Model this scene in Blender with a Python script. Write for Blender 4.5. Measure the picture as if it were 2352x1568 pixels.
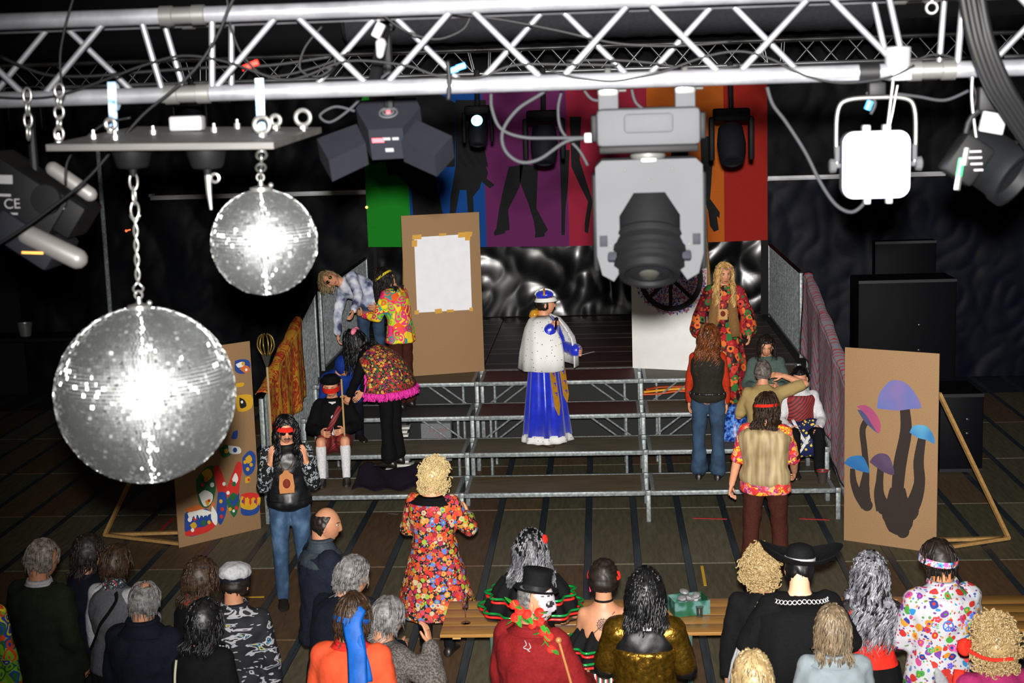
import bpy, bmesh, math, random
import numpy as np
from mathutils import Vector as V, Matrix as M, noise

for o in list(bpy.data.objects): bpy.data.objects.remove(o)
SC = bpy.context.scene
COL = SC.collection
R_ = math.radians
random.seed(7)

# ------------------------------------------------------------------ camera
FPX, PIT, ROL, CH, YAW = 3400.2, .165226, -.031523, 4.6406, -.062695
_c, _s = math.cos(YAW), math.sin(YAW)
def _w(x, y, z): return V((x*_c+y*_s, -x*_s+y*_c, z))
_fw = _w(0, math.cos(PIT), -math.sin(PIT)); _ri = _w(1, 0, 0); _up = _w(0, math.sin(PIT), math.cos(PIT))
_cr, _sr = math.cos(ROL), math.sin(ROL)
CR = _ri*_cr+_up*_sr; CU = -_ri*_sr+_up*_cr
CAM = V((0, 0, CH))
def ray(px, py): return _fw+CR*((px-1176)/FPX)-CU*((py-784)/FPX)
def G(px, py, z=0):
    r = ray(px, py); return CAM+r*((z-CH)/r.z)
def W(px, py, Y):
    r = ray(px, py); return CAM+r*(Y/r.y)
def PL(px, py, o, n):
    r = ray(px, py); return CAM+r*((o-CAM).dot(n)/r.dot(n))
def proj(p):
    d = V(p)-CAM; z = d.dot(_fw); return (1176+FPX*d.dot(CR)/z, 784-FPX*d.dot(CU)/z)
cd = bpy.data.cameras.new('camera'); cam = bpy.data.objects.new('camera', cd); COL.objects.link(cam)
cam.matrix_world = M(((CR.x, CU.x, -_fw.x, 0), (CR.y, CU.y, -_fw.y, 0), (CR.z, CU.z, -_fw.z, CH), (0, 0, 0, 1)))
cd.sensor_width = 36; cd.lens = 36*FPX/2352; cd.clip_start = .1; cd.clip_end = 100
cd.dof.use_dof = True; cd.dof.focus_distance = 14.5; cd.dof.aperture_fstop = 5.0
SC.camera = cam
# ------------------------------------------------------------------ world, lights, exposure
wd = bpy.data.worlds.new('hall_air'); SC.world = wd; wd.use_nodes = True
wd.node_tree.nodes['Background'].inputs[0].default_value = (.55, .6, .7, 1)
wd.node_tree.nodes['Background'].inputs[1].default_value = .004
def lamp(name, kind, loc, target, energy, color=(1, 1, 1), **kw):
    l = bpy.data.lights.new(name, kind); l.energy = energy; l.color = color
    for k, v in kw.items(): setattr(l, k, v)
    o = bpy.data.objects.new(name, l); COL.objects.link(o); o.location = loc
    d = V(target)-V(loc); o.rotation_euler = d.to_track_quat('-Z', 'Y').to_euler(); return o
# the photographer's flash, just above the lens, aimed at the stage
lamp('camera_flash', 'SPOT', CAM+CU*.155-_fw*.05, G(1480, 720, 1.4), 14500, (1, .965, .92), spot_size=R_(58), spot_blend=1.0, shadow_soft_size=.05)
# dim overhead fill, added to lift the hall's ambient light
lamp('overhead_fill', 'AREA', (-1, 9, 7.2), (-1, 12, 0), 90, (1, .85, .7), shape='RECTANGLE', size=9, size_y=6)
SC.view_settings.view_transform = 'Standard'; SC.view_settings.look = 'None'
SC.view_settings.exposure = 0; SC.view_settings.gamma = 1; SC.view_settings.use_curve_mapping = False

# ------------------------------------------------------------------ materials
def lin(c):
    if isinstance(c, str): c = [int(c[i:i+2], 16)/255 for i in (0, 2, 4)]
    return tuple(((x/12.92) if x <= .04045 else ((x+.055)/1.055)**2.4) for x in c)
MATS = {}
def newmat(name):
    m = bpy.data.materials.new(name); m.use_nodes = True
    nt = m.node_tree; return m, nt, nt.nodes['Principled BSDF']
def L(nt, a, b): nt.links.new(a, b)
def node(nt, t, **kw):
    n = nt.nodes.new(t)
    for k, v in kw.items():
        if k.startswith('i_'):
            key = k[2:]; key = int(key) if key.isdigit() else key.replace('_', ' ')
            n.inputs[key].default_value = v
        else: setattr(n, k, v)
    return n
def coords(nt, scale=(1, 1, 1), kind='Object'):
    t = node(nt, 'ShaderNodeTexCoord'); mp = node(nt, 'ShaderNodeMapping')
    mp.inputs['Scale'].default_value = scale if isinstance(scale, tuple) else (scale,)*3
    L(nt, t.outputs[kind], mp.inputs['Vector']); return mp.outputs[0]
def ramp(nt, stops, interp='LINEAR'):
    r = node(nt, 'ShaderNodeValToRGB'); cr = r.color_ramp; cr.interpolation = interp
    while len(cr.elements) < len(stops): cr.elements.new(.5)
    for e, (p, c) in zip(cr.elements, stops): e.position = p; e.color = tuple(lin(c))+(1,)
    return r
def addbump(nt, bs, h, strength=.3, dist=.01):
    b = node(nt, 'ShaderNodeBump', i_Strength=strength, i_Distance=dist); L(nt, h, b.inputs['Height']); L(nt, b.outputs[0], bs.inputs['Normal'])
def plain(name, col, rough=.5, metal=0., var=.12, scale=8, bump=0, emit=0, spec=.5, coat=0, sheen=0, alpha=None):
    """one colour with faint procedural mottling"""
    if name in MATS: return MATS[name]
    m, nt, bs = newmat(name); c = lin(col)
    v = coords(nt, scale); n = node(nt, 'ShaderNodeTexNoise', i_Scale=1.0, i_Detail=4.0); L(nt, v, n.inputs['Vector'])
    r = node(nt, 'ShaderNodeValToRGB'); e = r.color_ramp.elements
    e[0].position = .3; e[1].position = .7
    e[0].color = tuple(x*(1-var) for x in c)+(1,); e[1].color = tuple(min(1, x*(1+var)) for x in c)+(1,)
    L(nt, n.outputs[0], r.inputs[0]); L(nt, r.outputs[0], bs.inputs['Base Color'])
    bs.inputs['Roughness'].default_value = rough; bs.inputs['Metallic'].default_value = metal
    bs.inputs['Specular IOR Level'].default_value = spec; bs.inputs['Coat Weight'].default_value = coat
    if sheen: bs.inputs['Sheen Weight'].default_value = sheen
    if bump: addbump(nt, bs, n.outputs[0], bump, .01)
    if emit:
        bs.inputs['Emission Color'].default_value = c+(1,); bs.inputs['Emission Strength'].default_value = emit
    MATS[name] = m; return m
def cloth(name, col, rough=.88, scale=60, var=.18, bump=.25, sheen=.0):
    return plain(name, col, rough, 0, var, scale, bump, spec=.12, sheen=sheen)
def streak(name, c1, c2, scale=(4, 4, 40), rough=.5, metal=0, bump=.15, lo=.35, hi=.65, spec=.4):
    """grain stretched along an axis: wood, hair, brushed metal"""
    if name in MATS: return MATS[name]
    m, nt, bs = newmat(name); v = coords(nt, scale)
    n = node(nt, 'ShaderNodeTexNoise', i_Scale=1.0, i_Detail=6.0, i_Roughness=.65); L(nt, v, n.inputs['Vector'])
    r = ramp(nt, [(lo, c1), (hi, c2)]); L(nt, n.outputs[0], r.inputs[0]); L(nt, r.outputs[0], bs.inputs['Base Color'])
    bs.inputs['Roughness'].default_value = rough; bs.inputs['Metallic'].default_value = metal; bs.inputs['Specular IOR Level'].default_value = spec
    addbump(nt, bs, n.outputs[0], bump, .005); MATS[name] = m; return m
def cells(name, cols, scale=20, bg=None, ring=None, rough=.75, distort=0., size=.36, petals=0, sheen=0, small=True):
    """printed cloth: round flower-like motifs of many colours on a ground"""
    if name in MATS: return MATS[name]
    m, nt, bs = newmat(name); v = coords(nt, 1)
    if distort:
        n = node(nt, 'ShaderNodeTexNoise', i_Scale=scale*.5, i_Detail=1.0); L(nt, v, n.inputs['Vector'])
        mx = node(nt, 'ShaderNodeMixRGB', blend_type='ADD'); mx.inputs[0].default_value = distort
        L(nt, v, mx.inputs[1]); L(nt, n.outputs['Color'], mx.inputs[2]); v = mx.outputs[0]
    def layer(sc, sz, seed):
        vo = node(nt, 'ShaderNodeTexVoronoi', i_Scale=sc, i_Randomness=.8); L(nt, v, vo.inputs['Vector'])
        sep = node(nt, 'ShaderNodeSeparateColor'); L(nt, vo.outputs['Color'], sep.inputs[0])
        k = len(cols); cr = ramp(nt, [((i)/k, c) for i, c in enumerate(cols)], 'CONSTANT'); L(nt, sep.outputs[seed], cr.inputs[0])
        k2 = cols[1:]+cols[:1]; cr2 = ramp(nt, [((i)/k, c) for i, c in enumerate(k2)], 'CONSTANT'); L(nt, sep.outputs[(seed+1) % 3], cr2.inputs[0])
        def lt(th):
            t = node(nt, 'ShaderNodeMath', operation='LESS_THAN'); t.inputs[1].default_value = th; L(nt, vo.outputs['Distance'], t.inputs[0]); return t.outputs[0]
        inn = node(nt, 'ShaderNodeMixRGB'); L(nt, lt(sz*.42), inn.inputs[0]); L(nt, cr.outputs[0], inn.inputs[1]); L(nt, cr2.outputs[0], inn.inputs[2])
        return inn.outputs[0], lt(sz)
    if bg is None:
        vo = node(nt, 'ShaderNodeTexVoronoi', i_Scale=scale, i_Randomness=.9); L(nt, v, vo.inputs['Vector'])
        sep = node(nt, 'ShaderNodeSeparateColor'); L(nt, vo.outputs['Color'], sep.inputs[0])
        k = len(cols); base = ramp(nt, [(i/k, c) for i, c in enumerate(cols)], 'CONSTANT'); L(nt, sep.outputs[0], base.inputs[0])
        sn = node(nt, 'ShaderNodeMath', operation='SINE'); mu = node(nt, 'ShaderNodeMath', operation='MULTIPLY'); mu.inputs[1].default_value = 16
        L(nt, vo.outputs['Distance'], mu.inputs[0]); L(nt, mu.outputs[0], sn.inputs[0])
        gt = node(nt, 'ShaderNodeMath', operation='GREATER_THAN'); gt.inputs[1].default_value = .25; L(nt, sn.outputs[0], gt.inputs[0])
        c2 = ramp(nt, [(i/k, c) for i, c in enumerate(cols[2:]+cols[:2])], 'CONSTANT'); L(nt, sep.outputs[1], c2.inputs[0])
        mx = node(nt, 'ShaderNodeMixRGB'); L(nt, gt.outputs[0], mx.inputs[0]); L(nt, base.outputs[0], mx.inputs[1]); L(nt, c2.outputs[0], mx.inputs[2]); out = mx.outputs[0]
    else:
        mx = node(nt, 'ShaderNodeMixRGB'); mx.inputs[1].default_value = lin(bg)+(1,)
        if small:
            a, f = layer(scale*2.3, size*.9, 1); L(nt, f, mx.inputs[0]); L(nt, a, mx.inputs[2])
        else: mx.inputs[0].default_value = 0
        a, f = layer(scale, size*1.15, 0); m2 = node(nt, 'ShaderNodeMixRGB'); L(nt, f, m2.inputs[0]); L(nt, mx.outputs[0], m2.inputs[1]); L(nt, a, m2.inputs[2]); out = m2.outputs[0]
    L(nt, out, bs.inputs['Base Color']); bs.inputs['Roughness'].default_value = rough; bs.inputs['Specular IOR Level'].default_value = .3
    if sheen: bs.inputs['Sheen Weight'].default_value = sheen
    MATS[name] = m; return m
def blotch(name, stops, scale=10, rough=.8, interp='CONSTANT', detail=2., stretch=(1, 1, 1), distortion=0., metal=0, bump=0):
    """noise bands of flat colour: batik, horse-print, camouflage-like prints"""
    if name in MATS: return MATS[name]
    m, nt, bs = newmat(name); v = coords(nt, tuple(scale*x for x in stretch))
    n = node(nt, 'ShaderNodeTexNoise', i_Scale=1.0, i_Detail=detail, i_Distortion=distortion); L(nt, v, n.inputs['Vector'])
    r = ramp(nt, stops, interp); L(nt, n.outputs[0], r.inputs[0]); L(nt, r.outputs[0], bs.inputs['Base Color'])
    bs.inputs['Roughness'].default_value = rough; bs.inputs['Metallic'].default_value = metal; bs.inputs['Specular IOR Level'].default_value = .3
    if bump: addbump(nt, bs, n.outputs[0], bump, .01)
    MATS[name] = m; return m
def stripes(name, cols, scale=20, axis='X', rough=.7, kind='BANDS', distort=0.):
    if name in MATS: return MATS[name]
    m, nt, bs = newmat(name); v = coords(nt, 1)
    w = node(nt, 'ShaderNodeTexWave', wave_type=kind, bands_direction=axis, wave_profile='SAW', i_Scale=scale, i_Distortion=distort, i_Detail=1.0) if kind == 'BANDS' else node(nt, 'ShaderNodeTexWave', wave_type=kind, wave_profile='SAW', i_Scale=scale, i_Distortion=distort)
    L(nt, v, w.inputs['Vector']); k = len(cols); r = ramp(nt, [(i/k, c) for i, c in enumerate(cols)], 'CONSTANT'); L(nt, w.outputs['Fac'], r.inputs[0])
    L(nt, r.outputs[0], bs.inputs['Base Color']); bs.inputs['Roughness'].default_value = rough; MATS[name] = m; return m

# ------------------------------------------------------------------ mesh builder
def frame(d, hint=None):
    d = V(d).normalized(); h = V(hint) if hint is not None else (V((0, 0, 1)) if abs(d.z) < .9 else V((0, 1, 0)))
    x = h.cross(d).normalized(); return x, d.cross(x).normalized(), d
class MB:
    def __init__(s): s.v = []; s.f = []; s.m = []
    def add(s, vs, fs, m=0):
        k = len(s.v); s.v += [V(p) for p in vs]; s.f += [tuple(i+k for i in f) for f in fs]; s.m += [m]*len(fs); return s
    def xf(s, mat, k=0):
        for i in range(k, len(s.v)): s.v[i] = mat @ s.v[i]
        return s
    def box(s, c, size, rot=None, m=0, bev=0):
        c = V(c); h = V(size)/2
        pts = [V((x, y, z)) for z in (-1, 1) for y in (-1, 1) for x in (-1, 1)]
        if bev:
            b = bev; vs = []; bm = bmesh.new(); bmesh.ops.create_cube(bm, size=1)
            for v in bm.verts: v.co = V((v.co.x*2*h.x, v.co.y*2*h.y, v.co.z*2*h.z))
            bmesh.ops.bevel(bm, geom=list(bm.edges), offset=b, segments=2, profile=.5, affect='EDGES')
            bm.verts.index_update(); vs = [v.co.copy() for v in bm.verts]; fs = [tuple(v.index for v in f.verts) for f in bm.faces]; bm.free()
        else:
            vs = [V((p.x*h.x, p.y*h.y, p.z*h.z)) for p in pts]
            fs = [(0, 2, 3, 1), (4, 5, 7, 6), (0, 1, 5, 4), (2, 6, 7, 3), (0, 4, 6, 2), (1, 3, 7, 5)]
        if rot is not None: vs = [rot @ p for p in vs]
        return s.add([p+c for p in vs], fs, m)
    def loft(s, rings, m=0, caps=True, closed=False, open_=False):
        n = len(rings[0]); vs = [p for r in rings for p in r]; fs = []; K = len(rings)
        for i in range(K if closed else K-1):
            for j in range(n-1 if open_ else n):
                a, b = i*n+j, i*n+(j+1) % n; c, d = ((i+1) % K)*n+(j+1) % n, ((i+1) % K)*n+j
                fs.append((a, b, c, d))
        if caps and not closed and not open_:
            fs.append(tuple(range(n-1, -1, -1))); fs.append(tuple((K-1)*n+j for j in range(n)))
        return s.add(vs, fs, m)
    def tube(s, path, r, n=8, m=0, closed=False, caps=True, flat=1.0, hint=None):
        path = [V(p) for p in path]; K = len(path); rings = []; x = None
        for i, p in enumerate(path):
            if closed: d = path[(i+1) % K]-path[i-1]
            else: d = path[min(i+1, K-1)]-path[max(i-1, 0)]
            if d.length < 1e-9: d = V((0, 0, 1))
            d.normalize()
            if x is None: x, y, _ = frame(d, hint)
            else:
                x = x-d*x.dot(d)
                if x.length < 1e-6: x = frame(d)[0]
                x.normalize(); y = d.cross(x)
            rr = r[i] if isinstance(r, (list, tuple)) else r
            rings.append([p+x*(rr*math.cos(2*math.pi*j/n))+y*(rr*flat*math.sin(2*math.pi*j/n)) for j in range(n)])
        return s.loft(rings, m, caps, closed)
    def cap(s, a, b, ra, rb, n=12, m=0):
        """tapered capsule"""
        a, b = V(a), V(b); x, y, d = frame(b-a if (b-a).length > 1e-6 else V((0, 0, 1))); rings = []
        def ring(c, r): rings.append([c+x*(r*math.cos(2*math.pi*j/n))+y*(r*math.sin(2*math.pi*j/n)) for j in range(n)])
        for t in (80, 50, 20): ring(a-d*(ra*math.sin(R_(t))), ra*math.cos(R_(t)))
        ring(a, ra); ring(b, rb)
        for t in (20, 50, 80): ring(b+d*(rb*math.sin(R_(t))), rb*math.cos(R_(t)))
        return s.loft(rings, m)
    def ball(s, c, r, nu=16, nv=10, rot=None, m=0):
        c = V(c); r = V((r, r, r)) if isinstance(r, (int, float)) else V(r); rings = []
        for i in range(nv+1):
            t = math.pi*(i+.0)/nv; t = min(max(t, .02), math.pi-.02)
            ring = []
            for j in range(nu):
                a = 2*math.pi*j/nu; p = V((r.x*math.sin(t)*math.cos(a), r.y*math.sin(t)*math.sin(a), -r.z*math.cos(t)))
                ring.append(c+((rot @ p) if rot is not None else p))
            rings.append(ring)
        return s.loft(rings, m)
    def lathe(s, prof, c=(0, 0, 0), axis=(0, 0, 1), n=24, m=0, caps=True, hint=None):
        x, y, d = frame(axis, hint); c = V(c)
        return s.loft([[c+d*z+x*(r*math.cos(2*math.pi*j/n))+y*(r*math.sin(2*math.pi*j/n)) for j in range(n)] for r, z in prof], m, caps)
    def torus(s, c, R, r, axis=(0, 0, 1), n=20, k=6, m=0, sx=1., hint=None):
        x, y, d = frame(axis, hint); c = V(c)
        return s.tube([c+x*(R*sx*math.cos(2*math.pi*i/n))+y*(R*math.sin(2*math.pi*i/n)) for i in range(n)], r, k, m, closed=True)
    def prism(s, poly, off, m=0):
        """polygon (3D points) pushed along off"""
        n = len(poly); off = V(off); a = [V(p) for p in poly]; b = [p+off for p in a]
        return s.add(a+b, [tuple(range(n-1, -1, -1)), tuple(range(n, 2*n))]+[(i, (i+1) % n, n+(i+1) % n, n+i) for i in range(n)], m)
    def grid(s, fn, nu, nv, m=0):
        vs = [fn(i/nu, j/nv) for j in range(nv+1) for i in range(nu+1)]; w = nu+1
        return s.add(vs, [(j*w+i, j*w+i+1, (j+1)*w+i+1, (j+1)*w+i) for j in range(nv) for i in range(nu)], m)
    def mesh(s, name, mats, smooth=35):
        me = bpy.data.meshes.new(name); me.from_pydata([tuple(p) for p in s.v], [], s.f)
        for m in (mats if isinstance(mats, (list, tuple)) else [mats]): me.materials.append(m)
        if any(s.m): me.polygons.foreach_set('material_index', s.m)
        bm = bmesh.new(); bm.from_mesh(me); bmesh.ops.recalc_face_normals(bm, faces=bm.faces); bm.to_mesh(me); bm.free()
        if smooth:
            me.polygons.foreach_set('use_smooth', [True]*len(me.polygons))
            if smooth < 180: me.set_sharp_from_angle(angle=R_(smooth))
        return me
    def build(s, name, mats, parent=None, smooth=35, world=False, **props):
        if world and parent is not None:
            s.xf(wmat(parent).inverted())
        o = bpy.data.objects.new(name, s.mesh(name, mats, smooth)); COL.objects.link(o)
        if parent is not None: o.parent = parent
        for k, v in props.items(): o[k] = v
        return o
def wmat(o):
    m = M.LocRotScale(o.location, o.rotation_euler, o.scale)
    return wmat(o.parent) @ m if o.parent else m
def tag(o, label, cat, group=None, kind=None):
    if label: o['label'] = label
    if cat: o['category'] = cat
    if group: o['group'] = group
    if kind: o['kind'] = kind
    return o
def thing(name, label, cat, loc=(0, 0, 0), rz=0, group=None):
    o = bpy.data.objects.new(name, None); COL.objects.link(o); o.location = V(loc); o.rotation_euler = (0, 0, rz)
    o.empty_display_size = .1
    return tag(o, label, cat, group)
def struct(o): o['kind'] = 'structure'; return o
def copytree(o, parent=None):
    c = o.copy(); COL.objects.link(c)
    if parent is not None: c.parent = parent
    for ch in [x for x in bpy.data.objects if x.parent == o]: copytree(ch, c)
    return c
def share(o, parent, name, loc=(0, 0, 0), rot=(0, 0, 0)):
    c = o.copy(); c.name = name; COL.objects.link(c); c.parent = parent; c.location = loc; c.rotation_euler = rot; return c
# ------------------------------------------------------------------ common materials
alu = streak('aluminium', '55565a', '6c6d72', (6, 6, 6), .36, .5, .05)
galv = blotch('galvanised_steel', [(.3, '636a6b'), (.5, '7b8283'), (.7, '979d9d')], 28, .45, 'LINEAR', 3, metal=.3)
steel = plain('zinc_steel', '6e6e6c', .32, .8, .05)
blackmetal = plain('black_metal', '08080a', .6, 0, .1, 20, spec=.12)
blackplas = plain('black_plastic', '060607', .6, 0, .1, 12, spec=.07)
greyplas = plain('grey_plastic', '2e2f31', .75, 0, .05, 5, spec=.05)
darkgrey = plain('charcoal_housing', '101116', .7, 0, .06, 9, spec=.08)
white = plain('white_plastic', '5c5c5e', .4, 0, .03)
rubber = plain('black_cable_rubber', '030304', .6, 0, .1, 9, spec=.15)
chip = blotch('chipboard', [(.3, '866848'), (.5, '927351'), (.7, '9d7e5c')], 130, .8, 'LINEAR', 3)
pine = streak('pine_wood', '94703f', 'ab8550', (3, 30, 30), .55)
tablewood = streak('lacquered_table_pine', '80592b', '98703c', (2.2, 38, 38), .3, spec=.5)
plast = plain('black_plastic_sheet', '08090b', .26, 0, .15, 5, spec=.45)
plast2 = plain('dull_black_sheet', '04060b', .55, 0, .2, 4, spec=.10)
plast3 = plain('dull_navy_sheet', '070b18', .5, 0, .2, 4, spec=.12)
darkwall = plain('dark_wall_cloth', '07080b', .7, 0, .2, 3, spec=.25)
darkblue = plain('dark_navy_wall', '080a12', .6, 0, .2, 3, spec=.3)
# ------------------------------------------------------------------ room
X0, X1w, Y0, YB, CE = -11.5, 9.5, -2.5, 23.6, 7.6
def slab(name, lo, hi, m):
    b = MB(); b.box((V(lo)+V(hi))/2, V(hi)-V(lo)); return struct(b.build(name, m, smooth=0))
floor = slab('floor', (X0, Y0, -.3), (X1w, YB, -.012), plain('dark_subfloor', '1a1f22', .5))
slab('wall_back', (X0, YB, -.3), (X1w, YB+.2, CE), darkwall)
slab('wall_left', (X0-.2, Y0, -.3), (X0, YB, CE), darkwall)
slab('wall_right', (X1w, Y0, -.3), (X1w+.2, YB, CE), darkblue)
slab('wall_front', (X0, Y0-.2, -.3), (X1w, Y0, CE), darkwall)
slab('ceiling', (X0, Y0, CE), (X1w, YB, CE+.2), plain('dark_ceiling', '1b1c1e', .8))
# floor: 2 x 0.5 m boards laid between steel rails
fm = [streak('floor_board_%s' % i, a, b, (22, 3, 22), .62, 0, .2, .3, .7, .3) for i, (a, b) in enumerate((('454031', '605a47'), ('433324', '5e4832'), ('493929', '62503a'), ('4b4738', '68634f'), ('3d3a2b', '5a5542')))]
railm = streak('blue_grey_rail', '242c31', '364148', (30, 2, 30), .4, .2, .05)
rj = random.Random(3); cols = []
x = -.206
while x > X0+.3: x -= .5
pb = MB(); pb.box((0, 0, -.007), (.425, 1.97, .014)); pm = [pb.mesh('floor_panel_mesh', m, 0) for m in fm]
rb = MB(); rb.box((0, 0, -.0055), (.066, YB-6.2, .013)); rme = rb.mesh('floor_rail_mesh', railm, 0)
while x < X1w-.3:
    o = bpy.data.objects.new('floor_rail', rme); COL.objects.link(o); o.parent = floor; o.location = (x, (YB+6.2)/2, 0)
    for k in range(-4, 5):
        yc = 15.2+2*k
        if yc+.95 > YB or yc < 7: continue
        if abs(proj((x+.25, yc, 0))[0]-1176) > 1500: continue
        o = bpy.data.objects.new('floor_panel', pm[rj.choice((0, 0, 1, 1, 2, 3, 4, 4))]); COL.objects.link(o); o.parent = floor; o.location = (x+.25, yc, rj.uniform(-.002, .001))
    x += .5
def tape(px0, px1, m, name='floor_tape'):
    a, b = G(*px0), G(*px1); d = b-a; x, y, _ = frame(d); t = MB(); q = V((-d.y, d.x, 0)).normalized()*.014
    z = V((0, 0, .0035)); t.prism([a-q+z*.5, b-q+z*.5, b+q+z*.5, a+q+z*.5], z)
    return t.build(name, m, floor, 0)
redtape = plain('red_tape', 'b5222a', .5); yeltape = plain('yellow_tape', 'c9a022', .5)
tape((1592, 1190), (1670, 1192), redtape); tape((1836, 1191), (1905, 1194), redtape); tape((360, 1226), (398, 1190), redtape)
tape((545, 1372), (607, 1371), yeltape); tape((1612, 1300), (1620, 1345), yeltape); tape((892, 1179), (915, 1181), white)

# ------------------------------------------------------------------ tribune of stage decks
SX, SY, SD, SR, S0, SW = .45, 15.637, .797, .2573, .348, 2.04
LV = [S0+SR*k for k in range(4)]
ply = [streak('plywood_deck_%d' % i, a, b, (2, 26, 26), .6, 0, .15, .3, .7, .3) for i, (a, b) in enumerate((('4a4434', '686150'), ('3f2320', '5a3430'), ('4b4030', '6c5c46'), ('2c2a2b', '3c3a3a')))]
def deck(k, j, pm, lab, depth=SD, grp='tribune decks'):
    x0 = SX-SW*j-SW; x1 = x0+SW; y0 = SY+SD*k; z = LV[k]; y1 = y0+depth
    t = thing('stage_deck', lab, 'stage deck', ((x0+x1)/2, (y0+y1)/2, 0), 0, grp)
    hw, hd = SW/2, depth/2
    b = MB(); b.box((0, 0, z-.016), (SW-.075, depth-.08, .026)); b.build('plywood_top', pm, t, 0)
    for sy in (-1, 1):
        b = MB(); b.box((0, sy*(hd-.022), z-.024), (SW-.058, .042, .05), bev=.006); b.build('frame_rail', galv, t)
    for sx in (-1, 1):
        b = MB(); b.box((sx*(hw-.05), 0, z-.0245), (.04, depth-.09, .049)); b.build('side_rail', galv, t)
    for sx in ((-1, 1) if j == -1 else (-1,)):
        for sy in (-1, 1):
            b = MB(); b.box((sx*hw, sy*(hd-.03), (z-.05)/2), (.05, .05, z-.05), bev=.008)
            b.box((sx*hw, sy*(hd-.022), z-.022), (.055, .05, .056), bev=.006); b.build('leg', galv, t)
    if k > 1:
        for sx in (-1, 1):
            for q in (0, .17):
                b = MB(); a = V((sx*(hw-.07-q), -hd+.16, z-.36)); e = V((sx*(hw-.48-q), -hd+.16, z-.05)); b.tube([a, e], .012, 6); b.build('brace', galv, t)
            b = MB(); b.tube([(sx*(hw-.2), -hd+.3, 0), (sx*(hw-.2), -hd+.3, z-.05)], .018, 6); b.build('brace', galv, t)
    elif k == 1:
        b = MB(); b.tube([(-hw+.05, hd-.08, z-.17), (hw-.05, hd-.08, z-.17)], .016, 6); b.build('crossbar', steel, t)
    return t
names = ['lowest', 'second', 'third', 'top']; cols3 = ['right', 'middle', 'left']
tops = {(0, 0): 0, (0, 1): 2, (0, 2): 2, (1, 0): 0, (1, 1): 0, (1, 2): 0, (2, 0): 2, (2, 1): 1, (2, 2): 3, (3, 0): 0, (3, 1): 1, (3, 2): 0}
desc = ['olive brown plywood', 'dark red plywood', 'worn brown plywood', 'black coated']
for k in range(4):
    for j in range(3):
        # j = 0 is the right-hand deck
        x0 = SX+SW-SW*j-SW
        deck(k, j-1, ply[tops[(k, j)]], '%s stage deck, %s of three on the %s tier' % (desc[tops[(k, j)]], cols3[j], names[k]), .84 if k == 3 else SD)
# upstage floor of dark boards behind the tribune
b = MB(); b.box((-.57, 21.22, .53), (6.5, 4.62, 1.06)); up = struct(b.build('trim_1', plain('upstage_core', '121314', .8), smooth=0))
ub = [streak('upstage_board_%d' % i, a, c, (2, 24, 24), .5, 0, .1) for i, (a, c) in enumerate((('25211c', '38332b'), ('2e2620', '40362c'), ('1f1d1b', '302d29')))]
for q in range(12):
    y = 18.93+q*.384
    if y > 23.4: break
    for h_ in range(3):
        b = MB(); b.box((-2.6+2.035*h_, y+.19, 1.09+.0008*((q+h_) % 3)), (2.02, .374, .05)); b.build('board', ub[(q*2+h_) % 3], up, 0)

# ------------------------------------------------------------------ guard rails of vertical bars
def guard(x, y0, y1, z0, top, lab, slope=0.):
    t = thing('guard_rail', lab, 'railing', (x, (y0+y1)/2, z0)); h = top; n = int((y1-y0)/.1); L_ = y1-y0
    f = lambda u: u*slope
    for (za, nm) in ((.04, 'bottom_rail'), (h, 'top_rail')):
        b = MB(); b.tube([(0, -L_/2, za), (0, L_/2, za+f(L_))], .024, 8); b.build(nm, galv if nm != 'top_rail' else blackmetal, t)
    for i, yy in enumerate((-L_/2, L_/2)):
        b = MB(); b.box((0, yy, (h)/2+f(yy+L_/2)), (.05, .06, h), bev=.006); b.build('post', galv, t)
    for i in range(1, n):
        yy = -L_/2+L_*i/n; b = MB(); b.tube([(0, yy, .05+f(yy+L_/2)), (0, yy, h+f(yy+L_/2))], .017, 6, caps=False); b.build('bar', galv, t)
    return t
guard(-3.70, 19.05, 22.95, 1.12, 1.06, 'galvanised bar railing at left of upstage behind bending costumed group')
guard(2.58, 19.3, 22.9, 1.12, 1.12, 'galvanised bar railing at right of upstage beside flower-robed woman')
guard(-3.76, 15.72, 18.95, .02, 1.42, 'galvanised stair railing hung with orange red cloth at left of tribune', .22)
guard(2.62, 15.5, 18.95, .02, 1.40, 'galvanised stair railing hung with pink zigzag cloth at right of tribune', .235)
# cloths hung over the stair railings
def hung(x, y0, y1, zt0, zt1, zb0, zb1, side, m, name, lab, seed):
    def fn(u, v):
        y = y0+(y1-y0)*u; zt = zt0+(zt1-zt0)*u; zb = zb0+(zb1-zb0)*u; z = zt+(zb-zt)*v
        w_ = .028*math.sin(u*23+seed+v*1.5)+.016*math.sin(u*41+2*seed)
        return V((x+side*(.062+(.3+.7*v)*w_), y+.03*math.sin(v*7+u*9), z))
    b = MB(); b.grid(fn, 60, 24)
    def fn2(u, v):
        p = fn(u, 0); zt = zt0+(zt1-zt0)*u
        a = math.pi*v; return V((x+(p.x-x)*math.cos(a), p.y, zt+.035*math.sin(a)))
    b.grid(fn2, 60, 4)
    o = b.build(name, m, smooth=180); md = o.modifiers.new('thick', 'SOLIDIFY'); md.thickness = .006
    return tag(o, lab, 'cloth')
batik = blotch('orange_red_batik', [(0, 'b98a25'), (.44, 'c07a22'), (.5, '9c2a18'), (.56, 'b5481c'), (.62, 'c79a30'), (.68, '8f1d16')], 9, .85, 'CONSTANT', 3, (1, 1, .6), 1.2)
hung(-3.76, 15.74, 17.85, 1.48, 2.0, .75, 1.02, 1, batik, 'hanging_cloth', 'orange and dark red patterned cloth draped over left stair railing', 1)
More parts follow.
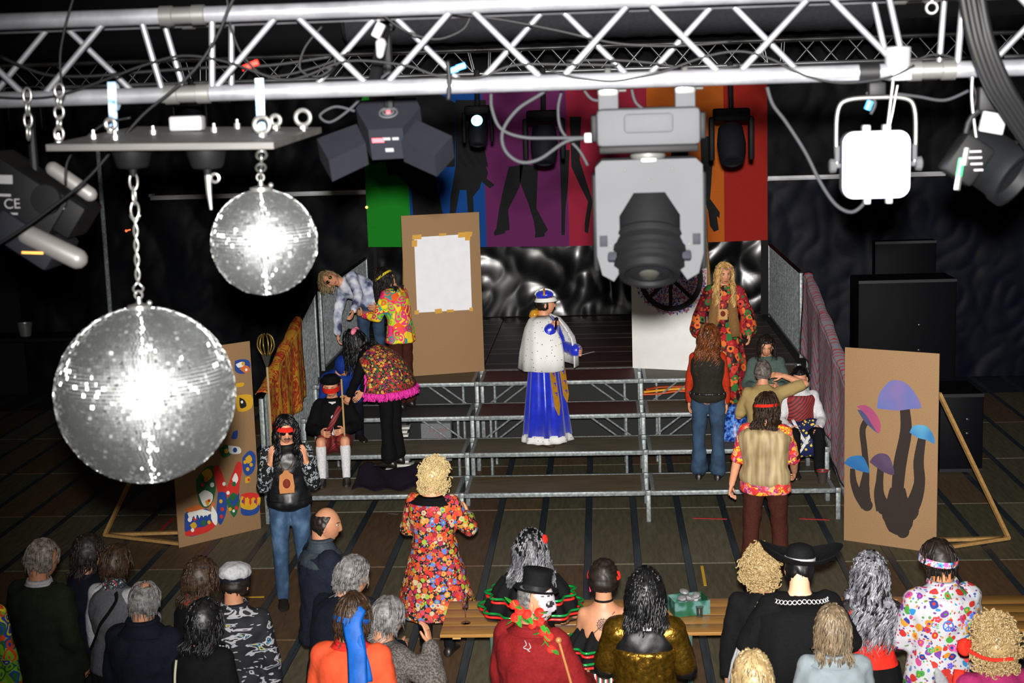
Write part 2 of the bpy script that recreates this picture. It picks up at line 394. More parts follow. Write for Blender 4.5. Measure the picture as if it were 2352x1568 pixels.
def zig():
    m, nt, bs = newmat('pink_zigzag_cloth'); v = coords(nt, 1); sp = node(nt, 'ShaderNodeSeparateXYZ'); L(nt, v, sp.inputs[0])
    pp = node(nt, 'ShaderNodeMath', operation='PINGPONG'); pp.inputs[1].default_value = .16; L(nt, sp.outputs['Y'], pp.inputs[0])
    ad = node(nt, 'ShaderNodeMath', operation='MULTIPLY_ADD'); ad.inputs[1].default_value = 1.5; L(nt, pp.outputs[0], ad.inputs[0]); L(nt, sp.outputs['Z'], ad.inputs[2])
    n = node(nt, 'ShaderNodeTexNoise', i_Scale=7.); L(nt, v, n.inputs['Vector'])
    a2 = node(nt, 'ShaderNodeMath', operation='MULTIPLY_ADD'); a2.inputs[1].default_value = .12; L(nt, n.outputs[0], a2.inputs[0]); L(nt, ad.outputs[0], a2.inputs[2])
    md = node(nt, 'ShaderNodeMath', operation='MODULO'); md.inputs[1].default_value = .14; L(nt, a2.outputs[0], md.inputs[0])
    mu = node(nt, 'ShaderNodeMath', operation='MULTIPLY'); mu.inputs[1].default_value = 7.1; L(nt, md.outputs[0], mu.inputs[0])
    r = ramp(nt, [(0, '8d8a94'), (.66, 'c0392f'), (.78, 'b8284a'), (.9, '8d8a94')], 'CONSTANT'); L(nt, mu.outputs[0], r.inputs[0]); L(nt, r.outputs[0], bs.inputs['Base Color']); bs.inputs['Roughness'].default_value = .8; return m
hung(2.62, 15.55, 18.93, 1.44, 2.26, .25, 1.25, -1, zig(), 'hanging_cloth', 'grey cloth with pink and orange zigzags draped over right stair railing', 2)

# ------------------------------------------------------------------ back wall dressing
def plastic(x0, x1, z0, z1, y, lab, seed, amp=.05, m=None):
    def fn(u, v):
        p = V((x0+(x1-x0)*u, 0, z0+(z1-z0)*v))
        w_ = noise.noise(V((p.x*.8+seed, p.z*.7, seed)))*1.2
        # sharp creases: ridged noise
        c = 1-abs(noise.noise(V((p.x*1.0+p.z*.5+seed*3, p.z*.55-p.x*.4, seed*2))))*2.2
        c2 = 1-abs(noise.noise(V((p.x*3.1-p.z*1.6, p.z*1.9+p.x*1.1, seed*5))))*2.2
        return V((p.x, y-amp*(1.9*abs(w_)+1.3*abs(1-c)+.55*abs(1-c2)+.3), p.z))
    nu = int((x1-x0)*30); nv = max(6, int((z1-z0)*30)); b = MB(); b.grid(fn, min(nu, 190), min(nv, 100))
    o = b.build('plastic_sheet', m or plast, smooth=180); return tag(o, lab, 'plastic sheet')
plastic(-3.6, 2.5, 1.13, 2.62, 23.5, 'shiny crumpled black plastic sheet hung below the painted banner', 1, .036)
plastic(-9.5, -3.65, 0.0, 4.8, 23.5, 'black plastic sheet on the back wall left of the banner', 2, .03, plast2)
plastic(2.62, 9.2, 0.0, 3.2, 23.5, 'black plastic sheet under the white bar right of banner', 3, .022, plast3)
plastic(2.62, 9.2, 3.2, 5.6, 23.5, 'black plastic sheet above the white bar right of banner', 4, .02, plast2)
# painted banner
YBN = 23.22
t = thing('stage_banner', 'painted dance banner of green, blue, purple, crimson, orange and red fields', 'banner', (-.6, YBN, 2.27))
edges = [(846, 567), (945, 567), (1118, 567), (1308, 565), (1490, 560), (1664, 555), (1763, 551)]
bcol = ['198520', '10468f', '66255a', '9c243c', 'b85c1a', '9a221a']; bn = ['green', 'blue', 'purple', 'crimson', 'orange', 'red']
for i in range(6):
    a, c = W(*edges[i], YBN), W(*edges[i+1], YBN); b = MB(); b.prism([(a.x, YBN, a.z), (c.x, YBN, c.z), (c.x, YBN, 4.75), (a.x, YBN, 4.75)], (0, .04, 0))
    b.build('colour_field', cloth('banner_'+bn[i], bcol[i], .75, 40, .06, .08), t, 0, world=True, label='%s field of the banner' % bn[i])
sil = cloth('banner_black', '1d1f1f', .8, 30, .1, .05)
def c2(l): return [(700+x/2.6133, y/2.6133) for x, y in l]
def c3(l): return [(1300+x/2.236, y/2.236) for x, y in l]
for pts in (c2([(1225, 1000), (1310, 990), (1290, 1120), (1220, 1260), (1230, 1380), (1205, 1385), (1200, 1400), (1140, 1415), (1135, 1395), (1150, 1370), (1165, 1260), (1190, 1140)]),
            c2([(1290, 980), (1400, 1000), (1390, 1250), (1460, 1380), (1440, 1400), (1440, 1420), (1380, 1425), (1385, 1400), (1375, 1330), (1345, 1230), (1290, 1090)]),
            c2([(1530, 900), (1590, 900), (1580, 1120), (1565, 1250), (1560, 1410), (1540, 1410), (1540, 1250)]),
            c2([(1590, 700), (1660, 700), (1650, 960), (1690, 1090), (1730, 1210), (1715, 1290), (1700, 1400), (1680, 1390), (1680, 1340), (1700, 1210), (1650, 1110), (1600, 1000)]),
            c2([(930, 850), (1040, 850), (1100, 1040), (1090, 1070), (1140, 1110), (1110, 1130), (1060, 1090), (1050, 1130), (1010, 1180), (1015, 1285), (980, 1285), (970, 1140), (930, 1140), (905, 1285), (870, 1285), (875, 1180), (900, 1030)]),
            c2([(470, 900), (560, 900), (640, 960), (760, 960), (830, 1290), (650, 1290), (640, 1130), (560, 1050), (500, 1050)]),
            c3([(690, 700), (760, 700), (745, 960), (740, 1020), (790, 1090), (788, 1120), (775, 1110), (785, 1180), (760, 1190), (740, 1160), (730, 1080), (700, 1010)]),
            c2([(385, 560), (800, 560), (905, 620), (900, 1000), (640, 1010), (560, 950), (400, 985)]), c2([(905, 600), (1085, 600), (1100, 760), (1080, 900), (1100, 1000), (905, 1000)]),  # two blocks paint the lamps' shadow over upper green and blue fields
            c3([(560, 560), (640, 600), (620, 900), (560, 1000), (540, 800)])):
    b = MB(); b.prism([W(x, y, YBN-.015) for x, y in pts], (0, .012, 0)); b.build('silhouette_and_shade', sil, t, 0, world=True, label='one of the black dancer silhouettes and painted shadow blocks')
# rails on the back wall
for (p0, p1, lab, m) in (((1763, 412), (2172, 396), 'pale horizontal bar on dark back wall right of banner', plain('pale_bar', 'c0c0c4', .4)), ((345, 449), (850, 446), 'grey horizontal bar on dark back wall left of banner', plain('grey_bar', 'a8a8a8', .4))):
    a, c = W(*p0, 23.25), W(*p1, 23.25); b = MB(); b.box((a+c)/2, ((c-a).length, .05, .075), bev=.01)
    for q in (a, c): b.box(q+V((0, .08, 0)), (.06, .14, .05))
    tag(b.build('horizontal_bar', m), lab, 'bar')
# pole at left, boxes / loudspeakers at right, shelf with bucket
a = G(272, 962); b = MB(); b.tube([(a.x, a.y, .02), (a.x, a.y, 4.2)], .035, 10); b.box((a.x, a.y, .01), (.3, .3, .02), bev=.004); tag(b.build('tent_pole', galv), 'thin galvanised pole standing left of the disco balls', 'pole')
# ------------------------------------------------------------------ boards and panels
def board(name, lab, p0, p1, z0, h, mat_, thick=.018, side=1):
    """upright sheet between two pixels on the ground; returns thing, origin, right vector, normal (to the camera)"""
    a, c = G(*p0, z0), G(*p1, z0); r = (c-a); w_ = r.length; r.normalize(); n = V((r.y, -r.x, 0))
    t = thing(name, lab, 'board', (a+c)/2, math.atan2(r.y, r.x))
    b = MB(); b.box((0, thick/2, h/2), (w_, thick, h), bev=.003); b.build('sheet', mat_, t)
    return t, a, r, n, w_
class Paint:
    """raised flat paint on a board: pixel outlines carried to the board's own plane"""
    def __init__(s, t, a, n, d=.002): s.t, s.a, s.n, s.k, s.d = t, a, n, 0, d
    def pt(s, p): return PL(p[0], p[1], s.a, s.n)
    def poly(s, pts, m, name='painted_shape', lab=None):
        s.k += 1; b = MB(); b.prism([s.pt(p)+s.n*(s.d*.5+s.k*.0006) for p in pts], -s.n*.0005); o = b.build(name, m, s.t, 0, world=True)
        if lab: o['label'] = lab
        return o
    def stem(s, pts, ws, m, name='painted_stem', lab=None):
        pts = smooth(pts, 4); n = len(pts); L_, R2 = [], []
        for i, p in enumerate(pts):
            q, r = pts[max(i-1, 0)], pts[min(i+1, n-1)]; dx, dy = r[0]-q[0], r[1]-q[1]; l = math.hypot(dx, dy) or 1
            w_ = np.interp(i/(n-1), np.linspace(0, 1, len(ws)), ws)/2; L_.append((p[0]-dy/l*w_, p[1]+dx/l*w_)); R2.append((p[0]+dy/l*w_, p[1]-dx/l*w_))
        s.k += 1; b = MB(); o = s.n*(s.d*.5+s.k*.0006); vs = [s.pt(p)+o for p in L_+R2]
        b.add(vs, [(i, i+1, n+i+1, n+i) for i in range(n-1)]); ob = b.build(name, m, s.t, 0, world=True)
        if lab: ob['label'] = lab
        return ob
def smooth(p, k):
    out = []; n = len(p)
    for i in range(n-1):
        p0, p1, p2, p3 = p[max(i-1, 0)], p[i], p[i+1], p[min(i+2, n-1)]
        for j in range(k):
            t = j/k; out.append(tuple(.5*(2*b+(c-a)*t+(2*a-5*b+4*c-d)*t*t+(-a+3*b-3*c+d)*t**3) for a, b, c, d in zip(p0, p1, p2, p3)))
    return out+[p[-1]]
def strut(t, pts, m=pine, s=.045, name='brace'):
    for a, c in pts:
        a, c = V(a), V(c); d = c-a; x, y, z = frame(d); rot = M((x, y, z)).transposed(); b = MB(); b.box((0, 0, 0), (s, s*.7, d.length), rot); b.xf(M.Translation((a+c)/2)); b.build(name, m, t, 0)
# mushroom board, right
t, a, r, n, w_ = board('painted_board', 'upright brown board painted with mushrooms on right, propped by wooden struts', (1938, 1240), (2150, 1270), 0, 2.02, chip)
P = Paint(t, a, n)
br1 = plain('mushroom_brown', '22150f', .7); mg = lambda nm, a_, b_: blotch(nm, [(.35, a_), (.65, b_)], 4, .7, 'LINEAR', 1)
lil = mg('lilac_paint', '75679c', '5b69a6'); pink = mg('pink_paint', '8f4269', 'a44667'); lb = mg('light_blue_paint', '3673a8', '579bbe'); bl = mg('blue_paint', '18508e', '29679a'); pu = mg('plum_paint', '3c2c44', '54425e'); under = mg('gill_paint', '3b3a5c', '4a4f78')
P.stem([(2078, 935), (2081, 990), (2068, 1060), (2062, 1120), (2062, 1160)], [22, 27, 30, 28, 34], br1)
P.stem([(2118, 1005), (2110, 1060), (2112, 1110), (2096, 1160), (2070, 1180)], [18, 24, 26, 36, 40], br1)
P.stem([(2062, 1120), (2061, 1160), (2062, 1190), (2069, 1210), (2074, 1224)], [34, 54, 62, 56, 26], br1)
for cx_, cy_, rr_ in ((2062, 1150, 24), (2074, 1220, 15), (2085, 1172, 26), (1990, 1148, 11), (1992, 1160, 13), (2030, 1166, 15), (2022, 1150, 13), (2050, 1180, 24), (2068, 1196, 30)): P.poly([(cx_+rr_*math.cos(R_(a_)), cy_+rr_*1.02*math.sin(R_(a_))) for a_ in range(0, 360, 20)], br1, 'painted_stem')
P.stem([(1995, 960), (1982, 985), (1986, 1030), (1990, 1080), (1986, 1120), (1990, 1143)], [16, 14, 14, 14, 24, 20], br1)
P.stem([(1959, 1075), (1961, 1105), (1972, 1135), (1990, 1160)], [11, 15, 20, 26], br1)
P.stem([(2024, 1070), (2021, 1105), (2020, 1135), (2030, 1168)], [15, 17, 24, 36], br1)
def capp(pts, m, lab): P.poly(smooth(pts+[pts[0]], 4)[:-1], m, 'painted_mushroom_cap', lab)
capp([(2015, 937), (2020, 905), (2038, 880), (2056, 872), (2080, 878), (2102, 902), (2117, 934), (2095, 938), (2060, 942)], lil, 'lilac mushroom cap')
capp([(1970, 940), (1985, 965), (2005, 985), (2019, 994), (2010, 970), (1990, 945)], under, 'dark gills of the pink mushroom')
capp([(1969, 933), (1985, 929), (2003, 938), (2018, 958), (2024, 978), (2019, 994), (2006, 978), (1990, 952)], pink, 'pink mushroom cap')
capp([(2090, 992), (2098, 978), (2114, 975), (2132, 980), (2145, 1000), (2147, 1018), (2130, 1010), (2108, 1004)], lb, 'light blue mushroom cap')
capp([(1940, 1063), (1950, 1050), (1968, 1045), (1985, 1050), (1998, 1082), (1985, 1083), (1960, 1075)], bl, 'blue mushroom cap')
capp([(1998, 1060), (2010, 1045), (2028, 1040), (2045, 1050), (2055, 1088), (2035, 1085), (2015, 1073)], pu, 'plum mushroom cap')
strut(t, [((.47, .04, 1.62), (1.0, .72, .03)), ((.46, .04, .03), (1.0, .74, .03)), ((-.1, .04, .03), (.95, .70, .03))])
# left psychedelic board
t, a, r, n, w_ = board('painted_board', 'upright brown board with colourful folk-art lettering at left, behind big disco ball', (412, 1258), (600, 1213), 0, 2.1, chip)
P = Paint(t, a, n)
pc = {k: plain('poster_'+k, v, .6, 0, .06) for k, v in dict(blue='1d3f86', red='c2281f', yellow='c99a1d', white='dcdcd6', green='1c5a34', orange='c6662a', black='141414').items()}
def S(pts, c): P.poly(smooth(pts+[pts[0]], 3)[:-1], pc[c], 'painted_motif', c+' painted motif')
S([(424, 1180), (450, 1160), (480, 1172), (490, 1200), (470, 1222), (428, 1230)], 'blue'); S([(424, 1222), (450, 1212), (472, 1208), (494, 1192), (494, 1208), (470, 1224), (430, 1231)], 'red')
S([(430, 1178), (455, 1168), (486, 1176), (470, 1184), (450, 1182), (436, 1190)], 'white'); S([(424, 1168), (450, 1160), (486, 1150), (490, 1162), (460, 1170), (432, 1176)], 'orange'); S([(436, 1205), (446, 1198), (452, 1208), (442, 1214)], 'yellow')
S([(450, 1100), (470, 1075), (490, 1070), (496, 1100), (492, 1140), (478, 1165), (460, 1160), (452, 1130)], 'green'); S([(456, 1135), (470, 1125), (488, 1135), (484, 1155), (468, 1162)], 'white'); S([(462, 1085), (478, 1075), (488, 1090), (476, 1104)], 'yellow')
S([(470, 1150), (484, 1145), (476, 1162)], 'yellow'); S([(488, 1075), (502, 1070), (520, 1120), (518, 1150), (500, 1130)], 'red'); S([(500, 1130), (518, 1132), (520, 1170), (506, 1205), (496, 1180)], 'blue'); S([(486, 1160), (498, 1180), (496, 1206), (484, 1190)], 'white')
S([(520, 1120), (532, 1090), (545, 1060), (556, 1070), (550, 1110), (545, 1150), (534, 1180), (524, 1160)], 'red'); S([(518, 1150), (535, 1130), (550, 1150), (536, 1188)], 'green'); S([(524, 1140), (536, 1150), (548, 1130), (546, 1150), (534, 1162)], 'blue'); S([(532, 1100), (540, 1085), (546, 1100), (538, 1112)], 'white')
S([(556, 1050), (572, 1034), (586, 1046), (582, 1080), (566, 1092), (556, 1076)], 'blue'); S([(562, 1052), (572, 1044), (578, 1056), (568, 1064)], 'yellow'); S([(556, 1140), (572, 1136), (592, 1140), (594, 1172), (575, 1183), (552, 1178)], 'blue')
S([(552, 1140), (572, 1134), (592, 1134), (592, 1158), (576, 1170), (552, 1164)], 'yellow'); S([(550, 1136), (570, 1130), (592, 1134), (590, 1142), (568, 1144)], 'red'); S([(562, 1096), (572, 1094), (572, 1106), (562, 1108)], 'yellow')
S([(538, 828), (556, 824), (572, 830), (570, 852), (552, 858), (538, 850)], 'blue'); S([(548, 846), (562, 838), (572, 846), (564, 857)], 'orange'); S([(540, 836), (554, 830), (560, 838), (546, 844)], 'white')
S([(540, 908), (575, 906), (576, 936), (545, 944)], 'yellow'); S([(548, 912), (560, 918), (564, 932), (550, 936)], 'black'); S([(540, 880), (558, 878), (556, 886), (542, 888)], 'yellow'); S([(534, 990), (544, 988), (542, 1006), (530, 1006)], 'blue')
S([(500, 1030), (520, 1020), (530, 1040), (512, 1050)], 'green'); S([(522, 1022), (548, 1026), (550, 1040), (526, 1040)], 'white')
for (x, y, c, r_) in ((434, 1192, 'white', 5), (446, 1190, 'red', 4), (466, 1200, 'green', 6), (478, 1198, 'yellow', 4), (440, 1216, 'white', 4), (505, 1150, 'yellow', 4), (508, 1168, 'red', 4), (506, 1185, 'red', 4), (512, 1110, 'white', 4), (526, 1168, 'yellow', 4), (540, 1165, 'red', 4), (534, 1172, 'white', 3), (560, 1060, 'yellow', 4), (574, 1066, 'yellow', 4), (566, 1076, 'yellow', 4), (556, 1150, 'blue', 4), (572, 1152, 'orange', 4), (584, 1150, 'blue', 4), (470, 1100, 'orange', 5), (484, 1112, 'white', 5), (462, 1112, 'red', 4), (534, 1110, 'green', 5), (568, 1100, 'red', 3), (555, 834, 'yellow', 4), (562, 848, 'white', 3), (552, 922, 'white', 3), (516, 1034, 'yellow', 5), (536, 1032, 'blue', 5), (520, 1130, 'white', 4), (476, 1148, 'red', 3)):
    S([(x+r_*math.cos(R_(60*k+15)), y+r_*1.15*math.sin(R_(60*k+15))) for k in range(6)], c)
for k in range(6): S([(554+7*k, 1142), (559+7*k, 1141), (557+7*k, 1160)], 'yellow' if k % 2 else 'red')
for k in range(5): S([(432+9*k, 1184-2*k), (438+9*k, 1182-2*k), (436+9*k, 1192-2*k)], 'white')
strut(t, [((-.47, .04, 1.62), (-.9, .95, .03)), ((-.46, .04, .03), (-.9, .97, .03)), ((.2, .04, .03), (-.86, .93, .03))])
# brown panel with white paper, top tier
t, a, r, n, w_ = board('display_panel', 'plain brown panel with blank white paper taped on, standing on top tier', (937, 865), (1113, 852), LV[3], 2.06, chip, .02)
P = Paint(t, a, n); P.poly([(951, 545), (1078, 537), (1084, 711), (958, 718)], plain('white_paper', 'e2e3e8', .8, 0, .03), 'paper_sheet', 'blank white paper sheet')
ty = plain('ochre_tape', 'c79428', .6, 0, .08)
for q in ([(947, 540), (968, 538), (968, 549), (947, 550)], [(946, 552), (958, 551), (958, 566), (946, 567)], [(1052, 534), (1085, 532), (1083, 543), (1052, 546)], [(1068, 532), (1080, 532), (1080, 552), (1068, 552)], [(1008, 536), (1025, 535), (1025, 541), (1008, 542)], [(998, 710), (1014, 708), (1016, 718), (1000, 720)], [(1026, 711), (1042, 710), (1042, 716), (1026, 717)], [(952, 713), (962, 712), (962, 721), (952, 722)], [(1078, 706), (1086, 706), (1086, 714), (1078, 714)]): P.poly(q, ty, 'tape_strip')
strut(t, [((-.46, .05, 1.9), (-.46, .5, .03)), ((.46, .05, 1.9), (.46, .5, .03))])
# white panel with dotted peace sign
t, a, r, n, w_ = board('display_panel', 'white panel with black peace sign over blue and red dots', (1453, 845), (1625, 853), LV[3], 2.1, plain('white_board', 'e6e6e3', .55, 0, .03), .02)
m, nt, bs = newmat('dotted_paint'); v = coords(nt, 1); vo = node(nt, 'ShaderNodeTexVoronoi', i_Scale=55.); L(nt, v, vo.inputs['Vector']); sp = node(nt, 'ShaderNodeSeparateColor'); L(nt, vo.outputs['Color'], sp.inputs[0])
n1 = node(nt, 'ShaderNodeTexNoise', i_Scale=6.); L(nt, v, n1.inputs['Vector']); ad = node(nt, 'ShaderNodeMath', operation='ADD'); L(nt, sp.outputs[0], ad.inputs[0]); L(nt, n1.outputs[0], ad.inputs[1]); mu = node(nt, 'ShaderNodeMath', operation='MULTIPLY_ADD'); mu.inputs[1].default_value = .8; mu.inputs[2].default_value = -.2; L(nt, ad.outputs[0], mu.inputs[0])
rr = ramp(nt, [(0, '2c3f9c'), (.3, '4c5fb4'), (.42, 'b9bcd8'), (.58, 'c98a8c'), (.68, 'd9d4d6'), (.86, 'b9535a')], 'CONSTANT'); L(nt, mu.outputs[0], rr.inputs[0]); L(nt, rr.outputs[0], bs.inputs['Base Color']); bs.inputs['Roughness'].default_value = .7
P = Paint(t, a, n); cx, cz, R0 = 0, 0, .415
C0 = PL(1540, 638, a, n); lc = t.matrix_world; inv = wmat(t).inverted(); c0 = inv @ C0
rd = random.Random(5); b = MB()
ringp = []
for i in range(140):
    q = 2*math.pi*i/140; rr_ = .455+rd.uniform(-.02, .035); xx = c0.x+rr_*math.cos(q); xx = max(-.49, min(.49, xx)); ringp.append(V((xx, -.003, c0.z+rr_*math.sin(q))))
b.prism(ringp, (0, .002, 0)); b.build('dotted_disc', m, t, 0)
bk = plain('black_paint', '121214', .6); b = MB(); pr = []
for i in range(64):
    q = 2*math.pi*i/64; pr.append([V((c0.x+k*math.cos(q), y_, c0.z+k*math.sin(q))) for k, y_ in ((.355, -.004), (.425, -.004), (.425, -.007), (.355, -.007))])
b.loft(pr, closed=True); b.build('painted_ring', bk, t, 0)
for q in (90, 270, 222, 318):
    d = V((math.cos(R_(q)), 0, math.sin(R_(q)))); s_ = V((-d.z, 0, d.x))*.024; o = V((c0.x, -.0045, c0.z)); b = MB(); b.prism([o-s_, o+s_, o+d*.37+s_, o+d*.37-s_], (0, -.002, 0)); b.build('painted_spoke', bk, t, 0)
strut(t, [((-.46, .05, 1.9), (-.46, .5, .03)), ((.46, .05, 1.9), (.46, .5, .03))])

# ------------------------------------------------------------------ dark furniture at the sides
def case(px0, px1, Y, base, lab, name='flight_case', dep=.7):
    a, c = W(*px0, Y), W(*px1, Y); t = thing(name, lab, 'case', ((a.x+c.x)/2, Y+dep/2, base)); w2, h = c.x-a.x, a.z-base
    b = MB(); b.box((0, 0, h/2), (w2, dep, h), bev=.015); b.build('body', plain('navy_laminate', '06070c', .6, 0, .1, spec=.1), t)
    for zz in (.02, h-.02):
        b = MB(); b.box((0, -dep/2-.004, zz), (w2, .012, .04)); b.build('edge_strip', plain('dark_strip', '0d1017', .45), t, 0)
    for zz in (.5, .68):
        b = MB(); b.box((w2*.12, -dep/2-.014, h*zz), (.03, .03, .02), bev=.004); b.build('latch', steel, t)
    return t
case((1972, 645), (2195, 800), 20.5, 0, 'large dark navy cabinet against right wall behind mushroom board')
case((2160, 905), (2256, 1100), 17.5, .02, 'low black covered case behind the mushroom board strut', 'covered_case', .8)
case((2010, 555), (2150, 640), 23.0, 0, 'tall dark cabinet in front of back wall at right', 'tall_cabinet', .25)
a = W(62, 770, 22.4)
t = thing('side_shelf', 'long dark shelf against back wall at far left', 'shelf', (a.x+.3, 22.4, 0)); b = MB(); b.box((0, 0, a.z-.03), (3.2, .6, .06)); b.build('shelf_board', darkgrey, t, 0)
for q in (-1.5, 1.5):
    b = MB(); b.box((q, 0, (a.z-.06)/2), (.06, .5, a.z-.06)); b.build('leg', darkgrey, t, 0)
b = MB(); b.lathe([(.085, 0), (.115, .2), (.12, .205), (.112, .2), (.082, .012)], (a.x, 22.35, a.z)); t = tag(b.build('bucket', plain('dull_zinc', '7c7f80', .4, .5)), 'small zinc bucket on the dark shelf at left', 'bucket')
# ------------------------------------------------------------------ beer tables in the front
green = plain('green_steel', '0f3a30', .45)
def beer_table(x0, x1, y0, y1, lab):
    t = thing('beer_table', lab, 'table', ((x0+x1)/2, (y0+y1)/2, 0)); w2, d2 = (x1-x0)/2, (y1-y0)/2
    for q in range(4):
        b = MB(); dd = 2*d2/4; b.box((0, -d2+dd*(q+.5), .757), (2*w2, dd-.0012, .026), bev=.004); b.build('plank', tablewood, t)
    for sx in (-1, 1):
        b = MB(); b.box((sx*(w2-.12), 0, .733), (.06, 2*d2-.06, .022)); b.build('batten', pine, t, 0)
        for sy in (-1, 1):
            b = MB(); xx = sx*(w2-.38); b.box((xx, sy*(d2-.08), .37), (.04, .03, .735), bev=.004); b.build('leg', green, t)
            b = MB(); b.tube([(xx, sy*(d2-.08), .45), (xx-sx*.35, sy*(d2-.2), .735)], .01, 6); b.build('brace', green, t)
        b = MB(); b.box((sx*(w2-.38), 0, .2), (.03, 2*d2-.16, .03)); b.build('crossbar', green, t, 0)
    return t
beer_table(-1.24, .96, 10.255, 10.98, 'lacquered pine beer table with green legs, left of the two, behind skull-faced man')
beer_table(.968, 3.17, 10.255, 10.98, 'lacquered pine beer table at right, behind wide black hat and white suit')
t = thing('beer_bench', 'narrow pine bench in front of right beer table', 'bench', (1.9, 9.97, 0)); b = MB(); b.box((0, 0, .44), (2.2, .25, .026), bev=.004); b.build('seat', tablewood, t)
for sx in (-.75, .75):
    for sy in (-.08, .08): b = MB(); b.box((sx, sy, .213), (.035, .03, .426)); b.build('leg', green, t, 0)
# cardboard box with foil packs and a glass on the tables
a = G(1543, 1415, .77); c = G(1622, 1407, .77); t = thing('snack_box', 'small green cardboard tray filled with shiny foil bags on beer table', 'box', ((a.x+c.x)/2, a.y+.1, .772), math.atan2(c.y-a.y, c.x-a.x))
w2, d2, h = (c-a).length/2, .1, .11; bx = blotch('green_box_print', [(.3, '0f3f1e'), (.5, '1a4a38'), (.62, '4a6a66')], 12, .5, 'LINEAR', 1)
for cc, ss in (((0, -d2, h/2), (2*w2, .006, h)), ((0, d2, h/2), (2*w2, .006, h)), ((-w2, 0, h/2), (.006, 2*d2, h)), ((w2, 0, h/2), (.006, 2*d2, h)), ((0, 0, .004), (2*w2, 2*d2, .006))):
    b = MB(); b.box(cc, ss); b.build('side_wall' if cc[2] > .01 else 'base', bx, t, 0)
foil = plain('silver_foil', '9a9a9c', .3, .45, .05)
rf = random.Random(2)
for q in range(7):
    b = MB(); b.ball((rf.uniform(-.07, .07), rf.uniform(-.06, .06), .075+.012*q*.9), (.055, .035, .02), 10, 6, rot=M.Rotation(rf.uniform(0, 3), 3, 'Z') @ M.Rotation(rf.uniform(-.5, .5), 3, 'X')); o = b.build('foil_bag', foil, t, 25); md = o.modifiers.new('crumple', 'DISPLACE'); tx = bpy.data.textures.new('crumple', 'CLOUDS'); tx.noise_scale = .03; md.texture = tx; md.strength = .015
m, nt, bs = newmat('clear_glass'); bs.inputs['Transmission Weight'].default_value = 1; bs.inputs['Roughness'].default_value = .02; bs.inputs['IOR'].default_value = 1.45; glass = m
def tumbler(p, h, r, lab):
    b = MB(); b.lathe([(r*.75, 0), (r, h), (r*.93, h), (r*.7, .012)], p, n=24); tag(b.build('drinking_glass', glass), lab, 'glass')
tumbler(G(1607, 1416, .77)+V((0, 0, .002)), .075, .03, 'short clear glass in front of the green snack box')
q = G(1070, 1431, .77)
b = MB(); b.lathe([(.036, 0), (.036, .004), (.005, .008), (.004, .09), (.024, .12), (.027, .21), (.0255, .21), (.0225, .122), (.001, .1)], q+V((0, 0, .002)), n=24); tag(b.build('flute_glass', glass), 'tall slim clear glass near left end of beer table', 'glass')
# ------------------------------------------------------------------ near lighting truss
def truss(name, lab, x0, x1, Y, zb, zt, dep, r, rb, apex0, pitch, coup=(), m=alu):
    t = thing(name, lab, 'truss', ((x0+x1)/2, Y+dep/2, zb)); ch = {}
    for nm, y, z in (('fb', Y, zb), ('ft', Y, zt), ('bb', Y+dep, zb), ('bt', Y+dep, zt)):
        b = MB(); b.tube([(x0, y, z), (x1, y, z)], r, 14); b.build('chord', m, t, 60, world=True)
    def br(a, c):
        b = MB(); b.tube([a, c], rb, 8); b.build('brace', m, t, 60, world=True)
    skip = lambda x: any(abs(x-c) < pitch*.36 for c in coup)
    n0 = int((x0-apex0)/pitch)-1; g = pitch*.035
    for face in (0, 1):
        y = Y+dep*face; off = pitch/2*face
        for k in range(n0, n0+int((x1-x0)/pitch)+3):
            xa = apex0+k*pitch+off
            for sx in (-1, 1):
                xb = xa+sx*(pitch/2-g)
                if x0 < min(xa, xb) and max(xa, xb) < x1 and not skip((xa+xb)/2): br((xa+sx*g, y, zt), (xb, y, zb))
    for k in range(n0, n0+int((x1-x0)/pitch)+3):
        for z in (zb, zt):
            xa = apex0+(k+.25)*pitch
            if x0 < xa-pitch/2 and xa+pitch/2 < x1: br((xa, Y, z), (xa+pitch/2*(1 if k % 2 else -1)*.9, Y+dep, z))
    for c in coup:
        for sx in (-1, 1):
            xx = c+sx*.075
            for y in (Y, Y+dep): br((xx+sx*.035-.02, y, zt), (xx-.0, y, zb))
            for z in (zb, zt): br((xx, Y, z), (xx, Y+dep, z))
        for y in (Y, Y+dep):
            for z in (zb, zt):
                b = MB(); b.lathe([(r*1.0, -.07), (r*1.22, -.068), (r*1.22, -.03), (r*1.05, -.028), (r*1.05, .028), (r*1.22, .03), (r*1.22, .068), (r, .07)], (c, y, z), (1, 0, 0), 14); b.build('coupler', steel, t, 40, world=True)
    return t
TY, TZB, TZT = 4.5, 4.672, 4.906
ap = W(1060, 30, TY).x; cpl = (W(425, 120, TY).x, W(2140, 100, TY).x)
truss('lighting_truss', 'bright aluminium box truss crossing the top of the hall, nearest', -2.7, 2.5, TY, TZB, TZT, .24, .0245, .0095, ap, W(1468, 20, TY).x-ap, cpl)
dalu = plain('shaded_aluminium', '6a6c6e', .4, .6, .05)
truss('lighting_truss', 'distant aluminium truss over the stage front, behind the near truss', -7, 7, 15.4, 4.86, 5.10, .24, .022, .009, 0, .5, (-4.2, -1.2, 1.8, 4.8), dalu)
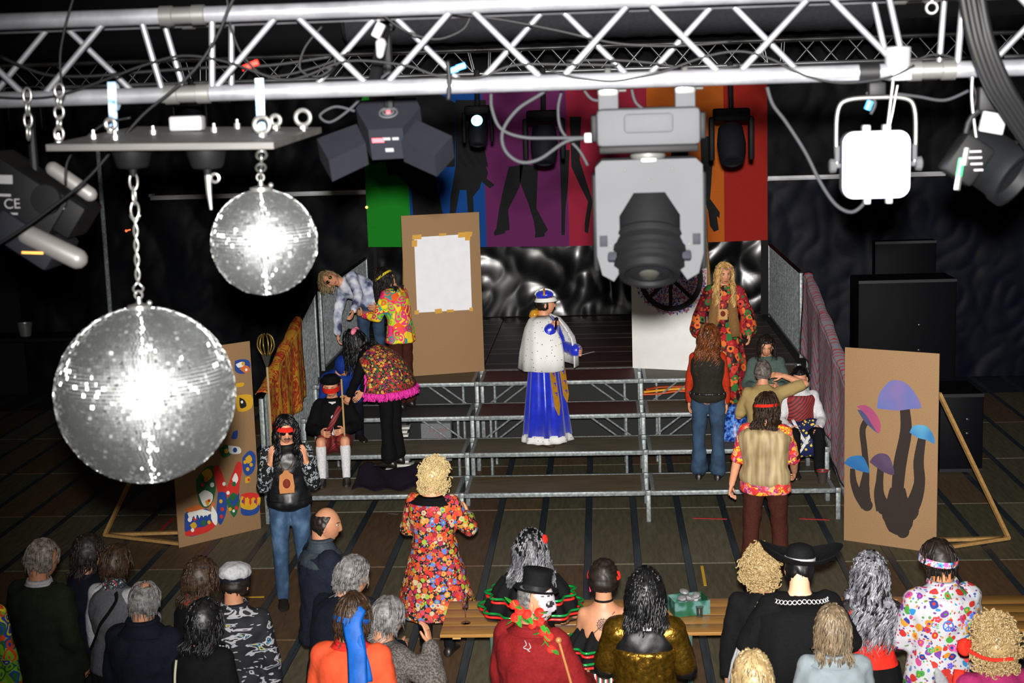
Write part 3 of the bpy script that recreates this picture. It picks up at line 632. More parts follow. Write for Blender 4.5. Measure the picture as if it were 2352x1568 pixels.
# duct hung from the ceiling
a, c = W(790, 60, 19), W(2010, 55, 19); t = thing('ventilation_duct', 'long dark grey fabric duct under the ceiling behind the trusses', 'duct', ((a.x+c.x)/2, 19, 5.6))
b = MB(); b.lathe([(.22, 0), (.3, .06)]+[(.3+.008*math.sin(k*2.2), .06+(c.x-a.x-.12)*k/60) for k in range(61)]+[(.22, c.x-a.x)], (-(c.x-a.x)/2, 0, 0), (1, 0, 0), 24); b.build('tube_body', cloth('grey_duct_fabric', '3c3d42', .8, 20, .12, .2), t)
for k in (-2.4, -.8, .8, 2.4):
    b = MB(); b.tube([(k, 0, .28), (k, 0, CE-5.6)], .01, 6); b.build('hanger', steel, t)
# hoists at the truss ends out of view are not built
# ------------------------------------------------------------------ cables
def cable(pts, Y, r, lab, m=rubber, grp='cables along the near truss', name='cable'):
    pp = smooth([tuple(W(p[0], p[1], p[2] if len(p) > 2 else Y)) for p in pts], 6)
    b = MB(); b.tube(pp, r, 6); o = b.build(name, m, smooth=180); return tag(o, lab, 'cable', grp)
gcab = plain('grey_cable_rubber', '1e1f21', .7, 0, .1, spec=.08)
F_ = TY-.04
for pts, Y, r, lab in (
    ([(-30, 222), (60, 226), (140, 218), (250, 180), (330, 150), (420, 128), (520, 142), (640, 182), (700, 175), (800, 140), (930, 150), (1010, 175), (1100, 178), (1180, 150), (1300, 148), (1420, 150)], F_, .0045, 'black cable weaving along lower chord of near truss, left half'),
    ([(545, -20), (525, 20), (500, 80), (455, 150), (400, 205), (330, 262), (270, 330), (190, 420), (60, 520), (-20, 570)], F_-.06, .005, 'black cable falling diagonally from truss top to grey derby light'),
    ([(520, -20), (530, 60), (560, 130), (620, 175), (740, 150), (800, 120)], F_+.1, .004, 'thin black cable drooping inside truss left of centre'),
    ([(880, 35), (930, 70), (1000, 90), (1060, 70), (1080, 40)], F_+.06, .004, 'thin black cable loop under top chord near centre'),
    ([(1020, 30), (1150, 45), (1280, 70), (1420, 100), (1560, 105), (1680, 95)], F_+.1, .0042, 'black cable running down right inside truss centre'),
    ([(1260, 160), (1330, 180), (1420, 185), (1520, 165), (1620, 130), (1700, 118), (1770, 135), (1840, 170), (1930, 190), (2040, 178), (2100, 150)], F_, .0042, 'black cable sagging over lower chord right of centre'),
    ([(1300, 140), (1400, 138), (1500, 145), (1600, 160), (1700, 150)], F_+.14, .0042, 'black cable on rear lower chord right of centre'),
    ([(700, 60), (745, 90), (770, 140), (735, 175), (690, 160), (700, 110), (740, 60)], F_+.08, .004, 'thin black cable coil hanging in truss above small ball'),
    ([(1028, 140), (1032, 180), (1030, 230)], F_-.03, .007, 'short black tie hanging from lower chord centre'),
    ([(2060, 175), (2130, 128), (2200, 140), (2240, 210), (2235, 260), (2240, 320)], F_+.1, .004, 'black cable arching to the right black spotlight'),
    ([(0, 130), (100, 170), (200, 175), (330, 165), (480, 155), (620, 150), (760, 130)], F_+.2, .006, 'black cable resting on rear lower chord at left'),
    ([(170, -10), (150, 60), (138, 130), (142, 200)], F_-.03, .004, 'thin grey wire hanging at left end of near truss'),
    ([(300, 270), (230, 290), (160, 360), (150, 420)], F_-.05, .004, 'thin cable hanging behind left chain')):
    cable(pts, Y, r, lab)
for pts, Y, r, lab in (
    ([(895, 165), (850, 200), (810, 245), (760, 280), (735, 265), (770, 245), (815, 255)], 4.9, .005, 'grey cable loop above three-armed light'),
    ([(1128, 215), (1130, 250), (1150, 295), (1200, 315), (1270, 317), (1350, 316)], 4.6, .0055, 'grey power cable curving into left side of moving head'),
    ([(1268, 175), (1250, 210), (1190, 250), (1155, 300), (1160, 345), (1195, 372), (1240, 365), (1300, 325), (1352, 316)], 4.6, .006, 'thick grey cable looping under truss left of moving head'),
    ([(1290, 210), (1282, 250), (1290, 300), (1330, 345), (1350, 380)], 4.75, .005, 'grey cable hanging just left of moving head base'),
    ([(1340, 205), (1360, 228), (1395, 235), (1420, 262)], 4.6, .0045, 'short grey lead between left clamp and moving head'),
    ([(1450, 200), (1460, 235), (1485, 255)], 4.6, .0045, 'short grey lead into top of moving head'),
    ([(1762, 200), (1775, 240), (1805, 280), (1850, 350), (1885, 420), (1920, 470), (1955, 487), (1982, 470), (1985, 452)], 4.6, .006, 'grey cable hanging in a long curve to the glowing lamp'),
    ([(2055, 215), (2110, 222), (2170, 230), (2225, 208)], 4.6, .005, 'grey cable between glowing lamp and right spotlight'),
    ([(1990, 212), (2010, 235), (2000, 262)], 4.56, .005, 'short lead at the glowing lamp clamp')):
    cable(pts, Y, r, lab, gcab, 'grey leads to the lamps')
t = thing('cable_bundle', 'thick bundle of black cables falling at top right corner', 'cable bundle', W(2280, 120, 4.2))
for k, (d0, d1) in enumerate(((-20, -22), (-8, -10), (4, 3), (15, 14), (24, 26))):
    b = MB(); pp = smooth([tuple(W(2226+d0, -30, 4.2+.01*(k % 2))), tuple(W(2250+d0, 90, 4.2)), tuple(W(2288+d1, 190, 4.22)), tuple(W(2330+d1, 260, 4.25)), tuple(W(2390+d1, 350, 4.3))], 6)
    b.tube(pp, .012, 8); b.build('strand', rubber, t, 180, world=True)
# ------------------------------------------------------------------ mirror balls on their board
plate_m = streak('grey_plywood_plate', '1c1b19', '2a2826', (3, 25, 25), .6)
pts = [W(105, 332, 4.08), W(628, 327, 4.08), W(738, 292, 4.62), W(310, 290, 4.62)]
t = thing('hanging_plate', 'grey wooden plate hung under near truss carrying mirror ball motors', 'plate', (sum(pts, V())/4))
PN = (pts[1]-pts[0]).cross(pts[3]-pts[0]).normalized()
b = MB(); b.prism(pts, -PN*.018); b.build('board', plate_m, t, 0, world=True)
def on(px, py): return PL(px, py, pts[0], PN)
def motor(px, py, parent, lab=None):
    c = on(px, py)-PN*.018; b = MB(); b.lathe([(.058, 0), (.056, -.02), (.046, -.058), (.04, -.066), (.012, -.07), (.009, -.09)], c, (0, 0, 1), 24); o = b.build('motor_housing', blackplas, parent, 40, world=True); return c+V((0, 0, -.085))
m1 = motor(300, 318, t); m2 = motor(472, 318, t)
b = MB(); b.tube([m2, m2+V((0, 0, -.05)), m2+V((.003, 0, -.1))], [.01, .008, .004], 8); b.torus(m2+V((.02, 0, -.01)), .012, .004, (0, 1, 0), 12, 5); b.build('shaft_hook', steel, t, world=True)
b = MB(); b.box(on(432, 300)+V((0, 0, .022)), (.1, .06, .045), bev=.008); b.build('terminal_box', white, t, world=True)
def eye(px, py, parent, R=.022):
    c = on(px, py)+V((0, 0, R+.012)); b = MB(); b.torus(c, R, .007, (0, 1, 0), 20, 8); b.tube([c-V((0, 0, R)), c-V((0, 0, R+.035))], .007, 8); b.lathe([(.013, 0), (.013, .008)], c-V((0, 0, R+.012)), n=6); b.build('eye_bolt', steel, parent, world=True); return c
e1 = eye(603, 314, t); eye(697, 296, t); eye(255, 305, t, .014); eye(634, 296, t, .014)
for q in ((215, 318), (265, 320), (352, 308), (492, 302), (545, 292), (135, 326)):
    c = on(*q); b = MB(); b.lathe([(.01, -.005), (.01, .012), (.005, .012), (.005, .024)], c, n=8); b.build('bolt', steel, t, world=True)
strapm = blotch('blue_white_strap', [(.4, '3f5a78'), (.5, '6f8090'), (.6, '8f949a')], 30, .6, 'LINEAR', 2)
for px, py0, py1, nm in ((258, 188, 300, 'left'), (597, 180, 300, 'right')):
    a, c = W(px-2, py0, 4.46), on(px+3, py1); b = MB(); s_ = V((.013, 0, 0)); d = V((0, .002, 0))
    b.prism([a-s_, a+s_, c+s_, c-s_], d); tr = [V((a.x, TY, TZB))+V((0, .029*math.cos(q), .029*math.sin(q))) for q in [R_(k*20+200) for k in range(18)]]
    b.tube(tr, .013, 6, flat=.15, hint=(1, 0, 0)); tag(b.build('strap', strapm), 'blue and white webbing strap holding the plate, %s one' % nm, 'strap')
def chain(name, a, c, n, lab, w_=.011, r=.0032, twist=True, parent=None):
    a, c = V(a), V(c); L_ = (c-a).length/n; d = (c-a).normalized(); x, y, _ = frame(d); tt = parent or thing(name, lab, 'chain', c)
    for i in range(n):
        p = a+d*(L_*(i+.5)); ax, sd = (x, y) if i % 2 else (y, x); b = MB(); h = L_*.62
        path = [p+sd*(w_*math.cos(q))*1+d*(math.copysign(max(0, abs(math.sin(q))), math.sin(q))*h) for q in [2*math.pi*k/14 for k in range(14)]]
        b.tube(path, r, 6, closed=True); b.build('link', steel, tt, 180, world=True)
    return tt
chain('chain', W(136, 195, 4.12), on(136, 328)+V((0, 0, .01)), 5, 'steel link chain holding front left corner of the plate', .013, .004)
chain('chain', W(62, 205, 4.45), W(66, 318, 4.45), 4, 'short loose steel chain hanging at far left of truss', .012, .004)
# rows of square glass mirrors
mirm, nt, bs = newmat('mirror_glass'); bs.inputs['Metallic'].default_value = 1; bs.inputs['Base Color'].default_value = (.36, .375, .375, 1); bs.inputs['Roughness'].default_value = .62
def aniso(rot):
    g = node(nt, 'ShaderNodeBsdfAnisotropic', i_Roughness=.25, i_Anisotropy=.965, i_Rotation=rot, i_Color=(.25, .26, .26, 1)); tg = node(nt, 'ShaderNodeTangent', direction_type='RADIAL', axis='Z'); L(nt, tg.outputs[0], g.inputs['Tangent']); return g.outputs[0]
x1_ = node(nt, 'ShaderNodeMixShader', i_0=.5); L(nt, aniso(0.), x1_.inputs[1]); L(nt, aniso(.25), x1_.inputs[2])
x2_ = node(nt, 'ShaderNodeMixShader', i_0=.30); L(nt, x1_.outputs[0], x2_.inputs[1]); L(nt, bs.outputs[0], x2_.inputs[2]); L(nt, x2_.outputs[0], nt.nodes['Material Output'].inputs['Surface'])
grout = plain('grey_grout', '8b8d8c', .6)
def mirror_ball(name, lab, c, R, ts, seed, up):
    rn = random.Random(seed); t = thing(name, lab, 'mirror ball', c)
    b = MB(); b.ball((0, 0, 0), R-.003, 48, 32); b.build('core', grout, t, 180)
    vs, fs = [], []; rows = int(math.pi*R/ts)
    for i in range(rows):
        th = math.pi*(i+.5)/rows; n = max(4, int(2*math.pi*R*math.sin(th)/ts)); off = rn.random()
        rowtilt = rn.gauss(0, .035)
        for j in range(n):
            ph = 2*math.pi*(j+off)/n; nr = V((math.sin(th)*math.cos(ph), math.sin(th)*math.sin(ph), math.cos(th)))
            e = V((-math.sin(ph), math.cos(ph), 0)); s_ = nr.cross(e)
            ta, tb = (rn.gauss(0, .2), rn.gauss(0, .2)) if rn.random() < .22 else (rn.gauss(0, .05)+rowtilt*.5, rn.gauss(0, .05))
            ta = max(-.35, min(.35, ta)); tb = max(-.35, min(.35, tb)); h = ts*.455
            k = len(vs)
            for z in (0, 1):
                for u, v in ((-1, -1), (1, -1), (1, 1), (-1, 1)):
                    q = nr*(R-.002+(.002 if z else -.002)+(u*h*tb+v*h*ta if z else 0))+e*(u*h)+s_*(v*h); vs.append(q)
            fs += [(k+4, k+5, k+6, k+7), (k, k+1, k+5, k+4), (k+1, k+2, k+6, k+5), (k+2, k+3, k+7, k+6), (k+3, k, k+4, k+7)]
    b = MB(); b.add(vs, fs); o = b.build('mirror_tiles', mirm, t, 0); o['kind'] = 'stuff'
    b = MB(); b.lathe([(.035, R-.004), (.034, R+.006), (.008, R+.012), (.006, R+.03)], n=20); b.torus((0, 0, R+.036), .011, .003, (0, 1, 0), 14, 6); b.ball((.03, 0, R+.012), .008, 8, 6); b.build('top_cap', steel, t)
    return t
C1 = W(335, 906, 4.15); C2 = W(607, 556, 4.4)
mirror_ball('mirror_ball', 'large mirror ball hanging on a twisted chain at left', C1, .2565, .0103, 1, None)
mirror_ball('mirror_ball', 'small mirror ball hanging on a short chain below the plate', C2, .1585, .0094, 2, None)
top1 = C1+V((0, 0, .295)); tch = chain('chain', m1, m1+(top1-m1)*.36, 3, 'long twisted steel chain from motor down to large mirror ball', .012, .0035)
a = m1+(top1-m1)*.34; n = 40
for s_ in (0, math.pi):
    b = MB(); pp = []
    for i in range(n+1):
        u = i/n; p = a+(top1-a)*u; w_ = .0055+.010*max(0, 1-abs(u-.93)/.1)+.009*max(0, 1-u/.08); pp.append(p+V((w_*math.cos(s_+u*17), w_*.8*math.sin(s_+u*17), 0)))
    b.tube(pp, .0034, 6); b.build('twisted_wire', steel, tch, 180, world=True)
top2 = C2+V((0, 0, .197)); chain('chain', on(600, 330)-V((0, 0, .022)), top2, 4, 'short steel chain from eye bolt to small mirror ball', .014, .0036)

# ------------------------------------------------------------------ moving head in front
mh = W(1487, 290, 4.62); t = thing('moving_head_light', 'grey and black moving head spotlight hanging under truss right of centre', 'stage light', mh)
b = MB(); b.box((0, 0, 0), (.315, .22, .115), bev=.018); b.box((0, -.008, .012), (.15, .22, .06), bev=.012); b.build('base', greyplas, t)
b = MB(); b.box((0, 0, -.066), (.30, .2, .022), bev=.005); b.box((-.163, 0, 0), (.02, .2, .08), bev=.006); b.box((.163, 0, 0), (.02, .2, .08), bev=.006); b.build('base_rim', blackplas, t)
for sx, px in ((-1, 1397), (1, 1573)):
    xx = W(px, 230, 4.62).x-mh.x; b = MB(); b.box((xx, 0, .078), (.062, .05, .05), bev=.006); b.build('bracket', greyplas, t)
    b = MB(); b.box((xx, 0, .118), (.066, .055, .05), bev=.01); b.torus((xx, -.12+.12, .118+.03), .03, .010, (1, 0, 0), 16, 8); b.tube([(xx+.03, 0, .115), (xx+.055, 0, .115)], .008, 8); b.build('clamp', steel, t)
b = MB(); b.lathe([(.05, -.075), (.055, -.09), (.05, -.1)], n=20); b.build('pan_bearing', steel, t)
def yoke(w_, h, aw, d):
    o = [(-w_/2+.02, 0), (w_/2-.02, 0), (w_/2, -.02), (w_/2, -h+.08), (w_/2-.015, -h+.02), (w_/2-.05, -h), (w_/2-aw, -h+.03), (w_/2-aw, -.17), (w_/2-aw-.045, -.1), (-w_/2+aw+.045, -.1), (-w_/2+aw, -.17), (-w_/2+aw, -h+.03), (-w_/2+.05, -h), (-w_/2+.015, -h+.02), (-w_/2, -h+.08), (-w_/2, -.02)]
    return o
o = yoke(.325, .37, .07, .16); b = MB(); z0 = -.098
# build the yoke as three convex-ish prisms so that the outline stays clean
def pr(pts, y0=-.08, dy=.16): b.prism([(x, y0, z+z0) for x, z in pts], (0, dy, 0))
pr([o[0], o[1], o[2], (o[7][0]+.07, -.17), o[7], o[8], o[9], o[10], (o[10][0]-.07, -.17), o[15]])
pr([(.0925, -.17), (.1625, -.17), o[3], o[4], o[5], o[6]]); pr([(-.0925, -.17), o[11], o[12], o[13], o[14], (-.1625, -.17)])
yk = b.build('yoke', greyplas, t)
for sx in (-1, 1):
    b = MB(); b.box((sx*.165, 0, z0-.19), (.018, .15, .30), bev=.008); b.build('yoke_cover', blackplas, t)
    b = MB(); b.box((sx*.142, -.081, z0-.245), (.024, .004, .034), bev=.0015); b.build('yoke_latch', darkgrey, t)
for sx, zz in ((-.06, -.03), (.06, -.03), (-.1, -.26), (.1, -.26), (0, -.06)):
    b = MB(); b.ball((sx*1.2, -.08, z0+zz), .004, 8, 6); b.build('screw', steel, t)
b = MB(); b.box((0, -.078, z0-.002), (.05, .012, .016), bev=.004); b.build('lock_tab', steel, t)
hd = V((-.03, -.52, -.85)).normalized(); hc = V((0, -.01, z0-.225)); prof = [(.03, -.155), (.075, -.15), (.095, -.12), (.1, -.06), (.1, .02), (.106, .03), (.106, .045), (.1, .052), (.104, .075), (.108, .08), (.108, .1), (.098, .108), (.098, .128), (.101, .132), (.101, .15), (.088, .16), (.086, .185), (.078, .19), (.07, .185), (.068, .17)]
prof = [(r*1.08, z*.82) for r, z in prof]; b = MB(); b.lathe(prof, hc, hd, 36, hint=(1, 0, 0)); b.build('head', blackplas, t, 30)
x, y, d = frame(hd, (1, 0, 0)); 
b = MB(); b.lathe([(.001, .144), (.03, .146), (.048, .141), (.07, .138)], hc, hd, 28, caps=False); b.build('lens_ring', plain('lens_black', '0c0d0f', .12), t)
b = MB(); b.ball(hc+hd*.140, (.034, .034, .016), 20, 10, rot=M((x, y, d)).transposed()); b.build('lens', plain('lens_glass', '6a6c64', .06, .9), t, 180)
for sx in (-1, 1):
    b = MB(); b.lathe([(.03, 0), (.03, .035)], hc+V((sx*.09, 0, 0)), (sx, 0, 0), 18); b.build('tilt_bearing', steel, t)
    b = MB(); b.box(hc+hd*.07+V((sx*.098, -.02, 0)), (.03, .06, .06), M((x, y, d)).transposed(), bev=.006); b.build('side_lug', darkgrey, t)
for q in range(7):
    an = R_(-90+(q-3)*6); b = MB(); p = hc-hd*.02
    # cooling slots on the side facing down-front
    side = (V((1, 0, 0))*math.sin(R_((q-3)*9))+y*(-1 if y.y > 0 else 1)*math.cos(R_((q-3)*9))); b.box(p+side*.1, (.006, .006, .03), M((x, y, d)).transposed()); b.build('cooling_rib', darkgrey, t, 0)
b = MB(); side = y*(-1 if y.y > 0 else 1); b.box(hc-hd*.075+side*.099, (.07, .012, .018), M((x, y, d)).transposed(), bev=.003); b.build('handle_slot', darkgrey, t)
# white plugs at the left side
b = MB(); p = W(1353, 316, 4.6); b.box(p-mh, (.03, .03, .03), bev=.005); b.build('cable_plug', white, t)

yk.name = 'yoke'
for o_ in [q for q in bpy.data.objects if q.parent == t]:
    n_ = o_.name.split('.')[0]
    if n_ in ('yoke_latch', 'yoke_cover', 'screw'): o_.parent = yk
    elif n_ in ('lens_ring', 'lens', 'handle_slot', 'cooling_rib', 'side_lug'): o_.parent = next(q for q in bpy.data.objects if q.parent == t and q.name.split('.')[0] == 'head')
# ------------------------------------------------------------------ glowing lamp
lc = W(2011, 378, 4.55); t = thing('led_lamp', 'glowing white and blue four-lens lamp hanging at right of truss', 'stage light', lc)
ledm, nt, bs = newmat('lit_led_face'); bs.inputs['Emission Color'].default_value = (.42, .55, 1, 1); bs.inputs['Emission Strength'].default_value = 3.2; bs.inputs['Base Color'].default_value = (.8, .85, 1, 1)
hot, nt, bs = newmat('lit_led_core'); bs.inputs['Emission Color'].default_value = (.9, .95, 1, 1); bs.inputs['Emission Strength'].default_value = 22
def rsq(w_, r, n=6):
    out = []
    for cx, cy, a0 in ((w_-r, w_-r, 0), (-w_+r, w_-r, 90), (-w_+r, -w_+r, 180), (w_-r, -w_+r, 270)):
        for k in range(n+1): q = R_(a0+90*k/n); out.append((cx+r*math.cos(q), cy+r*math.sin(q)))
    return out
b = MB(); b.loft([[V((x*k, y_, z*k)) for x, z in rsq(.1, .035)] for k, y_ in ((.8, .06), (1, .05), (1.03, 0), (1, -.012))]); b.build('housing', greyplas, t)
b = MB(); b.loft([[V((x*k, y_, z*k)) for x, z in rsq(.1, .035)] for k, y_ in ((1.0, -.013), (.97, -.02), (.9, -.022))]); b.build('lit_face', ledm, t)
for sx in (-1, 1):
    for sz in (-1, 1):
        b = MB(); b.lathe([(.042, 0), (.040, .006), (.03, .009), (.001, .01)], (sx*.046, -.021, sz*.046), (0, -1, 0), 20); b.build('lens', hot, t)
b = MB(); b.tube(smooth([(-.115, .0, -.005), (-.118, .0, .08), (-.113, .0, .165), (-.085, .0, .195), (0, .0, .2), (.085, .0, .195), (.113, .0, .165), (.118, .0, .08), (.115, .0, -.005)], 4), .0065, 8, flat=1.4); b.build('yoke', steel, t, 180)
for sx in (-1, 1):
    b = MB(); b.lathe([(.008, 0), (.008, .012), (.02, .014), (.022, .03), (.016, .034)], (sx*.105, 0, 0), (sx, 0, 0), 10); b.box((sx*.115, 0, .035), (.014, .02, .05), bev=.004); b.build('knob', greyplas, t)
for sx in (-.03, .03): b = MB(); b.box((sx, .0, .105), (.024, .04, .03), bev=.005); b.build('connector', white, t)
for sx in (-.025, .04): b = MB(); b.box((sx, .0, -.108), (.02, .03, .02), bev=.004); b.build('connector', white, t)
b = MB(); b.box((0, 0, .225), (.05, .05, .04), bev=.006); b.box((0, 0, .262), (.03, .03, .05), bev=.004); b.build('clamp', blackmetal, t)
b = MB(); b.tube([(-.02, -.02, .19), (-.03, -.02, .165)], .01, 8); b.build('wing_nut', plain('blue_plastic', '2f7fd0', .4), t)
pb_ = W(2062, 130, 4.5); b = MB(); b.lathe([(.036, -.035), (.038, .03), (.03, .034)], (pb_.x, 4.5, pb_.z-.004), n=20); b.box((pb_.x+.005, 4.5, pb_.z-.05), (.06, .08, .04), bev=.006); tag(b.build('clamp_cap', white), 'white round cap on lower truss chord above glowing lamp', 'clamp')
b = MB(); a = W(1995, 176, 4.5); b.lathe([(.0275, -.03), (.0275, .03)], (a.x, 4.5, TZB), (1, 0, 0), 16); tag(b.build('black_tape', rubber), 'black tape band around lower truss chord above glowing lamp', 'tape')
def wire(p, Y, r, lab): return cable(p, Y, r, lab, steel, 'safety wires', 'safety_wire')
wire([(2052, 180), (2045, 240), (2038, 296)], 4.52, .005, 'braided safety wire above the glowing lamp'); wire([(2062, 195), (2058, 215), (2050, 260), (2040, 300)], 4.54, .003, 'thin safety wire beside the braided one')
wire([(2235, 160), (2232, 220), (2240, 300), (2245, 330)], 4.5, .005, 'braided safety wire at the right black spotlight')
# ------------------------------------------------------------------ black spotlight at right
sc = W(2262, 360, 4.5); t = thing('spotlight', 'black spotlight with cable plugs hanging at far right of truss', 'stage light', sc)
ax = V((.55, -.5, -.45)).normalized(); x, y, d = frame(ax)
b = MB(); b.lathe([(.03, -.1), (.07, -.095), (.085, -.07), (.088, .05), (.095, .06), (.095, .09), (.08, .092), (.075, .06)], (.03, .03, -.02), ax, 28); b.build('can', plain('black_can', '060709', .6, spec=.12), t)
b = MB(); b.box((-.06, -.02, -.005), (.1, .1, .13), M.Rotation(R_(35), 3, 'Y'), bev=.012); b.build('rear_box', blackplas, t)
for p in ((-.09, -.075, -.04), (-.085, -.075, .0), (-.07, -.075, .03)):
    b = MB(); b.tube([p, (p[0]-.01, p[1]-.01, p[2]-.05)], .009, 8); b.build('plug', steel if p[2] else plain('green_ring', '1f8a4a', .4), t)
b = MB(); b.box((.01, -.04, .1), (.07, .02, .06), M.Rotation(R_(12), 3, 'Y'), bev=.004); b.build('name_plate', white, t)
for k in range(4): b = MB(); b.box((-.055+.006*k, -.076, .02-.018*k), (.05-.008*k, .003, .005)); b.build('printed_mark', white, t, 0)
b = MB(); b.tube(smooth([(-.06, 0, 0), (-.05, 0, .1), (.0, 0, .14), (.08, 0, .1), (.1, 0, 0)], 4), .009, 8); b.box((0, 0, .17), (.05, .05, .07), bev=.006); b.build('yoke', blackmetal, t)
b = MB(); b.tube([(0, 0, .2), (0, .0, .3)], .012, 8); b.build('hanger', blackmetal, t)
# ------------------------------------------------------------------ three-armed effect light
def marks(t, pts, m=white, s=(.03, .002, .012)):
    for p in pts: b = MB(); b.box(p, s); b.build('printed_mark', m, t, 0)
redm = plain('red_print', 'c8434a', .5)
tc = W(887, 300, 5.0); t = thing('effect_light', 'dark grey three-armed effect light hanging behind truss left of centre', 'stage light', tc)
rot = M.Rotation(R_(32), 3, 'X')
def hexp(pts, z0, z1, m, nm):
    b = MB(); a = [rot @ V((x, y, z0)) for x, y in pts]; c = [rot @ V((x, y, z1)) for x, y in pts]; b.loft([a, c]); return b.build(nm, m, t, 0)
hexp([(-.106, .174), (.085, .184), (.107, .117), (.057, -.005), (-.059, -.01), (-.115, .122)], -.11, .012, darkgrey, 'body')
for sx in (-1, 1):
    hexp([(-.232, -.035), (-.106, .047), (-.062, -.072), (-.174, -.167)] if sx < 0 else [(.097, .062), (.226, -.045), (.175, -.155), (.057, -.062)], -.085, .0, darkgrey, 'arm')
b = MB(); 
for rr, zz in ((.03, .041), (.018, .044)): b.torus(rot @ V((0, .09, zz-.028)), rr, .004, rot @ V((0, 0, 1)), 20, 6)
b.build('socket', greyplas, t)
b = MB(); b.lathe([(.009, 0), (.008, .004)], rot @ V((0, .09, .014)), rot @ V((0, 0, 1)), 12); b.build('printed_mark', redm, t)
for p, m_, s_ in (((-.03, -.012, -.03), redm, (.04, .002, .016)), ((.0, -.012, -.025), white, (.025, .002, .01)), ((.03, -.012, -.025), white, (.022, .002, .01)), ((.005, -.012, -.07), white, (.028, .002, .014))):
    b = MB(); b.box((0, 0, 0), s_, rot); b.xf(M.Translation(rot @ V(p))); b.build('printed_mark', m_, t, 0)
b = MB(); b.tube([(0, .1, .06), (0, .1, .36)], .018, 8); b.box((0, .1, .36), (.06, .06, .06), bev=.01); b.tube([(0, .1, .36), (0, 4.74-tc.y, TZB-tc.z)], .02, 8); b.build('hanger', blackmetal, t)
# ------------------------------------------------------------------ derby light with pale rounded ends, far left
lc = W(100, 480, 4.75); t = thing('effect_light', 'black effect light with pale rounded ends at left edge', 'stage light', lc)
rz_ = M.Rotation(R_(35), 3, 'Y')
def rb(c, s, m, nm, bev=.012): b = MB(); b.box((0, 0, 0), s, rz_, bev=bev); b.xf(M.Translation(c)); return b.build(nm, m, t)
rb((-.06, 0, .03), (.30, .2, .2), blackplas, 'body'); rb((.085, .0, -.01), (.13, .18, .12), blackplas, 'arm'); rb((-.03, -.02, -.09), (.22, .2, .1), darkgrey, 'arm')
pale = plain('pale_metal', '4c4a49', .45, .1, .05)
for a, c, r in (((-.02, -.1, -.075), (.135, -.1, -.155), .034), ((.05, -.02, .13), (.165, -.02, .045), .024)):
    b = MB(); b.cap(a, c, r, r, 16); b.build('rounded_end', pale, t, 60)
b = MB(); b.lathe([(.05, 0), (.048, .012), (.02, .014)], rz_ @ V((.02, -.1, .06)), (0, -1, 0), 20); b.build('knob', blackplas, t)
for p, s_, m_ in (((-.08, -.105, .105), (.055, .003, .028), white), ((-.085, -.105, .055), (.045, .003, .008), white), ((-.095, -.105, -.02), (.034, .003, .018), redm), ((-.06, -.105, -.005), (.03, .003, .006), white), ((.0, -.125, -.13), (.07, .003, .008), plain('orange_print', 'c98a3a', .5)), ((.09, -.095, .02), (.03, .003, .03), white)):
    b = MB(); b.box((0, 0, 0), s_, M.Rotation(R_(3), 3, 'Y')); b.xf(M.Translation(p)); b.build('printed_mark', m_, t, 0)
b = MB(); b.tube([(-.03, .03, .1), (-.03, .03, .3)], .014, 8); b.build('hanger', blackmetal, t)
# clamps & odd hardware on the truss
for px, py, Y, lab, m_ in ((575, 150, 4.6, 'red cable connectors on truss above the plate', plain('red_plastic', 'c8281e', .4)), (1050, 157, 4.6, 'blue cable connector on lower truss chord at centre', plain('blue_connector', '4a8fe0', .4))):
    c = W(px, py, Y); b = MB()
    for k in (-.012, .012): b.lathe([(.009, -.014), (.009, .014)], c+V((k, 0, k*.4)), (1, 0, .3), 10)
    tag(b.build('cable_connector', m_), lab, 'connector')
c = W(870, 70, 4.72); b = MB(); b.box(c, (.03, .04, .05), M.Rotation(.5, 3, 'Y'), bev=.006); b.cap(c+V((.005, 0, -.04)), c+V((0, 0, -.075)), .018, .012, 10); b.tube([c+V((0, 0, .03)), (c.x, 4.74, TZT)], .006, 6); tag(b.build('truss_clamp', white), 'white clamp hanging inside truss left of centre', 'clamp')
c = W(2140, 18, 4.5); b = MB(); b.torus(c, .016, .004, (0, 1, 0), 16, 6); b.tube([c+V((0, 0, .016)), c+V((0, 0, .05))], .005, 6); tag(b.build('eye_bolt', steel), 'steel eye bolt under top chord at right', 'bolt')
# ------------------------------------------------------------------ lights on the far truss
def far_head(px, py, lab, lens=None, s=1., tilt=20):
    c = W(px, py, 15.3); t = thing('moving_head_light', lab, 'stage light', c)
    b = MB(); b.box((0, 0, .28*s), (.34*s, .28*s, .12*s), bev=.02); b.build('base', blackplas, t)
    for sx in (-1, 1): b = MB(); b.box((sx*.19*s, 0, .05*s), (.05*s, .12*s, .42*s), bev=.02); b.build('yoke_arm', blackmetal, t)
    b = MB(); ax = V((0, -math.sin(R_(tilt)), -math.cos(R_(tilt)))); b.lathe([(.05*s, -.2*s), (.12*s, -.17*s), (.14*s, 0), (.13*s, .12*s), (.11*s, .2*s), (.09*s, .21*s), (.085*s, .19*s)], (0, 0, 0), ax, 20); b.build('head', darkgrey, t)
    b = MB(); b.tube([(0, 0, .3*s), (0, .1, 4.86-c.z)], .025, 8); b.box((0, .1, 4.86-c.z), (.06, .08, .09), bev=.01); b.build('clamp', blackmetal, t)
    if lens:
        b = MB(); b.lathe([(.06, 0), (.055, .012), (.001, .02)], (0, -.14*s, .14*s), (0, -.94, .35), 18); b.build('lit_lens', lens, t)
    return t
cy, nt, bs = newmat('lit_cyan'); bs.inputs['Emission Color'].default_value = (.25, .85, 1, 1); bs.inputs['Emission Strength'].default_value = 3
far_head(1098, 300, 'small black moving head with lit cyan lens over stage', cy, .75)
far_head(1250, 330, 'black moving head hanging before the purple banner field', None, 1.0)
far_head(1680, 330, 'black moving head hanging before the orange banner field', None, 1.05, 35)
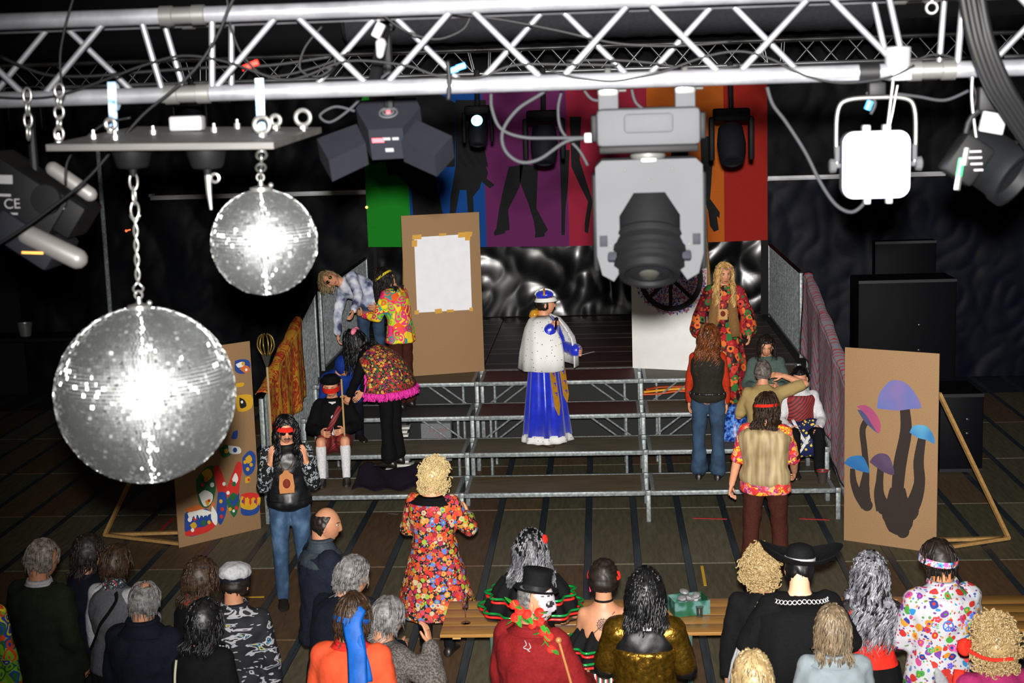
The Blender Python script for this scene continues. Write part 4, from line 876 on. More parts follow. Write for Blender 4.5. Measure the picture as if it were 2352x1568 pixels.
far_head(440, 290, 'black moving head on far truss behind the hanging plate', None, .9)
far_head(60, 270, 'black moving head on far truss at far left', None, .9)
far_head(2300, 300, 'black moving head on far truss at far right', None, .9, 40)
for px, py, colr, nm in ((290, 530, 'e0502a', 'left'), (842, 476, 'ffb060', 'middle')):
    c = W(px, py, 23.2); b = MB(); b.ball(c, .022, 12, 8); em = plain('lit_orange_'+nm, colr, .5, emit=3); b.tube([c, c+V((0, .2, 0))], .012, 6); tag(b.build('pilot_light', em), 'tiny orange pilot light on the dark back wall, %s' % ('below the bar at left' if nm == 'left' else 'beside the green banner field'), 'light')
# ------------------------------------------------------------------ people: body builder
def hp(d, soft=1.):
    """point on the head for a direction (x right, y forward, z up), head centre at 0"""
    x, y, z = .074*d.x, .093*d.y, .118*d.z
    if d.z < 0:
        t = -d.z; x *= 1-.26*t**1.5
        y *= (1-.38*t) if d.y < 0 else (1-.07*t)
    if y > 0:
        g = math.exp(-(x/.0125)**2); t = (.026-z)/.058
        if t > 0: y += g*(.022*t**.8 if t < 1 else .022*max(0, 1-(t-1)/.22))*soft
        for sx in (-1, 1): y -= .010*math.exp(-((x-sx*.031)/.015)**2-((z-.014)/.012)**2)
        y += .005*math.exp(-((z-.032)/.012)**2)*math.exp(-(x/.05)**2)
        y += .006*math.exp(-(x/.02)**2)*(math.exp(-((z+.058)/.007)**2)+math.exp(-((z+.071)/.007)**2))
        y += .009*math.exp(-(x/.022)**2-((z+.098)/.016)**2)
    return V((x, y, z))
def dirn(u, v):
    t = math.pi*v; a = 2*math.pi*u; return V((math.sin(t)*math.sin(a), math.sin(t)*math.cos(a), -math.cos(t)))
skins = dict(crowd=plain('skin_crowd_dimmed', '96684d', .5, 0, .06, 30, spec=.3), fair=plain('skin_fair', 'c98d6c', .5, 0, .06, 30, spec=.35), pale=plain('skin_pale', 'd3a182', .5, 0, .05, 30, spec=.35), tan=plain('skin_tan', 'b5744f', .5, 0, .06, 30, spec=.35))  # crowd entry is skin darkened to offset the nearer, stronger flash
lipm = plain('lips', 'a4574c', .45); eyew = plain('eye_white', '8f8b85', .3); eyed = plain('eye_dark', '17120f', .15)
shoe_m = plain('dark_leather', '191513', .4)
def nrm(v): return V(v).normalized()
TR = [(-.17, .055, .06), (-.12, .135, .1), (-.02, .17, .12), (.08, .164, .114), (.25, .142, .102), (.42, .152, .11), (.6, .168, .12), (.76, .178, .114), (.88, .155, .096), (.95, .105, .08), (1.0, .062, .062), (1.16, .056, .058), (1.3, .055, .057)]
class Person:
    """az: heading, 0 looks away from the camera, 90 to the picture's right. Limb directions are in body space (right, forward, up)."""
    def __init__(s, label, h=1.75, az=0, lean=0, side=0, twist=0, head=(0, 0, 0), arms=None, legs=None, girth=1., female=False, skin='fair', hands=None, face=False, seat=None, hscale=1., headmats=None, shoulders=1., neckf=.0):
        s.label, s.h, s.az, s.k = label, h, az, h/1.75; k = s.k; s.g = girth; s.female = female
        s.sk = skins.get(skin, skin); s.face = face
        arms = arms or (((.16, 0, -1), (.08, .14, -1)),)*2; legs = legs or (((.03, .0, -1), (0, -.02, -1)),)*2
        # legs
        s.P = V((0, 0, 0)); lo = 0; s.leg = []
        for sx, (td, sd) in zip((1, -1), legs):
            td, sd = nrm((td[0]*sx, td[1], td[2])), nrm((sd[0]*sx, sd[1], sd[2]))
            hip = V((sx*.088*k*min(1.12, girth), 0, -.035*k)); kn = hip+td*.43*k; an = kn+sd*.405*k; s.leg.append([hip, kn, an, td, sd]); lo = min(lo, an.z-.085*k)
        s.P = V((0, 0, -lo)); 
        for l in s.leg:
            for i in range(3): l[i] = l[i]+s.P
        # spine
        Rc = M.Rotation(R_(-twist), 3, 'Z') @ M.Rotation(R_(-lean), 3, 'X') @ M.Rotation(R_(side), 3, 'Y')
        qc = Rc.to_quaternion(); q0 = M.Identity(3).to_quaternion(); s.sp = []; p = s.P.copy(); N = 12
        for i in range(-2, N+5):
            t = i/N; u = max(0, min(1, t*1.7)); u = u*u*(3-2*u); s.sp.append([t, None, q0.slerp(qc, u)])
        # integrate
        L_ = .51*k; pos = {}
        base = [e for e in s.sp]; idx0 = 2
        base[idx0][1] = s.P.copy()
        for i in range(idx0+1, len(base)): base[i][1] = base[i-1][1]+(base[i][2] @ V((0, 0, L_/N)))
        for i in range(idx0-1, -1, -1): base[i][1] = base[i+1][1]-(base[i][2] @ V((0, 0, L_/N)))
        s.Rc = qc.to_matrix()
        # arms
        s.arm = []; sw = .172*k*(.9 if female else 1)*min(1.15, .5+.5*girth)*shoulders
        for sx, a in zip((1, -1), arms if len(arms) == 2 else (arms[0],)*2):
            ud, fd = nrm((a[0][0]*sx, a[0][1], a[0][2])), nrm((a[1][0]*sx, a[1][1], a[1][2]))
            sh = s.at(.86)+s.Rc @ V((sx*sw, 0, 0)); el = sh+ud*.285*k; wr = el+fd*.25*k
            s.arm.append([sh, el, wr, ud, fd, (nrm((a[2][0]*sx, a[2][1], a[2][2])) if len(a) > 2 else fd), sx, (nrm((a[3][0]*sx, a[3][1], a[3][2])) if len(a) > 3 else None)])
        # head
        yaw, pit, rol = head; s.Rh = M.Rotation(R_(-yaw), 3, 'Z') @ M.Rotation(R_(-pit), 3, 'X') @ M.Rotation(R_(rol), 3, 'Y')
        s.nk = s.at(1.0); s.hc = s.nk+s.Rc @ V((0, .02*k, .045*k))+s.Rh @ V((0, .015*k, .098*k)); s.hs = k**.4*1.05*hscale
        s.capt = 0; s.hands = hands or ((.5, .15),)*2; s.headmats = headmats
        s._body()
    def at(s, t):
        T = [e[0] for e in s.sp]; t = max(T[0], min(T[-1], t))
        for a, b in zip(s.sp, s.sp[1:]):
            if a[0] <= t <= b[0]+1e-9:
                u = (t-a[0])/(b[0]-a[0]); return a[1]*(1-u)+b[1]*u
        return s.sp[-1][1]
    def rot(s, t):
        for a, b in zip(s.sp, s.sp[1:]):
            if a[0] <= t <= b[0]+1e-9: return a[2].slerp(b[2], (t-a[0])/(b[0]-a[0])).to_matrix()
        return s.sp[-1 if t > 0 else 0][2].to_matrix()
    def rad(s, t):
        T = [r[0] for r in TR]; gx = s.g; k = s.k
        rx = float(np.interp(t, T, [r[1] for r in TR])); ry = float(np.interp(t, T, [r[2] for r in TR]))
        if s.female:
            w_ = math.exp(-((t-.27)/.14)**2); rx *= 1-.10*w_; rx *= 1+.05*math.exp(-((t-.0)/.12)**2); rx *= 1-.07*math.exp(-((t-.8)/.2)**2); ry *= 1+.12*math.exp(-((t-.56)/.1)**2)
        gg = gx if t < .9 else 1+(gx-1)*.4
        return rx*k*gg, ry*k*gg*(1+(gx-1)*.6*math.exp(-((t-.25)/.25)**2))
    def ring(s, t, inf=0., n=24, fx=1., fy=1., a0=0, a1=360, c=None, R=None):
        rx, ry = s.rad(t); c = c if c is not None else s.at(t); R = R if R is not None else s.rot(t); out = []
        full = abs(a1-a0) >= 360; m_ = n if full else n-1
        for j in range(n):
            a = R_(a0+(a1-a0)*j/m_); out.append(c+R @ V(((rx*fx+inf)*math.sin(a), (ry*fy+inf)*math.cos(a), 0)))
        return out
    def torso(s, mb, inf, t0=-.17, t1=1.3, flare=0., drop=None, n=24, neckinf=None):
        ts = [t for t in np.linspace(t0, t1, max(4, int((t1-t0)/.06)))]
        rings = []
        for t in ts:
            i = inf if neckinf is None or t < .93 else neckinf
            if t < -.02:
                c = s.at(0)+V((0, 0, (t)*.51*s.k)); u = (-.02-t); rx, ry = s.rad(-.02); R = M.Identity(3)
                if t0 < -.18 or drop: rings.append(s.ring(-.02, i+u*flare, n, c=c, R=R))
                else: rings.append(s.ring(t, i, n, c=c, R=R))
            else: rings.append(s.ring(t, i, n))
        mb.loft(rings); return mb
    def limb(s, mb, pts, rads, n=12):
        for a, b, ra, rb_ in zip(pts, pts[1:], rads, rads[1:]): mb.cap(a, b, ra, rb_, n)
    def armgeo(s, mb, inf, upto=2., sides=(1, -1), cuff=0.):
        k = s.k; g = .6+.4*s.g; fs = .88 if s.female else 1
        for a in s.arm:
            if a[6] not in sides: continue
            r = [.056*k*g*fs+inf, .044*k*g*fs+inf, .031*k*fs+inf+cuff]
            sh = a[0]-s.Rc @ V((a[6]*.02*k, 0, .012*k)); mb.cap(s.at(.78)+s.Rc @ V((a[6]*.08*k, 0, 0)), sh, r[0]*1.05, r[0]*1.06)
            if upto <= 1: mb.cap(sh, sh+(a[1]-sh)*upto, r[0], r[0]*.88)
            else:
                mb.cap(sh, a[1], r[0], r[1]); e = a[1]+(a[2]-a[1])*(upto-1); mb.cap(a[1], e, r[1], r[1]+(r[2]-r[1])*(upto-1))
    def leggeo(s, mb, inf, upto=2., bell=0., thin=1.):
        k = s.k; g = .5+.5*s.g
        for hip, kn, an, td, sd in s.leg:
            r = [.086*k*g+inf, .058*k*g*thin+inf, .042*k+inf]
            if upto <= 1: mb.cap(hip, hip+(kn-hip)*upto, r[0], r[0]*.8)
            else:
                mb.cap(hip, kn, r[0], r[1]); e = kn+(an-kn)*min(1, upto-1)
                if bell: mb.cap(kn, kn+(an-kn)*.35, r[1], r[1]*1.0); mb.cap(kn+(an-kn)*.35, an+V((0, 0, .045*k)), r[1]*1.0, r[2]+bell)
                else: mb.cap(kn, kn+(e-kn)*.35, r[1], r[1]*.98); mb.cap(kn+(e-kn)*.35, e, r[1]*.98, r[2])
    def hand(s, mb, a, curl, spread):
        wr, d, sx = a[2], a[5], a[6]; k = s.k*(.92 if s.female else 1.)
        pn = a[7]
        if pn is None:
            pn = V((-sx, 0, 0)); 
        pn = (pn-d*pn.dot(d))
        if pn.length < 1e-3: pn = V((0, 1, 0))-d*d.y
        pn.normalize(); th = d.cross(pn) if sx > 0 else pn.cross(d); w_ = th
        rings = []
        for u, rw, rt in ((-.03, .026, .022), (.0, .029, .02), (.035, .039, .018), (.075, .041, .015), (.095, .036, .011)):
            c = wr+d*(u*k); rings.append([c+w_*(rw*k*math.cos(q))+pn*(rt*k*math.sin(q)) for q in [2*math.pi*j/12 for j in range(12)]])
        mb.loft(rings)
        for i, (off, ln) in enumerate(((.029, .074), (.010, .084), (-.010, .078), (-.029, .06))):
            p = wr+d*(.083*k)+w_*(off*k); dd = (d+w_*(off*spread*8)).normalized(); pts = [p-dd*.012*k]; 
            for q in range(3):
                bend = curl*(.5+.35*q)*1.05; ax = dd.cross(pn).normalized(); dd = M.Rotation(bend, 3, ax) @ dd; pts.append(pts[-1]+dd*(ln*k*(.46, .32, .26)[q]+(.012*k if q == 0 else 0)))
            mb.tube(smooth([tuple(p_) for p_ in pts], 2), [.0092*k, .0092*k, .009*k, .0086*k, .008*k, .0072*k, .005*k], 7)
        p = wr+d*(.022*k)+w_*(.026*k); dd = (w_*.75+d*.75+pn*.25).normalized(); p1 = p+dd*.042*k; d2 = (d*.9+w_*.25+pn*.35*(.4+curl)).normalized()
        mb.tube([p-dd*.015*k, p, p1, p1+d2*.03*k, p1+d2*.045*k], [.012*k, .0125*k, .0105*k, .009*k, .006*k], 8)
    def _body(s):
        mb = MB(); s.torso(mb, 0, -.17, 1.3); s.armgeo(mb, 0, 2.); s.leggeo(mb, 0, 2.)
        mb.cap(s.nk-s.Rc @ V((0, 0, .03)), s.hc-s.Rh @ V((0, .012, .03)), .054*s.k*(.5+.5*s.g), .052*s.k)
        for hip, kn, an, td, sd in s.leg:
            tz = V((td.x*.6, 1, 0)).normalized() if td.z < -.5 else V((td.x*.2, 1, 0)).normalized(); mb.cap(an+V((0, 0, -.03))-tz*.03, an+V((0, 0, -.055*s.k))+tz*.12*s.k, .036*s.k, .026*s.k)
        o = mb.build('tmp', s.sk, smooth=0); md = o.modifiers.new('r', 'REMESH'); md.mode = 'VOXEL'; md.voxel_size = .0155; md.use_smooth_shade = True
        sm = o.modifiers.new('s', 'SMOOTH'); sm.iterations = 4; sm.factor = .5
        dg = bpy.context.evaluated_depsgraph_get(); ev = o.evaluated_get(dg); me = ev.to_mesh()
        n = len(me.vertices); co = np.empty(n*3, 'f'); me.vertices.foreach_get('co', co); co = co.reshape(-1, 3)
        fs = [tuple(p.vertices) for p in me.polygons]; ev.to_mesh_clear(); bpy.data.objects.remove(o)
        b = MB(); b.v = [V(c) for c in co.tolist()]; b.f = fs; b.m = [0]*len(fs)
        for a, (cu, spd) in zip(s.arm, s.hands): s.hand(b, a, cu, spd)
        # head
        nu, nv = (56, 44) if s.face else (36, 26); vs, fc, mi = [], [], []
        for j in range(nv+1):
            for i in range(nu): vs.append(s.hpt(dirn(i/nu, min(max(j/nv, .004), .996))))
        for j in range(nv):
            for i in range(nu):
                fc.append((j*nu+i, j*nu+(i+1) % nu, (j+1)*nu+(i+1) % nu, (j+1)*nu+i)); d = dirn((i+.5)/nu, (j+.5)/nv); q = hp(d); mm = 0
                if s.face and d.y > 0 and abs(q.x) < .021-.6*abs(q.z+.065) and abs(q.z+.065) < .012: mm = 1
                if s.face and d.y > .4 and .028 < q.z < .037 and .014 < abs(q.x) < .046: mm = 2
                if s.headmats: mm = s.headmats[1](d, q, mm)
                mi.append(mm)
        k0 = len(b.v); b.v += vs; b.f += [tuple(i+k0 for i in f) for f in fc]; b.m += mi
        for sx in (-1, 1):
            c = s.hpt(V((sx, -.02, -.05)).normalized())+s.Rh @ V((sx*.004, -.006, -.004)); b.ball(c, V((.009, .018, .03))*s.hs, 12, 8, rot=s.Rh @ M.Rotation(R_(-18*sx), 3, 'Z'))
            if s.face:
                c = s.hc+s.Rh @ (V((sx*.031, .070, .013))*s.hs); b.ball(c, .0118*s.hs, 12, 8, m=3); b.ball(c+s.Rh @ V((0, .008, 0))*s.hs, .0065*s.hs, 10, 6, m=4)
        mats = [s.sk, lipm, plain('brow_hair', '3a281c', .8), eyew, eyed]+(s.headmats[0] if s.headmats else [])
        s.o = b.build('person', mats, smooth=180); tag(s.o, s.label, 'person')
    def hpt(s, d, out=0.): return s.hc+s.Rh @ ((hp(d)+d*out)*s.hs)
    def hloc(s, x, y, z): return s.hc+s.Rh @ (V((x, y, z))*s.hs)
    def bs(s, x, t, inf=0., f=-1):
        rx, ry = s.rad(t); rx += inf; ry += inf; u = max(-.97, min(.97, x/rx)); return s.at(t)+s.rot(t) @ V((x, f*ry*math.sqrt(1-u*u), 0))
    def put(s, px, Y, z, ref=None):
        Rz = M.Rotation(R_(-s.az), 3, 'Z'); q = Rz @ s.hc; s.o.location = (W(px, ref or 800, Y).x-q.x, Y-q.y, z); s.o.rotation_euler = (0, 0, R_(-s.az)); return s
    def seat(s, px, k, back=.17):
        e = SY+SD*k+back; s.o.location = (W(px, 850, e).x, e, LV[k-1]); s.o.rotation_euler = (0, 0, R_(-s.az)); return s
    def solid(s, name, mb, m, voxel=.0165, it=3, wr=.010, wscale=.09, **pr):
        o = mb.build(name, m, s.o, 0, **pr); md = o.modifiers.new('r', 'REMESH'); md.mode = 'VOXEL'; md.voxel_size = voxel; md.use_smooth_shade = True
        sm = o.modifiers.new('s', 'SMOOTH'); sm.iterations = it; sm.factor = .5
        if wr:
            key = 'folds_%d' % int(wscale*1000); tx = bpy.data.textures.get(key) or bpy.data.textures.new(key, 'CLOUDS'); tx.noise_scale = wscale; tx.noise_depth = 1
            d = o.modifiers.new('d', 'DISPLACE'); d.texture = tx; d.strength = wr*2; d.mid_level = .45; d.texture_coords = 'GLOBAL' if False else 'LOCAL'
        return o
    # ---- clothes
    def top(s, name, m, hem=-.15, sleeve=2., inf=.016, flare=0., wr=.010, cuff=0., sm=None, neck=1.02, voxel=.0165, sides=(1, -1), neckinf=.012):
        mb = MB(); s.torso(mb, inf, hem, neck, flare, drop=hem < -.18, neckinf=neckinf)
        if sleeve and sm is None: s.armgeo(mb, inf*.8, sleeve, sides, cuff)
        o = s.solid(name, mb, m, voxel, wr=wr)
        if sleeve and sm is not None: mb = MB(); s.armgeo(mb, inf*.7, sleeve, sides, cuff); s.solid('sleeves', mb, sm, voxel, wr=wr)
        return o
    def trousers(s, m, name='trousers', inf=.012, upto=2., bell=0., wr=.010, waist=.1):
        mb = MB(); rings = [s.ring(t, inf) for t in (-.02, .03, .08, waist)]; c = s.at(0)
        rings = [s.ring(-.12, inf, c=c+V((0, 0, -.12*.51*s.k)), R=M.Identity(3)), s.ring(-.07, inf, c=c+V((0, 0, -.07*.51*s.k)), R=M.Identity(3))]+rings
        mb.loft(rings); s.leggeo(mb, inf, upto, bell); return s.solid(name, mb, m, wr=wr)
    def shoes(s, m=None, name='shoe'):
        for hip, kn, an, td, sd in s.leg:
            tz = V((td.x*.6, 1, 0)).normalized() if td.z < -.5 else V((td.x*.2, 1, 0)).normalized(); k = s.k; mb = MB(); z0 = an.z-.085*k
            x = tz.cross(V((0, 0, 1))); rings = []
            for u, w_, hh in ((-.085, .02, .05), (-.07, .038, .085), (-.02, .042, .1), (.04, .043, .085), (.1, .05, .06), (.15, .047, .046), (.185, .025, .03)):
                c = V((an.x, an.y, z0))+tz*(u*k); rings.append([c+x*(w_*k*math.cos(q))+V((0, 0, max(.0, hh*k*.5*(1+math.sin(q))*1.0))) for q in [2*math.pi*j/14 for j in range(14)]])
            mb.loft(rings); mb.build(name, m or shoe_m, s.o, 60)
    def skirt(s, name, m, rows, k=9, amp=.12, n=72, a0=0, a1=360, seed=0, thick=0., hemm=None):
        """rows: (z absolute, rx, ry, cx, cy); folds grow downwards"""
        mb = MB(); rings = []; full = a1-a0 >= 360; nn = n if full else n-1; K = len(rows)
        for i, (z, rx, ry, cx, cy) in enumerate(rows):
            t = i/(K-1); ring = []
            for j in range(n):
                a = R_(a0+(a1-a0)*j/nn); f = 1+amp*t*(.6*math.sin(k*a+seed)+.4*math.sin((k*1.7 if not full else round(k*1.7))*a+2*seed+t*2))
                ring.append(V((cx+rx*f*math.sin(a), cy+ry*f*math.cos(a), z+(.0 if i == 0 else .006*math.sin(k*a)))))
            rings.append(ring)
        mb.loft(rings, caps=full, open_=not full); o = mb.build(name, m, s.o, 180)
        if not full: md = o.modifiers.new('t', 'SOLIDIFY'); md.thickness = thick or .012
        return o
    # ---- hair
    def cap_hair(s, m, thick=.014, front=.3, line=.56, low=-.5, name='hair', nz=.010, nu=44, nv=30, extra=None, smooth_=180):
        s.capt = thick; mb = MB(); vs, keep = [], []
        for j in range(nv+1):
            for i in range(nu):
                d = dirn(i/nu, min(max(j/nv, .004), .996)); q = hp(d, 0); b = noise.noise(V((d.x*5, d.y*5, d.z*5))+V((s.h*7, s.az, 0)))
                vs.append(s.hc+s.Rh @ ((q+d*(thick*(1 if d.z > -.2 else .8)+nz*b))*s.hs))
        fs = []
        for j in range(nv):
            for i in range(nu):
                d = dirn((i+.5)/nu, (j+.5)/nv)
                if (d.y < front or d.z > line) and d.z > low+max(0, d.y)*.6 and not (extra and extra(d)): fs.append((j*nu+i, j*nu+(i+1) % nu, (j+1)*nu+(i+1) % nu, (j+1)*nu+i))
        mb.add(vs, fs); o = mb.build(name, m, s.o, smooth_); md = o.modifiers.new('t', 'SOLIDIFY'); md.thickness = -.008; return o
    def strands(s, m, L_=.3, n=200, name='hair_strands', r=.0085, wave=.01, out=.014, front=.2, spread=.0, seed=1, fall=V((0, 0, -1)), jit=.3, body=.11, vary=.35):
        out = max(out, s.capt+.006); rn = random.Random(seed); mb = MB(); fall = V(fall).normalized(); n = int(n*1.25)
        for q in range(n):
            while True:
                d = V((rn.gauss(0, 1), rn.gauss(0, 1), rn.gauss(.25, .8))).normalized()
                if (d.y < front or d.z > .62) and d.z > -.45: break
            p = s.hpt(d, out*.6); pts = [p]; step = .024; ln = L_*(1-vary*rn.random())+.1*max(0, d.z); k = int(ln/step)+2; ph = rn.uniform(0, 6); ww = wave*rn.uniform(.5, 1.3)
            for i in range(k):
                rel = s.Rh.transposed() @ (p-s.hc); e = V((rel.x/.074, rel.y/.093, rel.z/.118))/s.hs
                g = fall.copy(); nrm_ = (s.Rh @ V((rel.x/.074**2, rel.y/.093**2, rel.z/.118**2))).normalized()
                if e.length < 1.32 and g.dot(nrm_) < 0.05:
                    if rel.y > .02 and e.z > 0: g = g+s.Rh @ V((math.copysign(.8, rel.x), -.3, 0))
                    g = g-nrm_*g.dot(nrm_)
                    if g.length < .05: g = s.Rh @ V((rn.uniform(-1, 1), -1, 0))
                    g.normalize(); p = p+g*step; rel = s.Rh.transposed() @ (p-s.hc); e = V((rel.x/.074, rel.y/.093, rel.z/.118))/s.hs; mn = 1+out/.09
                    if e.length < mn: p = s.hc+(p-s.hc)*(mn/e.length)
                else:
                    # drape over the neck and shoulders
                    p = p+(g+s.Rc @ V((rn.uniform(-jit, jit)*.3+spread*math.copysign(1, rel.x), -.04, 0))).normalized()*step
                    ax = s.at(.9); lo = s.Rc.transposed() @ (p-ax)
                    if lo.z < .09:
                        rx, ry = (body*1.6, body) ; ee = math.hypot(lo.x/rx, lo.y/ry)
                        if ee < 1 and lo.z < .06: f = 1/max(ee, .25); lo = V((lo.x*min(f, 1.15), math.copysign(max(abs(lo.y), ry*math.sqrt(max(0, 1-(lo.x/rx)**2))), lo.y if abs(lo.y) > .02 else -1), lo.z)); p = ax+s.Rc @ lo
                pts.append(p+V((math.sin(i*.9+ph), math.cos(i*.9+ph), 0))*ww*min(1, i/5))
            rr = [r*(1-.75*(i/(len(pts)-1))**2) for i in range(len(pts))]; mb.tube(pts, rr, 4, flat=.6)
        o = mb.build(name, m, s.o, 180); return o
    def curls(s, m, R=.05, n=420, name='curly_wig', seed=1, low=-.75, front=.25, r=.005, drop=0., cr=.014):
        rn = random.Random(seed); mb = MB()
        for q in range(n):
            while True:
                d = V((rn.gauss(0, 1), rn.gauss(0, 1), rn.gauss(.1, .9))).normalized()
                if (d.y < front or d.z > .6) and d.z > low: break
            p = s.hpt(d, R*(.25+.75*rn.random()**.6)); 
            if drop and d.z < .2: p = p+V((0, 0, -drop*rn.random()))
            ax = V((rn.gauss(0, 1), rn.gauss(0, 1), rn.gauss(0, 1))).normalized(); x, y, dd = frame(ax); c_ = cr*rn.uniform(.7, 1.25); a0 = rn.uniform(0, 6)
            mb.tube([p+x*(c_*math.cos(a0+t*.75))+y*(c_*math.sin(a0+t*.75))+dd*(t*.0032) for t in range(11)], r, 4)
        o = mb.build(name, m, s.o, 180); o['kind'] = 'stuff'; s.cap_hair(m, R*.45, front, .5, low*.8, 'wig_base', .006); return o
    # ---- accessories
    def band(s, m, z=.05, w_=.028, tilt=0., name='headband', out=.018, tail=0, thick=.003):
        mb = MB(); rings = []
        for j in range(40):
            a = 2*math.pi*j/40; ring = []
            for zz, o_ in ((-w_/2, 0), (w_/2, 0), (w_/2, thick), (-w_/2, thick)):
                z_ = z+zz+tilt*math.cos(a)*.09; dz = max(-.99, min(.99, z_/.118)); c = math.sqrt(1-dz*dz); q = hp(V((c*math.sin(a), c*math.cos(a), dz)), 0); ring.append(s.hc+s.Rh @ (V((q.x*(1+(out+o_)/.08), q.y*(1+(out+o_)/.09), z_))*s.hs))
            rings.append(ring)
        mb.loft(rings, closed=True); return mb.build(name, m, s.o, 60)
    def collar(s, m, inf=.02, z0=.93, z1=1.1, name='collar', gap=40):
        mb = MB(); rings = [s.ring(t, inf+i, 30, a0=gap/2, a1=360-gap/2) for t, i in ((z0, .006), ((z0+z1)/2, 0), (z1, .004))]
        rings.append(s.ring(z1-.05, inf+.016, 30, a0=gap/2, a1=360-gap/2)); mb.loft(rings, open_=True); o = mb.build(name, m, s.o, 180); md = o.modifiers.new('t', 'SOLIDIFY'); md.thickness = .006; return o
    def glasses(s, m, r=.024):
        mb = MB()
        for sx in (-1, 1): mb.lathe([(.001, .004), (r*.8, .003), (r, 0), (r*.9, -.003)], s.hloc(sx*.032, .098, .014), s.Rh @ V((sx*.18, 1, 0)), 18)
        mb.tube([s.hloc(-.012, .104, .02), s.hloc(.012, .104, .02)], .0025, 6)
        for sx in (-1, 1): mb.tube([s.hloc(sx*.055, .09, .02), s.hloc(sx*.076, .05, .02), s.hloc(sx*.08, -.01, .015)], .0022, 6)
        return mb.build('sunglasses', m, s.o, 60)
    def part(s, name, mb, m, smooth_=60, **pr): return mb.build(name, m, s.o, smooth_, **pr)
    def place(s, px, py, z=0., anchor='head', dz=0.):
        Rz = M.Rotation(R_(-s.az), 3, 'Z')
        if anchor == 'head': a = s.hc+s.Rh @ V((0, 0, .118))*s.hs+V((0, 0, dz))
        elif anchor == 'foot': a = (s.leg[0][2]+s.leg[1][2])/2; a = V((a.x, a.y, 0))
        g = G(px, py, z+a.z); q = Rz @ a; s.o.location = (g.x-q.x, g.y-q.y, z); s.o.rotation_euler = (0, 0, R_(-s.az)); return s
    def local(s, p): return wmat(s.o).inverted() @ V(p)
# ------------------------------------------------------------------ people
hair_dark = streak('hair_dark', '0c0907', '1f1712', (9, 9, 60), .5, 0, .3, spec=.3); hair_brown = streak('hair_brown', '1a100a', '352415', (9, 9, 60), .5, 0, .3, spec=.3); hair_black = streak('hair_black', '040405', '0e0e10', (9, 9, 60), .42, 0, .3, spec=.4)
hair_grey = streak('hair_grey', '2e2c2c', '6c6a69', (30, 30, 40), .5, 0, .4); hair_salt = streak('hair_salt', '26221f', '7a716a', (26, 26, 40), .5, 0, .4); hair_silver = streak('hair_silver', '1c1d24', '8e8e96', (30, 30, 6), .4, .1, .3, spec=.45)
hair_blond = streak('hair_blond', '6e5a3a', '9a8660', (30, 30, 12), .4, 0, .3); hair_wig = streak('hair_golden', '8a6432', 'd0aa6c', (24, 24, 8), .4, 0, .3); hair_auburn = streak('hair_auburn', '3a1d0c', '7a4320', (24, 24, 10), .35, 0, .3); hair_ashb = streak('hair_ash_blond', '463a2c', '75654e', (26, 26, 12), .45, 0, .3); hair_curl2 = plain('wig_pale_yellow', 'b59f70', .4, 0, .15, 30); hair_curl = plain('wig_yellow_dimmed', '8c7650', .35, 0, .12, 30)  # last wig is the crowd's copy, darkened against the near flash
red = cloth('red_cloth', 'c4261a'); jeans = blotch('blue_denim', [(.3, '1f3048'), (.5, '2e4662'), (.7, '55708e')], 7, .85, 'LINEAR', 3, (1, 1, .6), bump=.1); jeans2 = blotch('dark_denim', [(.3, '1c2c40'), (.6, '2f465f')], 7, .85, 'LINEAR', 3, bump=.1)
blackc = cloth('black_cloth', '0a0a0b'); navy = cloth('navy_cloth', '0b0e18'); whitec = cloth('white_cloth', 'c9c9cb'); whited = cloth('white_cloth_dimmed', '8f8f93'); brownc = cloth('brown_trousers', '3d1d16'); dk = cloth('dark_trousers', '0e0f12')  # whited is white cloth with its colour dimmed for the strongly flashed crowd
pinkc = cloth('hot_pink_feather', 'd6359a', .8, 90, .3, .4)
FL = ['b0241e', 'b8481e', 'b8802f', '7f9a2f', '4a68a8', 'a83a4a', 'a89a78', '8a1c38', 'b0301e', 'a8521e']
floral = cells('fruit_flower_print', FL, 24, '121018', size=.50, distort=.02); rose = cells('rose_robe_print', ['a81f22', 'd8692a', '8a1a2a', '2f6a34', 'c23a2a', '1f1418'], 13, '4a1014', size=.5, distort=.04); groovy = cells('groovy_print', ['e83a7a', 'f0cf2a', 'ea5a22', '3d8f86', 'f0cf2a', 'd81f5a', '8fc22a'], 11, distort=.12)
ggreen = cells('green_costume_print', ['7fb52a', 'd8d02a', 'd84a22', '2a6a3a', '2a4aa8', '7fb52a'], 14, distort=.1); paisl = cells('shirt_paisley', ['d8402a', 'e8b82a', '8a2a6a', 'c22a2a', 'd87a8a'], 22, distort=.1); shawl = cells('shawl_print', ['c2282a', '2f5a2a', 'c9a03a', '6a2a5a', 'b9402a'], 32, '231a26', size=.46)
peace = cells('white_peace_print', ['9a2018', '1c6a9a', 'a86f1a', '357a28', '5a2a78', '9a3568', '1c2870', '9a2018'], 17, '9d9da2', size=.36, distort=.07)
horse = blotch('horse_print', [(0, '0e0e14'), (.50, '0e0e14'), (.55, '85858a'), (.64, '17171c'), (.68, '1c6a90'), (.71, '9a8a2a'), (.76, '0e0e14')], 9, .8, 'CONSTANT', 2, (1, 1, 2.2), .8)
bwleaf = blotch('black_white_leaf', [(0, '0f1013'), (.5, '0f1013'), (.545, '9aa3a8'), (.62, '15171a'), (.66, 'b0b6ba'), (.7, '0f1013')], 22, .8, 'CONSTANT', 2, (1, 1, 1), 1.); wb = blotch('white_blue_tiedye', [(.35, '39405c'), (.5, 'a9b0c4'), (.6, 'd0d2da')], 7, .8, 'LINEAR', 2)
tartan = stripes('red_tartan', ['7a1a1c', '1c1416', '7a1a1c', '8f2426'], 14, 'DIAGONAL')
